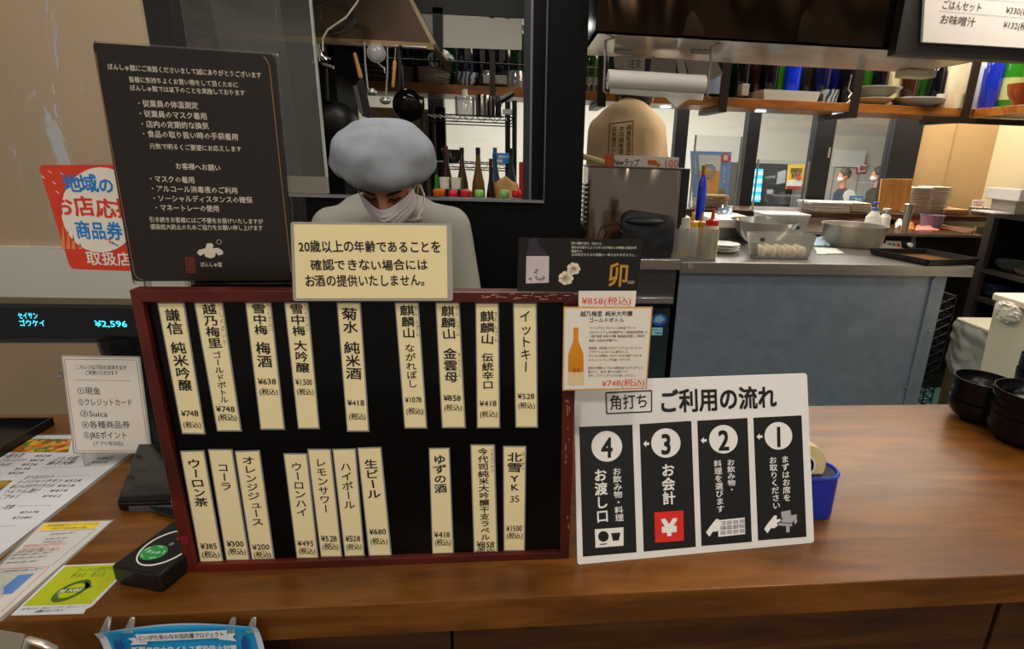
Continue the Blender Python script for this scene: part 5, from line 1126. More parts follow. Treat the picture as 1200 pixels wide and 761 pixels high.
# black soffit with the white price board
bzs = at(1049, 64, Y=1.95).z; sx0 = at(1049, 64, Y=1.95).x
struct('trim_5', M().box(sx0, 3.4, 1.95, 1.995, bzs, 2.78), mat('#1b1411', .4, 0, .15, 5))
MP = Pl((0, 1.935, 1), (1, 0, 0), (0, -1, 0))
t = thing('price_board', 'white price board with rice set and miso soup on the black soffit', 'sign', MP.pw(1150, 56))
obj('board', slab(MP, [(1087, -60), (1290, -50), (1275, 61), (1081, 49.5)], -.012, 0, .004), mat('#d8d2cc', .35, 0, .01), t, bevel=.002)
m = M(); hline(m, MP, 'ごはんセット', (1104, 5), (1151, 9), 11, .001, .008); hline(m, MP, 'お味噌汁', (1101.5, 22), (1143.5, 26.5), 11, .001, .008)
hline(m, MP, '¥330(税込)', (1179, 11.5), (1217, 15), 9, .001, .004); hline(m, MP, '¥132(税込)', (1176, 28.5), (1214, 32.5), 9, .001, .004)
stroke(m, MP, [(1100, 13), (1230, 24)], .0008, .001); stroke(m, MP, [(1106, -4.5), (1230, 6)], .0008, .001); obj('lettering', m, mat('#3a3028', .6, 0, 0), t)

# left hood in the pass-through kitchen (tapered)
LHY = 2.45; a = at(300, 50, Y=LHY); b = at(507, 58.5, Y=LHY); zb = b.z; 
t = thing('tapered_hood', 'dark brown tapered steel hood seen through the pass-through window', 'hood', (a.x, LHY, zb))
top_r = at(452, -3, Y=LHY + .02)
sl = (b.x - top_r.x) / (top_r.z - zb); ztp = 2.7; xr_t = b.x - sl * (ztp - zb) * .55
L0_ = a.x - .5
obj('front_panel', M().prism([V((L0_, LHY, zb + .02)), V((b.x, LHY, zb + .02)), V((xr_t, LHY + .12, ztp)), V((L0_, LHY + .12, ztp))], (0, .01, 0)), mat('#33261a', .4, .8, .12, 3), t)
obj('side_panel', M().prism([V((b.x, LHY + .01, zb + .02)), V((b.x, 3.2, zb + .02)), V((xr_t, 3.1, ztp)), V((xr_t, LHY + .13, ztp))], (-.01, 0, 0)), mat('#4a4030', .35, .8, .1, 3), t)
obj('corner_strip', M().prism([V((b.x - .004, LHY - .006, zb + .02)), V((b.x + .016, LHY - .004, zb + .02)), V((xr_t + .016, LHY + .114, ztp)), V((xr_t - .004, LHY + .114, ztp))], (0, .006, 0)), mat('#4a3f2c', .4, .7, .1), t)
obj('bottom_rim', M().box(L0_, b.x + .004, LHY - .012, LHY + .012, zb, zb + .022), mat('#8a7250', .3, .9, .08), t)
obj('bottom_rim', M().box(b.x - .01, b.x + .004, LHY + .012, 3.2, zb, zb + .022), mat('#5a4c3a', .3, .9, .08), t)

# ================================================================== HANGING BOTTLE SHELF
SY = 3.0; sz0 = at(840, 128, Y=SY).z; sz0 = at(900, 127, Y=SY).z; sz1 = at(900, 116.5, Y=SY).z
shx0 = at(360, 100, Y=SY).x; shx1 = at(1141, 122, Y=SY).x
swood = wood('#6e3d12', '#8f5520', '#a86c2e', .35, 3, (1, 7, 7))
t = thing('bottle_shelf', 'long wooden shelf of bottles hung from the ceiling on black brackets', 'shelf', (1.2, SY, sz0))
obj('plank', M().box(shx0, shx1, SY, SY + .32, sz0, sz1), swood, t, bevel=.002)
obj('plank', M().box(shx1 + .004, shx1 + .9, 2.2, SY + .32, sz0, sz1), swood, t, bevel=.002)
bkt = mat('#2a211b', .4, .3, .1)
for x in (572, 705, 848, 1003, 1136):
    if x == 572: xx = at(577, 100, Y=SY - .02).x; w2 = .012
    else: xx = at(x, 110, Y=SY - .02).x; w2 = .022
    bt_ = thing('shelf_bracket', 'black flat steel hanger of the bottle shelf, ' + {572: 'seen through the pass-through', 705: 'behind the paper roll\'s left end', 848: 'left of the long white tray', 1003: 'left of the nested dishes', 1136: 'rightmost, before the cobalt bottle'}[x], 'bracket', (xx, SY, sz0 - .03), 'shelf hangers')
    ar = obj('hanger', M().box(xx - w2, xx + w2, SY - .03, SY - .018, sz0 - .03, 2.78), bkt, bt_)
    obj('arm', M().box(xx - w2, xx + w2, SY - .018, SY + .3, sz0 - .03, sz0 - .004), bkt, bt_)
tag(obj('shelf_rail', M().box(shx1 - .3, shx1 + .9, SY - .035, SY - .031, sz0 - .035, sz0 - .005), bkt), 'flat black rail under the shelf\'s right end', 'rail')
bb_ = tag(obj('shelf_backing', M().box(shx0, at(1100, 110, Y=SY).x, SY + .322, SY + .33, sz1, sz1 + .34), mat('#121316', .4, 0, .1)), 'black panel closing the back of the hanging bottle shelf', 'panel')
tag(obj('guard_rail', M().tube([(shx0, SY - .02, sz1 + .1), (at(618, 90, Y=SY).x, SY - .02, sz1 + .1)], .004), blackp), 'thin black rail in front of the dishes beyond the pass-through', 'rail')
for x in (772, 908, 1042):
    p = at(x, 127, Z=sz0); l = spot('shelf_downlight', (p.x, SY + .16, sz0 - .012), (p.x, SY + .16, 0), 1.2, (1, .95, .9), 110, .5, .02)
    obj('downlight', M().cyl((p.x, SY + .16, sz0 - .006), .028, .006), mat('#f4f0ff', .4, 0, 0, emit=5), t)
ISH = [(.001, 0), (.05, 0), (.0525, .006), (.0525, .235), (.048, .27), (.03, .31), (.018, .335), (.0155, .375), (.0001, .375)]
CAPP = [(.0165, .372), (.0165, .398), (.0001, .398)]
protos = {}
def bottle(x, Y, col, where, lab=None, sc=1., label=None, labelc='#d8d2bc', cat='bottle'):
    key = (col, label, labelc); p = at(x, 118, Y=Y); loc = V((p.x, Y, sz1))
    lb = lab or where
    if key not in protos:
        r = thing('sake_bottle', lb, 'bottle', loc, 'bottles on the hanging shelf')
        obj('glass', M().lathe(loc, ISH, 20), mat(col, .06, 0, .15, 6, coat=.6), r, smooth=True)
        obj('cap', M().lathe(loc, CAPP, 16), mat('#2a2a2c', .4, .3, 0) if not label else mat('#b8b2a0', .4, .3, 0), r, smooth=True)
        if label: obj('paper_label', M().lathe(loc, [(.0532, .05), (.0532, .16)], 20), mat(labelc, .6, 0, .05), r, smooth=True)
        protos[key] = r; r.scale = (sc,) * 3; return r
    return dup(protos[key], loc, lb, sc=sc)
bl = [(690, '#1c3a12'), (703, '#123a10'), (810, '#173d14'), (848, '#1c4a12'), (866, '#0d0c10'), (884, '#26120c'), (899, '#100c0e'), (911, '#2a6a12'), (925, '#1028b0'), (942, '#1d1a0c'), (960, '#0c1034'), (975, '#0c1048'), (990, '#0c0c0e'), (1014, '#245c14'), (1027, '#0a0a0e'), (1044, '#c8b890'), (1062, '#2a170c'), (1078, '#1a4414'), (1094, '#08080c')]
names = ['leftmost on the right-hand shelf, dark green', 'dark green, second on the right-hand shelf', 'dark green, above the blue-grey sheet', 'green, just left of the second bracket', 'black, first right of the second bracket', 'dark brown, above the white tray\'s left corner', 'near-black, left of the bright green one', 'bright green, above the long white tray', 'bright cobalt, above the long white tray', 'olive-black, right of the cobalt one', 'navy, above the tray\'s right end', 'navy, behind the blue patterned cup', 'black, behind the wire stand', 'green, behind the nested plates', 'black, behind the nested plates', 'frosted cream, between black and brown bottles', 'dark brown, right of the frosted cream one', 'dark green, above the flat blue-white dish', 'black, left of the tall white bottle']
for i, ((x, c_), nm) in enumerate(zip(bl, names)): bottle(x, SY + .20 + .075 * (i % 2), c_, '', 'sake bottle ' + nm, sc=.82)
bottle(1117, SY + .12, '#d9ccae', '', 'tall cream-white sake bottle left of the last bracket')
bottle(1133, SY + .22, '#b8c4d8', '', 'pale blue-white bottle half behind the last bracket')
bottle(1157, SY + .04, '#1a30b4', '', 'cobalt blue bottle right of the last bracket', sc=.9)
bottle(1181, SY + .0, '#2c7c1c', '', 'bright green bottle with a pale label near the right edge', label='y', labelc='#a8b070')
bottle(1203, SY + .02, '#0c0c0e', '', 'black bottle at the right edge behind the orange bowl')
for i, (x, c_) in enumerate([(480, '#0f1c10'), (500, '#0c0f14'), (514, '#143014'), (537, '#1a4a18'), (548, '#0e1230'), (566, '#0d0d14'), (590, '#0c1020'), (610, '#184018')]):
    bottle(x, SY + .20 + .075 * (i % 2), c_, '', 'dark sake bottle on the shelf beyond the pass-through, ' + ['far left', 'second from left', 'green above the big bowls', 'green right of the big bowls', 'navy by the black mullion', 'black behind the clear jar', 'dark blue over the clear box', 'green at the window jamb'][i], sc=.82)
# crockery on the shelf
def onshelf(name, label, cat, x, ytop, ybot, wpx, prof, mt, Y=SY + .06, seg=28, grp=None, z=None):
    p = at(x, ybot, Y=Y); k = (at(x + wpx / 2, ybot, Y=Y) - at(x - wpx / 2, ybot, Y=Y)).length / 2; h = at(x, ytop, Y=Y).z - at(x, ybot, Y=Y).z
    z0 = sz1 if z is None else z
    return tag(obj(name, M().lathe((p.x, Y + k * .0, z0), [(max(r * k, .0001), zz * h) for r, zz in prof], seg), mt, smooth=True, org=V((p.x, Y, z0))), label, cat, grp), h
BWL = [(0, 0), (.45, 0), (.5, .08), (.85, .5), (1, 1), (.96, 1), (.8, .52), (.4, .15), (0, .12)]
PLT = [(0, 0), (.5, 0), (.6, .2), (1, .9), (1, 1), (.95, 1), (.55, .35), (0, .3)]
bw = bpy.data.materials.new('blue_white_ware'); bw.use_nodes = True; nt = bw.node_tree
vo = nt.nodes.new('ShaderNodeTexWave'); vo.inputs['Scale'].default_value = 12; vo.inputs['Distortion'].default_value = 9; cr = nt.nodes.new('ShaderNodeValToRGB'); cr.color_ramp.elements[0].position = .42; cr.color_ramp.elements[0].color = lin('#33485e'); cr.color_ramp.elements[1].position = .55; cr.color_ramp.elements[1].color = lin('#b4b8b4')
tc = nt.nodes.new('ShaderNodeTexCoord'); nt.links.new(tc.outputs['Object'], vo.inputs['Vector']); nt.links.new(vo.outputs[0], cr.inputs[0]); nt.links.new(cr.outputs[0], nt.nodes['Principled BSDF'].inputs['Base Color']); nt.nodes['Principled BSDF'].inputs['Roughness'].default_value = .25
for i in range(6):
    o, h = onshelf('white_plate', 'white plate, %s of the six under the blue bowls' % ordw(i, 6), 'plate', 509, 92.5, 97, 40 - abs(i - 4), PLT, mat('#e0dcd0', .3, 0, .03), SY + .14, grp='six stacked white plates', z=sz1 + i * .0135)
z = sz1 + 6 * .0135
o, h = onshelf('blue_bowl', 'lower blue patterned bowl upon the stack of six plates', 'bowl', 517, 72, 84, 30, BWL, bw, SY + .14, z=z, grp='blue bowls'); onshelf('blue_bowl', 'upper blue patterned bowl upon the stack of six plates', 'bowl', 517, 62, 73, 32, [(r, 1 - zz) for r, zz in reversed(BWL)], bw, SY + .14, z=z + h, grp='blue bowls')
for i in range(5): onshelf('dark_plate', 'dark plate, %s of the five at the far left' % ordw(i, 5), 'plate', 475, 92, 96.5, 22, PLT, mat('#8a7f70', .4, 0, .05), SY + .14, grp='five stacked dark plates', z=sz1 + i * .0165)
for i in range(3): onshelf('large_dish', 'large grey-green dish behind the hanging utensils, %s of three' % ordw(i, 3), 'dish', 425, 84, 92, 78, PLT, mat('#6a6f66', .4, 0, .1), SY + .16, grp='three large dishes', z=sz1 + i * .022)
onshelf('blue_bowl', 'round blue and white bowl left of the black mullion', 'bowl', 547, 82, 98, 28, BWL, bw); onshelf('dark_bowl', 'dark bowl right behind the black mullion', 'bowl', 563, 84, 98, 18, BWL, mat('#2c3030', .3, 0, .1), SY + .12)
jar = clear('jar_glass', (.75, .77, .74), .15, .05, haze=.15)
onshelf('glass_jar', 'squat glass jar behind the clear box', 'jar', 573, 76, 98, 17, [(0, 0), (1, 0), (1, .8), (.85, 1), (0, 1)], jar, SY + .16); onshelf('glass_jar', 'tall glass jar at the window jamb', 'jar', 604.5, 78, 99, 17, [(0, 0), (1, 0), (1, .85), (.9, .95), (.9, 1), (0, 1)], jar, SY + .05)
boxthing('clear_box', 'clear plastic box of sachets beside the tall glass jar', 'box', 566, 594, 88, 98, SY + .03, .12, mat('#9c988a', .3, 0, .15, 40)); boxthing('cream_stick', 'cream paper tag standing between the jars', 'tag', 580, 584.5, 76, 89, SY + .2, .02, mat('#cfc4a0', .6, 0, 0))
# stemware
for i, x in enumerate((690, 696, 702)):
    onshelf('wine_glass', ['left', 'middle', 'right'][i] + ' small stemmed glass beside the black column', 'glass', x, 86, 104, 9, [(0, 0), (.8, 0), (.1, .06), (.1, .4), (.8, .6), (.75, 1), (.7, 1), (.7, .62), (0, .45)], mat('#a8acac', .1, .6, .1), SY + .08)
m = M(); a = at(688, 78.5, Y=SY + .02); b = at(707, 79.5, Y=SY + .02); m.tube([a, b], .004); o = tag(obj('shelf_rail', m, steel), 'thin metal rail above the stemmed glasses', 'rail')
boxthing('blue_grey_sheet', 'blue-grey folder standing on the shelf right of the paper roll', 'folder', 825, 848, 84, 110, SY + .05, .02, mat('#7a8aa0', .5, 0, .1)); boxthing('milk_carton', 'narrow whitish carton left of the second bracket', 'carton', 849, 854, 92, 111, SY + .06, .05, mat('#b8b8ae', .5, 0, .05))
boxthing('pale_box', 'small pale box right of the second bracket', 'box', 869.5, 878, 98, 112, SY + .05, .06, mat('#8f887a', .6, 0, .1))
o, cxt, hwt, _, _ = tub('white_tray', 'long rectangular white tray standing on the shelf edge', 896, 963, 101, 113, SY + .01, .24, mat('#c6c2b6', .35, 0, .03), 'tray', .94); o.location.z = sz1
onshelf('patterned_cup', 'blue patterned cup right of the long white tray', 'cup', 971, 99, 115, 20, [(0, 0), (.85, 0), (1, 1), (.93, 1), (.8, .1), (0, .1)], bw, SY + .08)
m = M(); p = at(996, 122, Y=SY + .02)
for s_ in (-1, 1): m.tube([(p.x + s_ * .02, SY + .02, sz1), (p.x - s_ * .015, SY + .02, sz1 + .03), (p.x + s_ * .018, SY + .03, sz1 + .07), (p.x + s_ * .012, SY + .03, sz1 + .14)], .003)
m.tube([(p.x - .02, SY + .02, sz1 + .003), (p.x + .02, SY + .02, sz1 + .003)], .003); tag(obj('wire_stand', m, chrome, smooth=True), 'small twisted wire stand left of the nested plates', 'stand')
onshelf('oval_dish', 'lower grey dish of the nested pair', 'dish', 1023, 110, 119, 40, PLT, mat('#a8a490', .35, 0, .05), SY + .10, grp='nested dishes'); onshelf('oval_dish', 'upper grey-green dish of the nested pair', 'dish', 1027, 96, 108, 50, PLT, mat('#8f9384', .35, 0, .05), SY + .12, grp='nested dishes', z=sz1 + .045)
onshelf('flat_dish', 'shallow white dish with blue leaves tilted on the shelf edge', 'dish', 1074, 109, 120, 56, PLT, bw if False else mat('#b9bcb4', .3, 0, .06, 20), SY + .10)
onshelf('sake_cup', 'white sake cup behind the shallow dish', 'cup', 1085, 102, 116, 10, [(0, 0), (.85, 0), (1, 1), (.9, 1), (.8, .1), (0, .1)], white, SY + .18); onshelf('sake_cup', 'white sake cup right of the shallow dish', 'cup', 1102, 103, 120, 10, [(0, 0), (.85, 0), (1, 1), (.9, 1), (.8, .1), (0, .1)], mat('#b0aca0', .4, 0, .04), SY + .06)
onshelf('sake_cup', 'cream sake cup before the tall cream-white bottle', 'cup', 1122, 104, 121, 11, [(0, 0), (.85, 0), (1, 1), (.9, 1), (.8, .1), (0, .1)], mat('#cfc09a', .4, 0, .06), SY + .02)
onshelf('orange_bowl', 'glazed orange-brown bowl at the right edge of the shelf', 'bowl', 1200, 84, 110, 34, BWL, mat('#a2491a', .2, 0, .12, 12, coat=.4), SY - .25, z=sz1)
print('kitchen done')

# ================================================================== THINGS BEHIND THE PASS-THROUGH
# white blinds hanging behind the mullion, black post
BLY = 2.96
for i, (qd, lab) in enumerate([([(470, -30), (506.5, -30), (507.5, 58), (470, 56)], 'pale panel hanging behind the tapered hood\'s sloping edge'), ([(518, 18), (611.5, 23), (611.5, 58.5), (519, 55.5)], 'wide cream panel hanging above the bottles beyond the pass-through')]):
    pl = Pl((0, BLY, 1), (1, 0, 0), (0, -1, 0)); tag(obj('roller_blind', slab(pl, qd, -.006, 0), mat('#e6e2d6' if i else '#b8b4aa', .6, 0, .03)), lab, 'blind')
pl = Pl((0, BLY - .01, 1), (1, 0, 0), (0, -1, 0))
struct('trim_6', slab(pl, [(506.5, 8), (519, 9), (519, 60), (508, 60)], -.02, 0), mat('#15120f', .5, 0, .1))
struct('trim_7', slab(pl, [(455, -40), (640, -30), (640, 22.5), (462, 13)], -.02, 0), mat('#23221f', .5, 0, .1))

# wire rack with canisters
RY = 2.72; a = at(495, 133, Y=RY); b = at(603, 139, Y=RY); rz1 = a.z; rz2 = at(560, 192, Y=RY).z; dp = .34
t = thing('wire_shelf_rack', 'black wire shelf rack behind the pass-through window', 'rack', ((a.x + b.x) / 2, RY, SZ))
for x in (a.x, b.x):
    for y in (RY, RY + dp): obj('post', M().cyl((x, y, KF), .011, rz1 + .07 - KF, seg=10), blackp, t)
for z in (rz1, rz2):
    m = M()
    for dz in (0, -.028): m.tube([(a.x, RY, z + dz), (b.x, RY, z + dz)], .0028, 6); m.tube([(a.x, RY + dp, z + dz), (b.x, RY + dp, z + dz)], .0028, 6)
    n_ = 14; m.tube([(a.x + (b.x - a.x) * i / n_, RY, z - (.028 if i % 2 else 0)) for i in range(n_ + 1)], .0018, 5)
    for i in range(15): x = a.x + (b.x - a.x) * (i + .5) / 15; m.tube([(x, RY, z), (x, RY + dp, z)], .0022, 5)
    obj('wire_shelf', m, mat('#3a3a3a', .3, .8, .1), t)
def oncan(name, label, cat, x, yt, yb, wpx, prof, mt, z, Y, parts=()):
    p = at(x, yb, Y=Y); k = (at(x + 1, yb, Y=Y) - at(x, yb, Y=Y)).length; h = at(x, yt, Y=Y).z - at(x, yb, Y=Y).z; loc = V((p.x, Y, z))
    if not parts: return tag(obj(name, M().lathe(loc, [(max(r * wpx / 2 * k, .0001), q * h) for r, q in prof], 24), mt, smooth=True, org=loc), label, cat)
    t = thing(name, label, cat, loc); obj('body', M().lathe(loc, [(max(r * wpx / 2 * k, .0001), q * h) for r, q in prof], 24), mt, t, smooth=True)
    for n_, pr, mm in parts: obj(n_, M().lathe(loc, [(max(r * wpx / 2 * k, .0001), q * h) for r, q in pr], 24), mm, t, smooth=True)
    return t
CYL = [(0, 0), (1, 0), (1, .97), (.97, 1), (0, 1)]
oncan('measuring_jug', 'clear measuring jug with a white stopper on the wire rack', 'jug', 545, 108, 131, 23, CYL, clear('jug', (.8, .8, .8), .12, .05, haze=.25), rz1, RY + .12, [('stopper', [(.3, 1), (.42, 1.02), (.42, 1.1), (.3, 1.12), (.28, 1.38), (.34, 1.4), (0, 1.4)], mat('#d8d2c4', .4, 0, 0))])
oncan('steel_canister', 'plain steel canister right of the measuring jug', 'canister', 566, 106, 132, 17, CYL, mat('#8e8b86', .22, 1, .05), rz1, RY + .12)
oncan('steel_canister', 'narrow darker steel canister against the wider one', 'canister', 576, 107, 132, 8, CYL, mat('#6a655e', .25, 1, .05), rz1, RY + .12)
oncan('pepper_mill', 'dark pepper mill at the wire rack\'s right end', 'mill', 584, 107, 132, 8, [(0, 0), (1, 0), (.8, .5), (1, .6), (1, .85), (.6, 1), (0, 1)], blackp, rz1, RY + .1)
p = at(594, 114, Y=RY + .1); tag(obj('black_clamp', M().tube([p + V((-.05, 0, -.03)), p, p + V((.03, 0, .02))], .014, 8), blackp, smooth=True), 'black clamp head leaning over the pepper mill', 'clamp')
boxthing('white_box', 'small white box behind the pepper mill', 'box', 589, 602, 128, 134, RY + .24, .05, white)
oncan('steel_bowl', 'small steel bowl on the lower wire shelf', 'bowl', 531, 177, 192, 28, BWL, mat('#a09684', .15, 1, .1), rz2, RY + .12)
bb = boxthing('blue_box', 'bright blue box with white print on the lower wire shelf', 'box', 577, 602, 179.5, 192, RY + .02, .08, mat('#1f86c8', .4, 0, .03))
BX = Pl((0, RY + .0195, 1), (1, 0, 0), (0, -1, 0)); m = M(); hline(m, BX, '業務用タイプ', (584, 183.5), (600, 184), 3.4, 0, .03, 1); slab(BX, [(579, 186.5), (589, 187), (589, 190.5), (579, 190)], 0, .001, 0, m); disc(BX, 581, 183, 1.8, 0, .001, m, seg=12); obj('white_print', m, whitep, bb)
# bottles and caps on the worktop behind the sill
WZ = oz - .22
t = thing('rear_worktop', 'steel worktop behind the pass-through sill', 'counter', (-.2, 2.6, KF))
obj('top', M().box(-.75, ox1 + .1, 2.25, 2.66, WZ - .04, WZ), steel, t); obj('body', M().box(-.75, ox1 + .1, 2.27, 2.64, KF, WZ - .04), blackp, t)
def wb(x, ytop, wpx, Y, col, label, red=False, capc='#15151a'):
    p = at(x, ytop, Y=Y); k = (at(x + 1, ytop, Y=Y) - p).length; H = p.z - WZ; r = wpx / 2 * k; loc = V((p.x, Y, WZ))
    t = thing('sauce_bottle', label, 'bottle', loc, 'bottles behind the sill')
    obj('glass', M().lathe(loc, [(.0001, 0), (r, 0), (r, H - .19), (r * .9, H - .15), (r * .4, H - .08), (r * .3, H - .02), (0, H - .02)], 20), mat(col, .1, 0, .15, 8, coat=.4), t, smooth=True)
    obj('cap', M().lathe(loc, [(r * .34, H - .03), (r * .34, H), (0, H)], 14), mat(capc, .4, .2, 0), t, smooth=True)
wb(541, 173, 15, 2.58, '#3e2a0c', 'brown bottle left of the amber one, behind the steel bowl')
wb(560, 173, 16, 2.58, '#5d441a', 'amber brown bottle in the middle of the row')
wb(522, 171, 17, 2.62, '#2a1112', 'dark bottle with a maroon cap, left in the row', capc='#5a1620')
wb(580, 173, 14, 2.63, '#24435c', 'bottle with a blue-grey cap behind the blue box', capc='#3d5f7c')
wb(599, 174, 14, 2.63, '#20242a', 'dark bottle at the right end behind the blue box')
wb(575, 186, 12, 2.46, '#1e0f0c', 'short near-black bottle with a red-brown neck', capc='#4a1512')
wb(511, 196, 12, 2.52, '#2e7a1c', 'green bottle just right of the cook\'s cap')
for x, c_, nm in ((512, '#d8601c', 'orange-capped bottle nearest the cook'), (529, '#c3232a', 'first red-capped bottle'), (544.5, '#c92a30', 'second red-capped bottle, the largest cap'), (560.5, '#7fb35a', 'green-capped bottle between the red ones and the dark bottle'), (591, '#8ab36a', 'green-capped bottle near the brown paper bag'), (605.5, '#c3232a', 'red-capped bottle at the window corner')):
    wy = 14 if x == 544.5 else 11; p = at(x, 224 if x != 512 else 223, Y=2.24); k = (at(x + 1, 224, Y=2.24) - p).length; loc = V((p.x, 2.30, WZ)); H = p.z - WZ
    t = thing('capped_bottle', nm + ' on the sill', 'bottle', loc, 'capped seasoning bottles')
    r = wy / 2 * k
    obj('cap', M().lathe(loc, [(r * .9, H - .028), (r, H - .025), (r, H - .004), (r * .8, H), (0, H)], 18), mat(c_, .35, 0, .03), t, smooth=True)
    obj('body', M().lathe(loc, [(.0001, 0), (r * 1.3, 0), (r * 1.3, H - .08), (r * .8, H - .03), (0, H - .03)], 18), mat('#b8b4a8', .25, 0, .05), t, smooth=True)
for i, x in enumerate((521, 534.5)):
    oncan('white_cup', ['left', 'right'][i] + ' small white cup between the bottles, behind the caps', 'cup', x, 208, 221, 12.5, [(0, 0), (.9, 0), (1, 1), (.92, 1), (.85, .1), (0, .1)], mat('#cfc8b8', .4, 0, .05), at(527, 221, Y=2.45).z, 2.45)
tag(obj('cup_riser', M().box(at(512, 221, Y=2.4).x, at(545, 221, Y=2.4).x, 2.40, 2.50, WZ, at(527, 221, Y=2.45).z), blackp), 'dark riser under the two small white cups', 'riser')
def bag(u, q): n_ = noise.noise(u * 3.5) * .02; return V((max(-.06, min(.06, q.x * 1.3)), q.y, q.z)) + u * n_
p = at(591, 225, Y=2.5); tag(obj('paper_bag', M().ell((p.x, 2.52, WZ + .13), .058, .05, .15, fn=bag, seg=28, rings=22), mat('#a8814c', .8, 0, .1, 20, .3, bscale=30), smooth=True), 'crumpled brown paper bag behind the sill', 'bag')
p = at(611.5, 230, Y=2.35); tag(obj('red_packet', M().box(p.x - .012, p.x + .012, 2.35, 2.40, WZ, at(611, 190, Y=2.35).z), mat('#b32327', .4, 0, .1), bevel=.004), 'upright red packet at the right jamb', 'packet')

# utensils hanging from a rail under the tapered hood
UY = 2.38; ra = at(350, 49, Y=UY); rb_ = at(500, 56, Y=UY)
tag(obj('utensil_rail', M().tube([ra, rb_], .005), steel), 'steel rail under the tapered hood carrying utensils', 'rail')
def U(x, y, dy=0): return at(x, y, Y=UY - .012 + dy)
hw = mat('#b07a3c', .5, 0, .1)
t = thing('ladle', 'small steel ladle with a long handle, left of the strainer', 'ladle', U(427, 50)); obj('handle', M().tube([U(427, 49), U(428, 75), U(431, 104)], .004), chrome, t); obj('bowl', M().ell(U(436, 108), .02, .02, .014), chrome, t, smooth=True)
t = thing('ladle', 'small steel ladle hanging right of the strainer', 'ladle', U(455, 58)); obj('handle', M().tube([U(454, 55), U(454, 85), U(452, 113)], .0035), chrome, t); obj('bowl', M().ell(U(451.5, 118), .021, .02, .014), chrome, t, smooth=True)
t = thing('slicer_knife', 'big square-bladed turner with a wooden handle', 'turner', U(416, 60)); obj('handle', M().cap(U(416, 64), .007, U(422.5, 90), .009, 10), hw, t, smooth=True); obj('blade', M().prism([U(422, 92), U(426, 93), U(435, 133), U(433, 139), U(424, 136), U(414, 102), U(417, 99)], (0, .003, 0)), blackp, t); obj('blade_face', M().prism([U(413.5, 101, -.003), U(418.5, 99.5, -.003), U(426, 135, -.003), U(421, 132, -.003)], (0, .002, 0)), mat('#77736a', .25, .9, .1), t)
t = thing('strainer', 'round mesh strainer hanging among the utensils', 'strainer', U(441, 61)); c = U(441, 62); r = (U(451.5, 62) - c).length
obj('ring', M().tube([c + V((r * cos(i * pi / 14), 0, r * sin(i * pi / 14))) for i in range(28)], .0025, 6, True), chrome, t, smooth=True); obj('mesh_net', M().ell(c, r, .018, r), clear('net', (.6, .6, .6), .05, .2, haze=.3), t, smooth=True); obj('handle', M().tube([c + V((.0, 0, -r)), U(450, 80), U(451, 86)], .003), chrome, t)
t = thing('brush', 'brush with an orange wooden handle hanging right in the row', 'brush', U(462, 60)); obj('handle', M().cap(U(462.5, 73), .007, U(460.5, 101), .006, 10), hw, t, smooth=True); obj('ferrule', M().tube([U(463.5, 56), U(462.5, 72)], .0025), chrome, t)
t = thing('tongs', 'bunch of steel tongs hanging at the rail\'s left end', 'tongs', U(352, 55))
for i in range(6): obj('tine', M().tube([U(366 + i * 1.5, 51), U(372 + i, 60 + i), U(366 + i * 4.2, 74 - i * 1.0)], .0035), chrome, t, smooth=True)
obj('hook', M().box(*[v for ab_ in zip(U(378, 78), U(392, 76) + V((0, .01, .012))) for v in ab_]) if False else M().tube([U(378, 75), U(391, 79)], .006), chrome, t)
tag(obj('white_cable', M().tube([U(424, -20, -.05), U(419, 2, -.05), U(406, 20, -.05), U(384, 35, -.05), U(378, 45, -.05), U(378.5, 60, -.05)], .0035), mat('#b8b2a4', .4, 0, .05), smooth=True), 'pale cable curving down in front of the tapered hood', 'cable')
m = M()
for i in range(4): c = U(388 + i * 3, 22 + i * 3, -.03); m.tube([c + V((.062 * cos(k_ * pi / 12), .0, .05 * sin(k_ * pi / 12) + .01 * i)) for k_ in range(25)], .003, 6)
tag(obj('cable_coil', m, mat('#1a1512', .4, 0, .1), smooth=True), 'coiled dark cable in the window\'s upper left', 'cable')
t = thing('black_wok', 'black wok hanging in shadow left of the cook\'s cap', 'pan', U(386, 120)); obj('pan', M().lathe(U(386, 150, .1), [(0, 0), (.05, .004), (.085, .02), (.105, .05), (.108, .05), (.086, .015), (.05, -.004), (0, -.008)], 32, (0, 1, .1)), mat('#0d0c0c', .4, .3, .1), t, smooth=True); obj('handle', M().tube([U(384, 118, .1), U(382, 80, .1), U(380, 53, .0)], .007), blackp, t)
t = thing('black_skillet', 'dark skillet with a shining highlight above the cook\'s cap', 'pan', U(477, 120)); obj('pan', M().lathe(U(477, 124, .05), [(0, 0), (.04, .003), (.055, .014), (.06, .03), (.062, .03), (.056, .01), (.04, -.004), (0, -.006)], 32, (0, 1, .1)), mat('#15110e', .12, .7, .1), t, smooth=True); obj('handle', M().tube([U(472, 105, .05), U(470, 75, .05), U(469, 54, 0)], .006), blackp, t)
t = thing('black_tongs', 'slim black-handled spatula beside the brush', 'spatula', U(469, 60)); obj('handle', M().tube([U(467, 55, -.01), U(468, 80, -.01), U(467, 106, -.01)], .006), blackp, t)
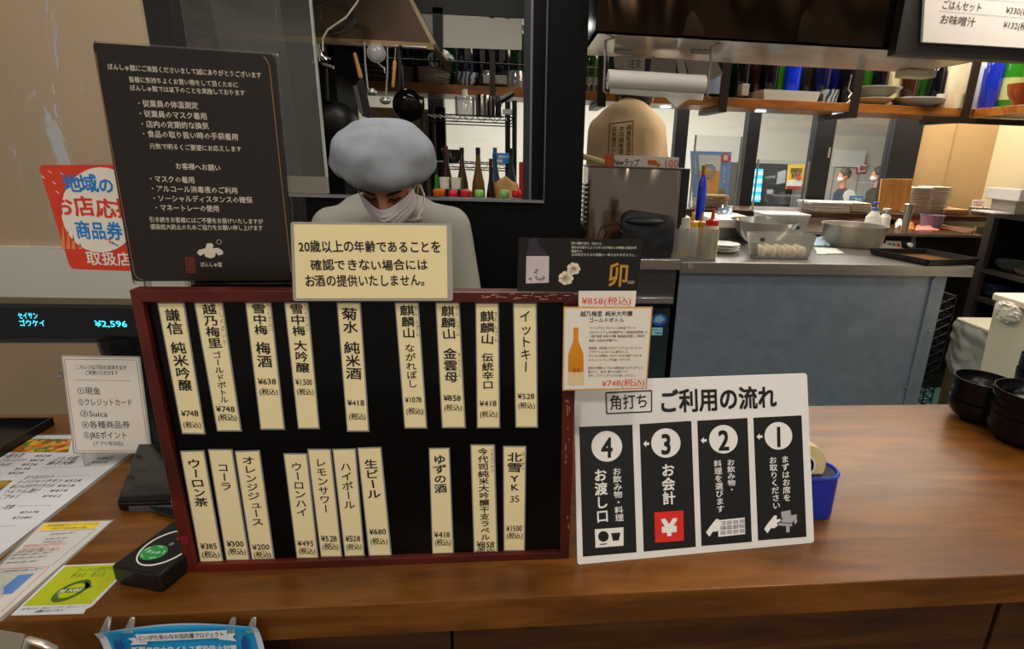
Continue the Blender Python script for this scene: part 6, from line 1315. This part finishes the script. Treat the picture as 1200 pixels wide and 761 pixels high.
# dark appliance at the window's left, and the kitchen's brown end wall
struct('wall_kitchen_left', M().box(-1.9, -1.8, WY + .1, BY, KF, 2.78), mat('#5d4630', .6, 0, .1, 3))
xk = at(412, 150, Y=3.0).x; xk0 = at(398, 120, Y=2.9).x
tag(obj('tall_cabinet', M().box(at(330, 120, Y=2.62).x, at(396, 120, Y=2.62).x, 2.62, 2.94, KF, at(380, 62, Y=2.85).z), blackm), 'tall black cabinet behind the sliding glass', 'cabinet')
struct('wall_panel', M().box(xk0 + .01, at(505, 120, Y=3.4).x, 3.42, 3.45, KF, sz0 - .05), mat('#9a8560', .6, 0, .1, 3))
tag(obj('black_pillar', M().box(at(503, 160, Y=3.36).x, at(522, 160, Y=3.36).x, 3.36, 3.41, KF, sz0 - .04), blackm), 'black pillar behind the wire rack', 'pillar')

# ================================================================== RIGHT SIDE: rack, shelf unit, bins
RX = at(1092, 475, Y=2.38); t = thing('wire_basket', 'black wire lattice basket standing beside the steel counter', 'basket', (at(1103, 420, Y=2.36).x, 2.36, KF))
tl, tr_, bl_, br_ = at(1111, 347, Y=2.37), at(1124, 346, Y=2.37), at(1080, 474, Y=2.37), at(1098, 474, Y=2.37)
bx0, bx1 = xp + .012, xp + .105; bz1 = tl.z
m = M()
for i in range(18):
    z = KF + .02 + (bz1 - KF - .02) * i / 17
    m.tube([(bx0, 2.36, z), (bx1, 2.36, z), (bx1, 2.7, z), (bx0, 2.7, z)], .0028, 5, True)
    z2 = KF + .02 + (bz1 - KF - .02) * (i + 1) / 17
    if i < 17: m.tube([(bx0, 2.358, z), (bx1, 2.358, z2)], .0022, 5); m.tube([(bx1, 2.358, z), (bx1, 2.7, z2)], .002, 5)
for x, y in ((bx0, 2.36), (bx1, 2.36), (bx1, 2.53), (bx1, 2.7), (bx0, 2.7), ((bx0 + bx1) / 2, 2.36)): m.tube([(x, y, KF), (x, y, bz1 + .01)], .0035, 6)
obj('lattice', m, blackp, t)
# shelf unit
UF, UN = 2.80, 2.10
a = at(1158.5, 247, Y=UF); uz = a.z; ux = a.x
t = thing('dark_shelf_unit', 'dark steel shelf unit holding bowls at the picture\'s right edge', 'shelf unit', (ux + .25, 2.45, KF))
ust = mat('#5c534c', .35, .6, .1); udk = mat('#14110f', .5, 0, .1)
obj('top', M().box(ux, ux + .45, UN, UF, uz - .03, uz), ust, t)
obj('upright', M().box(ux, ux + .03, UF - .05, UF, KF, uz - .03), ust, t); obj('upright', M().box(ux, ux + .03, UN, UN + .04, KF, uz - .03), ust, t)
obj('back', M().box(ux + .44, ux + .45, UN, UF, KF, uz - .03), udk, t); obj('end_panel', M().box(ux + .03, ux + .44, UF - .012, UF, KF, uz - .03), udk, t); obj('end_panel', M().box(ux + .03, ux + .44, UN, UN + .012, KF, uz - .03), udk, t)
zs = [at(1150, 313, Y=UF).z, at(1142, 345, Y=UF).z, at(1132, 385, Y=UF).z]
for z in zs: obj('shelf', M().box(ux + .004, ux + .44, UN + .04, UF - .012, z - .02, z), ust, t)
def sh_bowl(name, label, x, z, n_, wpx, mt, grp, Y=2.55, dz=.016):
    k = (at(x + wpx / 2, 320, Y=Y) - at(x, 320, Y=Y)).length; p = at(x, 320, X=ux + .03 + k); Y = p.y
    for i in range(n_): tag(obj(name, M().lathe((p.x, Y, z + i * dz), [(max(r * k, .0001), q * k * .5) for r, q in BWL], 24), mt, smooth=True, org=V((p.x, Y, z + i * dz))), label + ((', ' + ordw(i, n_)) if n_ > 1 else ''), 'bowl', grp)
sh_bowl('grey_bowl', 'grey-green bowl on the shelf unit\'s upper shelf, left pair', 1184, zs[0], 2, 34, mat('#5c625e', .35, 0, .1), 'grey-green bowls')
sh_bowl('brown_bowl', 'tan bowl on the shelf unit\'s upper shelf at the edge', 1206, zs[0], 1, 28, mat('#8d8068', .4, 0, .1), 'tan bowls')
sh_bowl('navy_bowl', 'blue glazed bowl in the stack on the lower shelf', 1172, zs[1], 4, 32, mat('#33425e', .25, 0, .2, 20), 'stack of blue bowls', dz=.014)
sh_bowl('dark_bowl', 'brown glazed bowl in the stack beside the blue ones', 1202, zs[1], 3, 30, mat('#3a2f28', .25, 0, .2, 20), 'stack of brown bowls', dz=.014)
bt2 = thing('takeaway_box', 'white box with a brown sleeve standing on the dark shelf unit', 'box', at(1195, 247, Y=2.55))
p0_, p1_ = at(1192, 235, Y=2.6), at(1215, 235, Y=2.6)
obj('base', M().box(p0_.x, p1_.x, 2.6, 2.75, uz, at(1200, 236, Y=2.6).z), mat('#9c9388', .5, 0, .05), bt2); obj('lid', M().box(p0_.x - .02, p1_.x, 2.57, 2.78, at(1200, 236, Y=2.6).z, at(1200, 222, Y=2.6).z), whitep, bt2, bevel=.004)
obj_ = boxthing('napkin_sheets', 'flat white sheets lying on the shelf unit\'s top', 'paper', 1166, 1186, 244.5, 246.5, 2.60, .15, whitep)
obj_.location.z = uz
# bins
def bin_(name, label, xa, xb, ytop, Y, D_, mt, lidh=.03):
    L_ = at(xa, ytop, Y=Y).x; R_ = at(xb, ytop, Y=Y).x; zt = at(xa, ytop, Y=Y).z
    t = thing(name, label, 'bin', ((L_ + R_) / 2, Y + D_ / 2, KF)); k = .03
    def rg(z, e): return [V((L_ + e, Y + e, z)), V((R_ - e, Y + e, z)), V((R_ - e, Y + D_ - e, z)), V((L_ + e, Y + D_ - e, z))]
    vs = rg(KF, k) + rg(zt - lidh, .008); m = M(); m.add(vs, [(3, 2, 1, 0), (4, 5, 6, 7)] + [(i, (i + 1) % 4, (i + 1) % 4 + 4, i + 4) for i in range(4)]); obj('body', m, mt, t, bevel=.01)
    obj('lid', M().prism(rrect(rg(zt - lidh, -.004), .02), (0, 0, lidh)), mt, t, bevel=.006); return L_, R_, zt
beige = mat('#dcd3ba', .5, 0, .04)
def bin2(name, label, xa, ya, Yf, Yn, wd, lidh):
    c = at(xa, ya, Y=Yf); X_ = c.x; zt = c.z; t = thing(name, label, 'bin', (X_ + wd / 2, (Yf + Yn) / 2, KF)); k = .025
    def rg(z, e): return [V((X_ + e, Yn + e, z)), V((X_ + wd - e, Yn + e, z)), V((X_ + wd - e, Yf - e, z)), V((X_ + e, Yf - e, z))]
    m = M(); m.add(rg(KF, k) + rg(zt - lidh, .008), [(3, 2, 1, 0), (4, 5, 6, 7)] + [(q, (q + 1) % 4, (q + 1) % 4 + 4, q + 4) for q in range(4)]); obj('body', m, beige, t, bevel=.008)
    obj('lid', M().prism(rrect(rg(zt - lidh, -.004), .02), (0, 0, lidh)), beige, t, bevel=.006); return X_, zt
FXX, fzt = bin2('front_bin', 'tall beige bin with a flat lid, the nearer one at the right edge', 1164, 343, 2.02, 1.62, .32, .03)
tag(obj('plastic_bag', M().ell((FXX - .004, 1.93, fzt - .055), .012, .06, .04, fn=lambda u, q: q + u * noise.noise(u * 4) * .012, seg=28, rings=18), mat('#d8d2c2', .3, 0, .1, 30, .3, bscale=60), smooth=True), 'edge of a clear bag hanging out of the nearer bin', 'bag')
RXX, rzt = bin2('rear_bin', 'beige stained bin with a clear bag, behind the nearer one', 1121, 372, 2.46, 2.12, .21, .02)
tag(obj('bin_bag', M().grid(lambda u, v: (RXX - .004 - .016 * abs(noise.noise(V((u * 4, v * 4, 2)))), 2.46 - .34 * u, rzt - .015 - (.20 + .10 * sin(pi * (u * .8 + .1)) ** 2 + .03 * noise.noise(V((u * 4, 0, 0)))) * v), 30, 24), clear('bagfilm2', (.97, .97, .95), .06, .2, bump=.6, bscale=18, haze=.55), smooth=True), 'crinkled clear bag draped over the rear bin', 'bag')
tag(obj('bin_stain', M().grid(lambda u, v: (RXX - .001 + .006 * v, 2.45 - .33 * u, rzt - .17 - .12 * abs(noise.noise(V((u * 3, 1, 4)))) - .3 * v), 12, 6), mat('#7a6a48', .7, 0, .3, 14)), 'brown stained patch on the rear bin\'s side', 'stain')
p = at(1136, 452, Y=2.07)
tag(obj('round_pan', M().lathe((p.x, 2.07, p.z - .01), [(0, 0), (.06, 0), (.075, .012), (.08, .025), (.075, .025), (.06, .006), (0, .004)], 32, (-.5, -1, .2)), mat('#6a6056', .3, .8, .2), smooth=True), 'round metal pan leaning against the rear bin', 'pan')

# black lacquer bowls stacked on the bar
lac = mat('#09090b', .28, 0, .05, spec=.3)
def lacq(cx, cy_, n_, wpx, hpx, where, dz_px):
    """stack of footed bowls; the lowest rests on the bar"""
    p = at(cx, cy_, Z=BZ); k = (at(cx + wpx / 2, cy_, Y=p.y) - at(cx, cy_, Y=p.y)).length; z = BZ; c = at(cx, cy_ - 11, Z=BZ); h = .056; dz = dz_px
    r0 = None
    nm = ['lowest', 'second', 'third', 'fourth', 'fifth', 'sixth']
    for i in range(n_):
        loc = c + V((random.uniform(-.002, .002), random.uniform(-.002, .002), dz * i)); lb = 'black lacquer bowl, %s from the bottom of the %s stack' % (nm[i], where) if i else 'black lacquer bowl, lowest of the %s stack' % where
        if r0 is None:
            r0 = tag(obj('lacquer_bowl', M().lathe(loc, [(0, 0), (k * .55, 0), (k * .57, .006), (k * .62, .008), (k * .84, .015), (k * .95, .028), (k * .985, .042), (k, h), (k * .975, h), (k * .955, .042), (k * .9, .03), (k * .7, .018), (0, .014)], 48), lac, smooth=True, org=loc), lb, 'bowl', 'black bowls stacked on the bar')
            r0.data.polygons
        else: dup(r0, loc, lb)
lacq(1142, 502, 4, 56, 60, 'left', .0195); lacq(1197, 529, 5, 74, 80, 'front', .0195); lacq(1222, 488, 5, 62, 70, 'rear right', .0215)

# blue tape dispenser behind the flow sign
p = at(966, 612, Z=BZ); q_ = at(938, 600, Z=BZ)
t = thing('tape_dispenser', 'blue tape dispenser with a cream roll, half hidden behind the instruction sign', 'tape dispenser', p)
bl_m = mat('#1c2f9a', .35, 0, .04)
cy_ = at(966, 612, Z=BZ).y + .034; cx_ = at(946, 590, Y=cy_).x
def prof(x0, x1, y0, y1, z0, z1, tz):
    return None
dzt = at(966, 546, Y=cy_).z
w_h = (at(978, 570, Y=cy_).x - cx_)
# body: rounded shell, taller at its front corner
pts = [(-.06, -.03), (w_h - .018, -.03), (w_h, -.008), (w_h, .018), (w_h - .02, .035), (-.06, .035)]
rrp = rrect([V((cx_ + x, cy_ + y, BZ)) for x, y in pts], .012)
obj('shell', M().prism(rrp, (0, 0, dzt - BZ - .012)), bl_m, t, bevel=.003)
inn = rrect([V((cx_ + x * .86, cy_ + y * .7, dzt - .0118)) for x, y in pts], .01)
obj('rim', M().tube([p_ for p_ in rrect([V((cx_ + x * .96, cy_ + y * .93, dzt - .011)) for x, y in pts], .012)], .004, 6, True), bl_m, t, smooth=True)
obj('hollow_shade', M().prism(inn, (0, 0, .001)), mat('#0c1230', .6, 0, 0), t)  # flat dark sheet painted in for the shade inside the shell
rc = at(937, 543, Y=cy_ + .002); rt = (at(964, 543, Y=cy_) - rc).length
obj('tape_roll', M().lathe(V((rc.x, cy_ - .010, rc.z)), [(rt * .55, 0), (rt, 0), (rt, .022), (rt * .55, .022), (rt * .55, 0)], 48, (0, 1, 0)), mat('#d8c48e', .35, 0, .03), t, smooth=True)
obj('core', M().lathe(V((rc.x, cy_ - .011, rc.z)), [(rt * .48, 0), (rt * .55, 0), (rt * .55, .024), (rt * .48, .024), (rt * .48, 0)], 32, (0, 1, 0)), whitep, t, smooth=True)

# ================================================================== PEOPLE
def baked(name, m, voxel, material, parent, smooth_it=3):
    me = m.mesh('tmp'); o = bpy.data.objects.new('tmp', me); COL.objects.link(o)
    r = o.modifiers.new('r', 'REMESH'); r.mode = 'VOXEL'; r.voxel_size = voxel; r.use_smooth_shade = True
    s_ = o.modifiers.new('s', 'SMOOTH'); s_.iterations = smooth_it; s_.factor = .5
    dg = bpy.context.evaluated_depsgraph_get(); me2 = bpy.data.meshes.new_from_object(o.evaluated_get(dg))
    bpy.data.objects.remove(o); bpy.data.meshes.remove(me)
    o0 = origin_of(parent); me2.transform(Matrix.Translation(-o0)); me2.name = name; me2.materials.clear(); me2.materials.append(material)
    me2.polygons.foreach_set('use_smooth', [True] * len(me2.polygons))
    ob = bpy.data.objects.new(name, me2); COL.objects.link(ob); ob.parent = parent; return ob
def frame(f, u):
    f = V(f).normalized(); u = V(u); u = (u - f * u.dot(f)).normalized(); r = f.cross(u); return r, f, u     # right, forward, up
def limb(m, pts, rs):
    for (p, q), (a, b) in zip(zip(pts, pts[1:]), zip(rs, rs[1:])): m.cap(p, a, q, b, 14)
def hand(m, w_, d, pal, side, s=1.):
    """palm and five separate curled fingers; d = hand direction, pal = palm normal, side = thumb side (+1/-1)"""
    d = V(d).normalized(); pal = V(pal); pal = (pal - d * pal.dot(d)).normalized(); x = d.cross(pal) * side
    for i in range(4):
        b = w_ + d * .075 * s + x * (.027 - .018 * i) * s; m.cap(w_ + d * .01 + x * (.015 - .010 * i) * s, .013 * s, b, .011 * s, 8)
        l = (.036, .041, .038, .029)[i] * s; k1 = b + d * l * .8 + pal * l * .5; k2 = k1 + d * l * .2 + pal * l * .6
        m.cap(b, .0092 * s, k1, .0085 * s, 8); m.cap(k1, .0085 * s, k2, .0075 * s, 8)
    t0_ = w_ + d * .025 * s + x * .022 * s; t1_ = t0_ + d * .035 * s + x * .026 * s + pal * .01 * s; t2_ = t1_ + d * .026 * s + x * .004 + pal * .016 * s
    m.cap(t0_, .0125 * s, t1_, .010 * s, 8); m.cap(t1_, .010 * s, t2_, .0085 * s, 8)
def head(m, c, f, u, s=1.):
    R_, F_, U_ = frame(f, u); Mx = Matrix((R_, F_, U_)).transposed(); H = lambda x, y, z: c + R_ * x * s + F_ * y * s + U_ * z * s
    m.ell(H(0, -.008, .02), .077 * s, .094 * s, .098 * s, Mx); m.ell(H(0, .022, -.05), .058 * s, .064 * s, .062 * s, Mx); m.ell(H(0, .05, -.088), .03 * s, .026 * s, .022 * s, Mx)
    m.cap(H(0, .082, .018), .010 * s, H(0, .106, -.034), .014 * s, 10); m.cap(H(-.036, .066, .028), .014 * s, H(.036, .066, .028), .014 * s, 10)
    for q in (-1, 1): m.ell(H(q * .078, -.008, -.008), .009 * s, .018 * s, .032 * s, Mx); m.ell(H(q * .040, .052, -.028), .024 * s, .022 * s, .02 * s, Mx); m.cap(H(q * .012, .092, -.036), .009 * s, H(q * .014, .09, -.036), .009 * s, 8)
    m.cap(H(-.018, .082, -.062), .009 * s, H(.018, .082, -.062), .009 * s, 8)
    return H, Mx
skin = mat('#b98468', .5, 0, .05, 12); skin.node_tree.nodes['Principled BSDF'].inputs['Subsurface Weight'].default_value = .08
def person(name, label, J, f, u, cloth, trousers, shoe, voxel, s=1., sleeve=1., tw=1., extra=()):
    g = (J['footL'] + J['footR']) / 2; t = thing(name, label, 'person', (g.x, g.y, min(J['footL'].z, J['footR'].z)))
    m = M(); H, Mx = head(m, J['head'], f, u, s)
    limb(m, [J['pelvis'], J['waist'], J['chest'], J['neck']], [.115 * s, .10 * s, .11 * s, .05 * s])
    m.cap(J['neck'] - (J['neck'] - J['chest']) * .1, .052 * s, J['head'] + (J['neck'] - J['head']) * .35, .05 * s)
    m.cap(J['shL'], .05 * s, J['shR'], .05 * s)
    for q in 'LR':
        limb(m, [J['sh' + q], J['el' + q], J['wr' + q]], [.05 * s, .038 * s, .026 * s]); hand(m, J['wr' + q], J['hd' + q], J['pal' + q], -1 if q == 'L' else 1, s)
        limb(m, [J['pelvis'] + V((-.08 if q == 'L' else .08, 0, -.02)) * s, J['kn' + q], J['foot' + q] + V((0, 0, .08 * s))], [.085 * s, .058 * s, .04 * s])
        m.cap(J['foot' + q] + V((0, 0, .04 * s)), .04 * s, J['foot' + q] + J['toe'] * .16 * s + V((0, 0, .03 * s)), .03 * s)
    baked('body', m, voxel, skin, t)
    m = M(); e = .016 * s
    sw = J['shR'] - J['shL']; cA, cB = J['chest'] - sw * .22 * tw, J['chest'] + sw * .22 * tw; wA, wB = J['waist'] - sw * .18, J['waist'] + sw * .18; pA, pB = J['pelvis'] - sw * .17, J['pelvis'] + sw * .17
    for a_, b_ in ((cA, wA), (cB, wB), (J['chest'], J['waist'])): m.cap(a_, .125 * s, b_, .112 * s, 16)
    for a_, b_ in ((wA, pA), (wB, pB), (J['waist'], J['pelvis'])): m.cap(a_, .112 * s, b_ - V((0, 0, .05)), .118 * s, 16)
    m.cap(cA, .12 * s, cB, .12 * s, 16); m.cap(J['shL'], .066 * s, J['shR'], .066 * s, 16); m.cap(J['chest'] + (J['neck'] - J['chest']) * .3, .10 * s, J['neck'] - (J['neck'] - J['chest']) * .12, .064 * s, 16)
    for q in 'LR':
        e_ = J['el' + q] + (J['wr' + q] - J['el' + q]) * (sleeve * .9)
        m.cap(J['neck'] + (J['chest'] - J['neck']) * .12, .064 * s, J['sh' + q], .064 * s, 16)
        limb(m, [J['sh' + q], J['el' + q], e_], [.068 * s, .056 * s, .046 * s])
    for c_, a_, b_, d_ in extra: m.ell(c_, a_, b_, d_, None, 24, 16)
    top = baked('top', m, voxel * 1.6, cloth, t, 16 if voxel < .012 else 6)
    m = M()
    m.cap(pA, .115 * s, pB, .115 * s, 14)
    for q in 'LR': limb(m, [J['pelvis'] + V((-.08 if q == 'L' else .08, 0, -.02)) * s, J['kn' + q], J['foot' + q] + V((0, 0, .07 * s))], [.11 * s, .078 * s, .062 * s])
    baked('trousers', m, voxel * 2, trousers, t, 4)
    for q in 'LR': m = M(); m.cap(J['foot' + q] + V((0, 0, .045 * s)), .045 * s, J['foot' + q] + J['toe'] * .17 * s + V((0, 0, .038 * s)), .036 * s); baked('shoe', m, voxel * 1.5, shoe, t)
    return t, H, Mx, top
black_tr = mat('#17171a', .7, 0, .1)
# --- the cook behind the bar
hc = at(453, 207, Y=1.64); cx = hc.x
nk = V((cx + .012, 1.79, at(456, 221, Y=1.80).z - .06)); 
J = dict(head=hc, neck=nk, chest=V((cx + .005, 1.83, nk.z - .19)), waist=V((cx, 1.90, nk.z - .40)), pelvis=V((cx, 1.93, nk.z - .53)), toe=V((0, -1, 0)),
         shL=at(391, 267, Y=1.80), shR=at(527, 266, Y=1.80), hdL=V((.5, -.8, -.2)), hdR=V((-.5, -.8, -.2)), palL=V((.2, -.1, -1)), palR=V((-.2, -.1, -1)))
J['elL'] = J['shL'] + V((-.035, -.03, -.28)); J['elR'] = J['shR'] + V((.055, -.03, -.28))
J['wrL'] = V((cx - .12, 1.52, J['elL'].z + .03)); J['wrR'] = V((cx + .13, 1.52, J['elR'].z + .03))
for q, sg in (('L', -1), ('R', 1)): J['kn' + q] = V((cx + sg * .10, 1.90, KF + .43)); J['foot' + q] = V((cx + sg * .11, 1.95, KF))
greyc = mat('#8f8e84', .85, 0, .04, 6, .15, bscale=12)
t, H, Mx, top = person('person', 'masked cook in a grey beret and khaki-grey smock looking down behind the board', J, (0, -.76, -.65), (0, -.65, .76), greyc, black_tr, blackp, .006, extra=[(at(456, 246, Y=1.83), .155, .07, .062)])
R_, F_, U_ = [Mx.col[i].to_3d() for i in range(3)]
# eyes, brows, hair, mask
for q in (-1, 1):
    obj('eye_lashes', M().tube([H(q * .018, .083, -.001), H(q * .031, .086, -.006), H(q * .046, .076, -.002)], .0026, 6), mat('#1a1210', .5, 0, 0), t, smooth=True)
    obj('eyebrow', M().tube([H(q * .014, .092, .018), H(q * .032, .090, .025), H(q * .052, .074, .020)], [.003, .0045, .002], 6), mat('#1c1411', .8, 0, 0), t, smooth=True)
def hairf(u, q): return q
m = M(); m.ell(H(0, -.018, .03), .086, .095, .098, Mx, 28, 18); hr = obj('hair', m, mat('#14100e', .6, 0, .1), t, smooth=True)
def maskf(u, v):
    a = rad(-74 + 148 * u); top_ = -.012 - .030 * abs(sin(a)) ** 3 * 0 + .006 * math.exp(-(a / .25) ** 2) - .004 ; z = top_ + (-.112 - .0 - top_) * v * (1 - .25 * (abs(sin(a)) ** 2))
    r_ = 1.0; x = .079 * sin(a); y = .082 * cos(a) + .012 + .034 * math.exp(-(a / .42) ** 2) * (1 - abs(v - .30) * 1.1) - .012 * v * v
    pl_ = .0018 * (1 if int(v * 9) % 2 else -1) * (v > .2) * (v < .85)
    return H(x, y + pl_, z + .012 * abs(sin(a)))
obj('mask', M().grid(maskf, 40, 24), mat('#d3ccd2', .7, 0, .02, 10, .1), t, smooth=True, solid=.001)
for q in (-1, 1): obj('mask_loop', M().tube([H(q * .077, .032, -.014), H(q * .084, .0, .006), H(q * .083, -.020, -.01), H(q * .078, .0, -.05), H(q * .074, .028, -.07)], .0014, 5), mat('#d8d4d6', .6, 0, 0), t, smooth=True)
# beret: puffed crown with folds + band
cc = at(450.5, 183.5, Y=1.60); tl_ = Matrix.Rotation(rad(28), 3, 'X') @ Matrix.Rotation(rad(5), 3, 'Y')
def beret(u, q):
    a = math.atan2(u.y, u.x); low = max(0, -u.z)
    fold = sum(d_ * math.exp(-((a - a0 - .25 * u.z) / w_) ** 2) for a0, w_, d_ in ((-1.75, .12, -.006), (-1.3, .10, .005), (-2.3, .14, -.006), (-.8, .15, -.006), (-2.75, .12, .005))) * (1 - abs(u.z + .1))
    f_ = fold + .012 * noise.noise(V((u.x * 1.4, u.y * 1.4, u.z * 1.8 + 3))) + .0025 * noise.noise(V((u.x * 4.5, u.y * 4.5, u.z * 3))) + .006 * low * sin(a * 9 + .8 * sin(a * 3)) * (1 - low)
    q = q * (1 - .20 * low ** 2.0)
    return q + u * f_
m = M(); m.ell(cc, .137, .126, .091, tl_, 72, 48, beret)
capm = mat('#848990', .85, 0, .03, 5, .12, bscale=10)
obj('beret', m, capm, t, smooth=True)
m = M(); n_ = 48
for row in range(5):
    pass
vs = []; 
for r_ in range(4):
    for i in range(n_):
        a_ = 2 * pi * i / n_; k = [1.0, 1.06, 1.08, 1.02][r_]; z = [.026, .030, .052, .085][r_]
        vs.append(H(.086 * k * cos(a_), (.101 * k) * sin(a_) - .010, z + .005 * sin(a_)))
m.add(vs, [(r_ * n_ + i, r_ * n_ + (i + 1) % n_, (r_ + 1) * n_ + (i + 1) % n_, (r_ + 1) * n_ + i) for r_ in range(3) for i in range(n_)])
obj('beret_band', m, capm, t, smooth=True, solid=.002)
# collar and white strap
ncl = J['neck']; m = M(); m.tube([ncl + V((.074 * cos(a_), .064 * sin(a_) - .012, -.012 + .016 * sin(a_))) for a_ in [2 * pi * i / 32 for i in range(32)]], .007, 8, True); obj('collar', m, greyc, t, smooth=True)
obj('white_strap', M().tube([at(492, 217, Y=1.68), at(497, 228, Y=1.665), at(496, 242, Y=1.65), at(489, 256, Y=1.645)], .0028, 6), mat('#d8d4d4', .6, 0, 0), t, smooth=True)

# --- second cook seen from behind
c2 = at(735, 165, Y=2.95)
J = dict(head=at(745, 114, Y=2.87), neck=at(741, 122, Y=2.83), chest=at(735, 163, Y=2.78), waist=at(734, 205, Y=2.76), pelvis=at(735, 240, Y=2.74), shL=at(704, 153, Y=2.80), shR=at(765, 151, Y=2.80), toe=V((0, 1, 0)),
         hdL=V((.3, 1, -.2)), hdR=V((-.3, 1, -.2)), palL=V((.1, .1, -1)), palR=V((-.1, .1, -1)))
J['elL'] = at(698, 205, Y=2.84); J['elR'] = at(772, 205, Y=2.84); J['wrL'] = J['elL'] + V((.08, .2, .03)); J['wrR'] = J['elR'] + V((-.08, .2, .03))
px_ = J['pelvis'].x
for q, sg in (('L', -1), ('R', 1)): J['kn' + q] = V((px_ + sg * .1, 2.76, KF + .45)); J['foot' + q] = V((px_ + sg * .11, 2.72, KF))
beigec = mat('#cdb088', .85, 0, .04, 5, .35, bscale=9)
t, H, Mx, top = person('person', 'cook in a tan smock bending away with lettering on the back, beyond the oven', J, (0, .8, -.6), (0, .6, .8), beigec, black_tr, blackp, .010, extra=[(at(735, 147, Y=2.79), .15, .10, .115), (at(734, 170, Y=2.77), .17, .11, .12)])
m = M(); m.ell(H(0, -.012, .02), .086, .10, .102, Mx, 28, 18); obj('hair', m, mat('#2a2019', .6, 0, .1), t, smooth=True)
obj('cap_band', M().tube([H(.088 * cos(i * pi / 12), .1 * sin(i * pi / 12) - .01, .01 + .02 * sin(i * pi / 12)) for i in range(24)], .016, 8, True), mat('#6b5640', .8, 0, .05), t, smooth=True)
obj('collar', M().tube([J['neck'] + V((.075 * cos(a_), .06 * sin(a_), -.018 - .01 * sin(a_))) for a_ in [2 * pi * i / 24 for i in range(24)]], .012, 8, True), mat('#8a7354', .85, 0, .05), t, smooth=True)
from mathutils.bvhtree import BVHTree
bv = BVHTree.FromPolygons([v.co + origin_of(t) for v in top.data.vertices], [tuple(p.vertices) for p in top.data.polygons])
m = M(); BKp = Pl((0, 2.7, 1), (1, 0, 0), (0, -1, 0))
vline(m, BKp, '越後銘酒酒場', (737.5, 146), (735.6, 186), 6, 0, .012, 1); vline(m, BKp, '本店越後湯沢', (729, 147.5), (727, 187), 6, 0, .012, 1); vline(m, BKp, '日本酒ぽんしゅ', (720, 149), (718, 190), 6, 0, .012, 1)
Q = [(714.5, 145.5), (742, 142), (740.5, 190), (712.5, 190)]
for i in range(4):
    for k_ in range(6): a_ = lerp(Q[i], Q[(i + 1) % 4], k_ / 6); b_ = lerp(Q[i], Q[(i + 1) % 4], (k_ + 1) / 6); stroke(m, BKp, [a_, b_], .0035, 0)
for i, v in enumerate(m.v):
    d = v - CAM; hit = bv.ray_cast(CAM, d.normalized())
    if hit[0] is not None: m.v[i] = hit[0] + hit[1] * .002
obj('back_lettering', m, mat('#2b241c', .7, 0, 0), t)

# --- two passers-by in the concourse
def walker(label, px_head, Y, coat, hairc, sc, f):
    hd = at(px_head[0], px_head[1], Y=Y); fl = -.25; s = sc; k = (hd.z - fl) / 1.60
    B = lambda x, y, z: V((hd.x + x * s, Y + y * s, fl + z * k))
    J = dict(head=hd, neck=B(.02, 0, 1.44), chest=B(.03, 0, 1.26), waist=B(.02, 0, 1.05), pelvis=B(0, 0, .92), shL=B(.03, .16, 1.36), shR=B(.03, -.16, 1.36), toe=V((-1, 0, 0)),
             elL=B(.08, .2, 1.1), elR=B(.08, -.2, 1.1), wrL=B(-.08, .17, .98), wrR=B(-.08, -.17, .98), hdL=V((-.8, 0, -.5)), hdR=V((-.8, 0, -.5)), palL=V((0, -1, 0)), palR=V((0, 1, 0)),
             knL=B(-.12, .09, .5), knR=B(.08, -.09, .5), footL=B(-.2, .09, 0), footR=B(.2, -.09, 0))
    J['footL'].z = J['footR'].z = fl
    t, H, Mx, top = person('person', label, J, f, (0, 0, 1), coat, black_tr, blackp, .014, s)
    obj('hair', M().ell(H(0, -.022, .032), .088 * s, .10 * s, .10 * s, Mx, 24, 16), hairc, t, smooth=True)
    obj('mask', M().ell(H(0, .045, -.052), .062 * s, .062 * s, .048 * s, Mx, 20, 12), mat('#dcdcdc', .7, 0, 0), t, smooth=True); return t, H
t, H = walker('masked passer-by in a dark coat holding a round white fan', (989, 206), 7.6, mat('#24262b', .8, 0, .15, 8), mat('#3a332e', .6, 0, .1), .82, (-1, .1, -.1))
p = at(995, 230, Y=7.35); obj('white_fan', M().cyl(p, .085, .01, (0, -1, 0), 28), whitep, t)
walker('passer-by in an olive coat with pale scarf and mask, right of the red poster', (1029, 205), 7.6, mat('#3c382c', .8, 0, .15, 8), mat('#2c2520', .6, 0, .1), .9, (-1, .35, -.05))

bpy.data.objects.remove(_fo)
print('all done', len(bpy.data.objects))
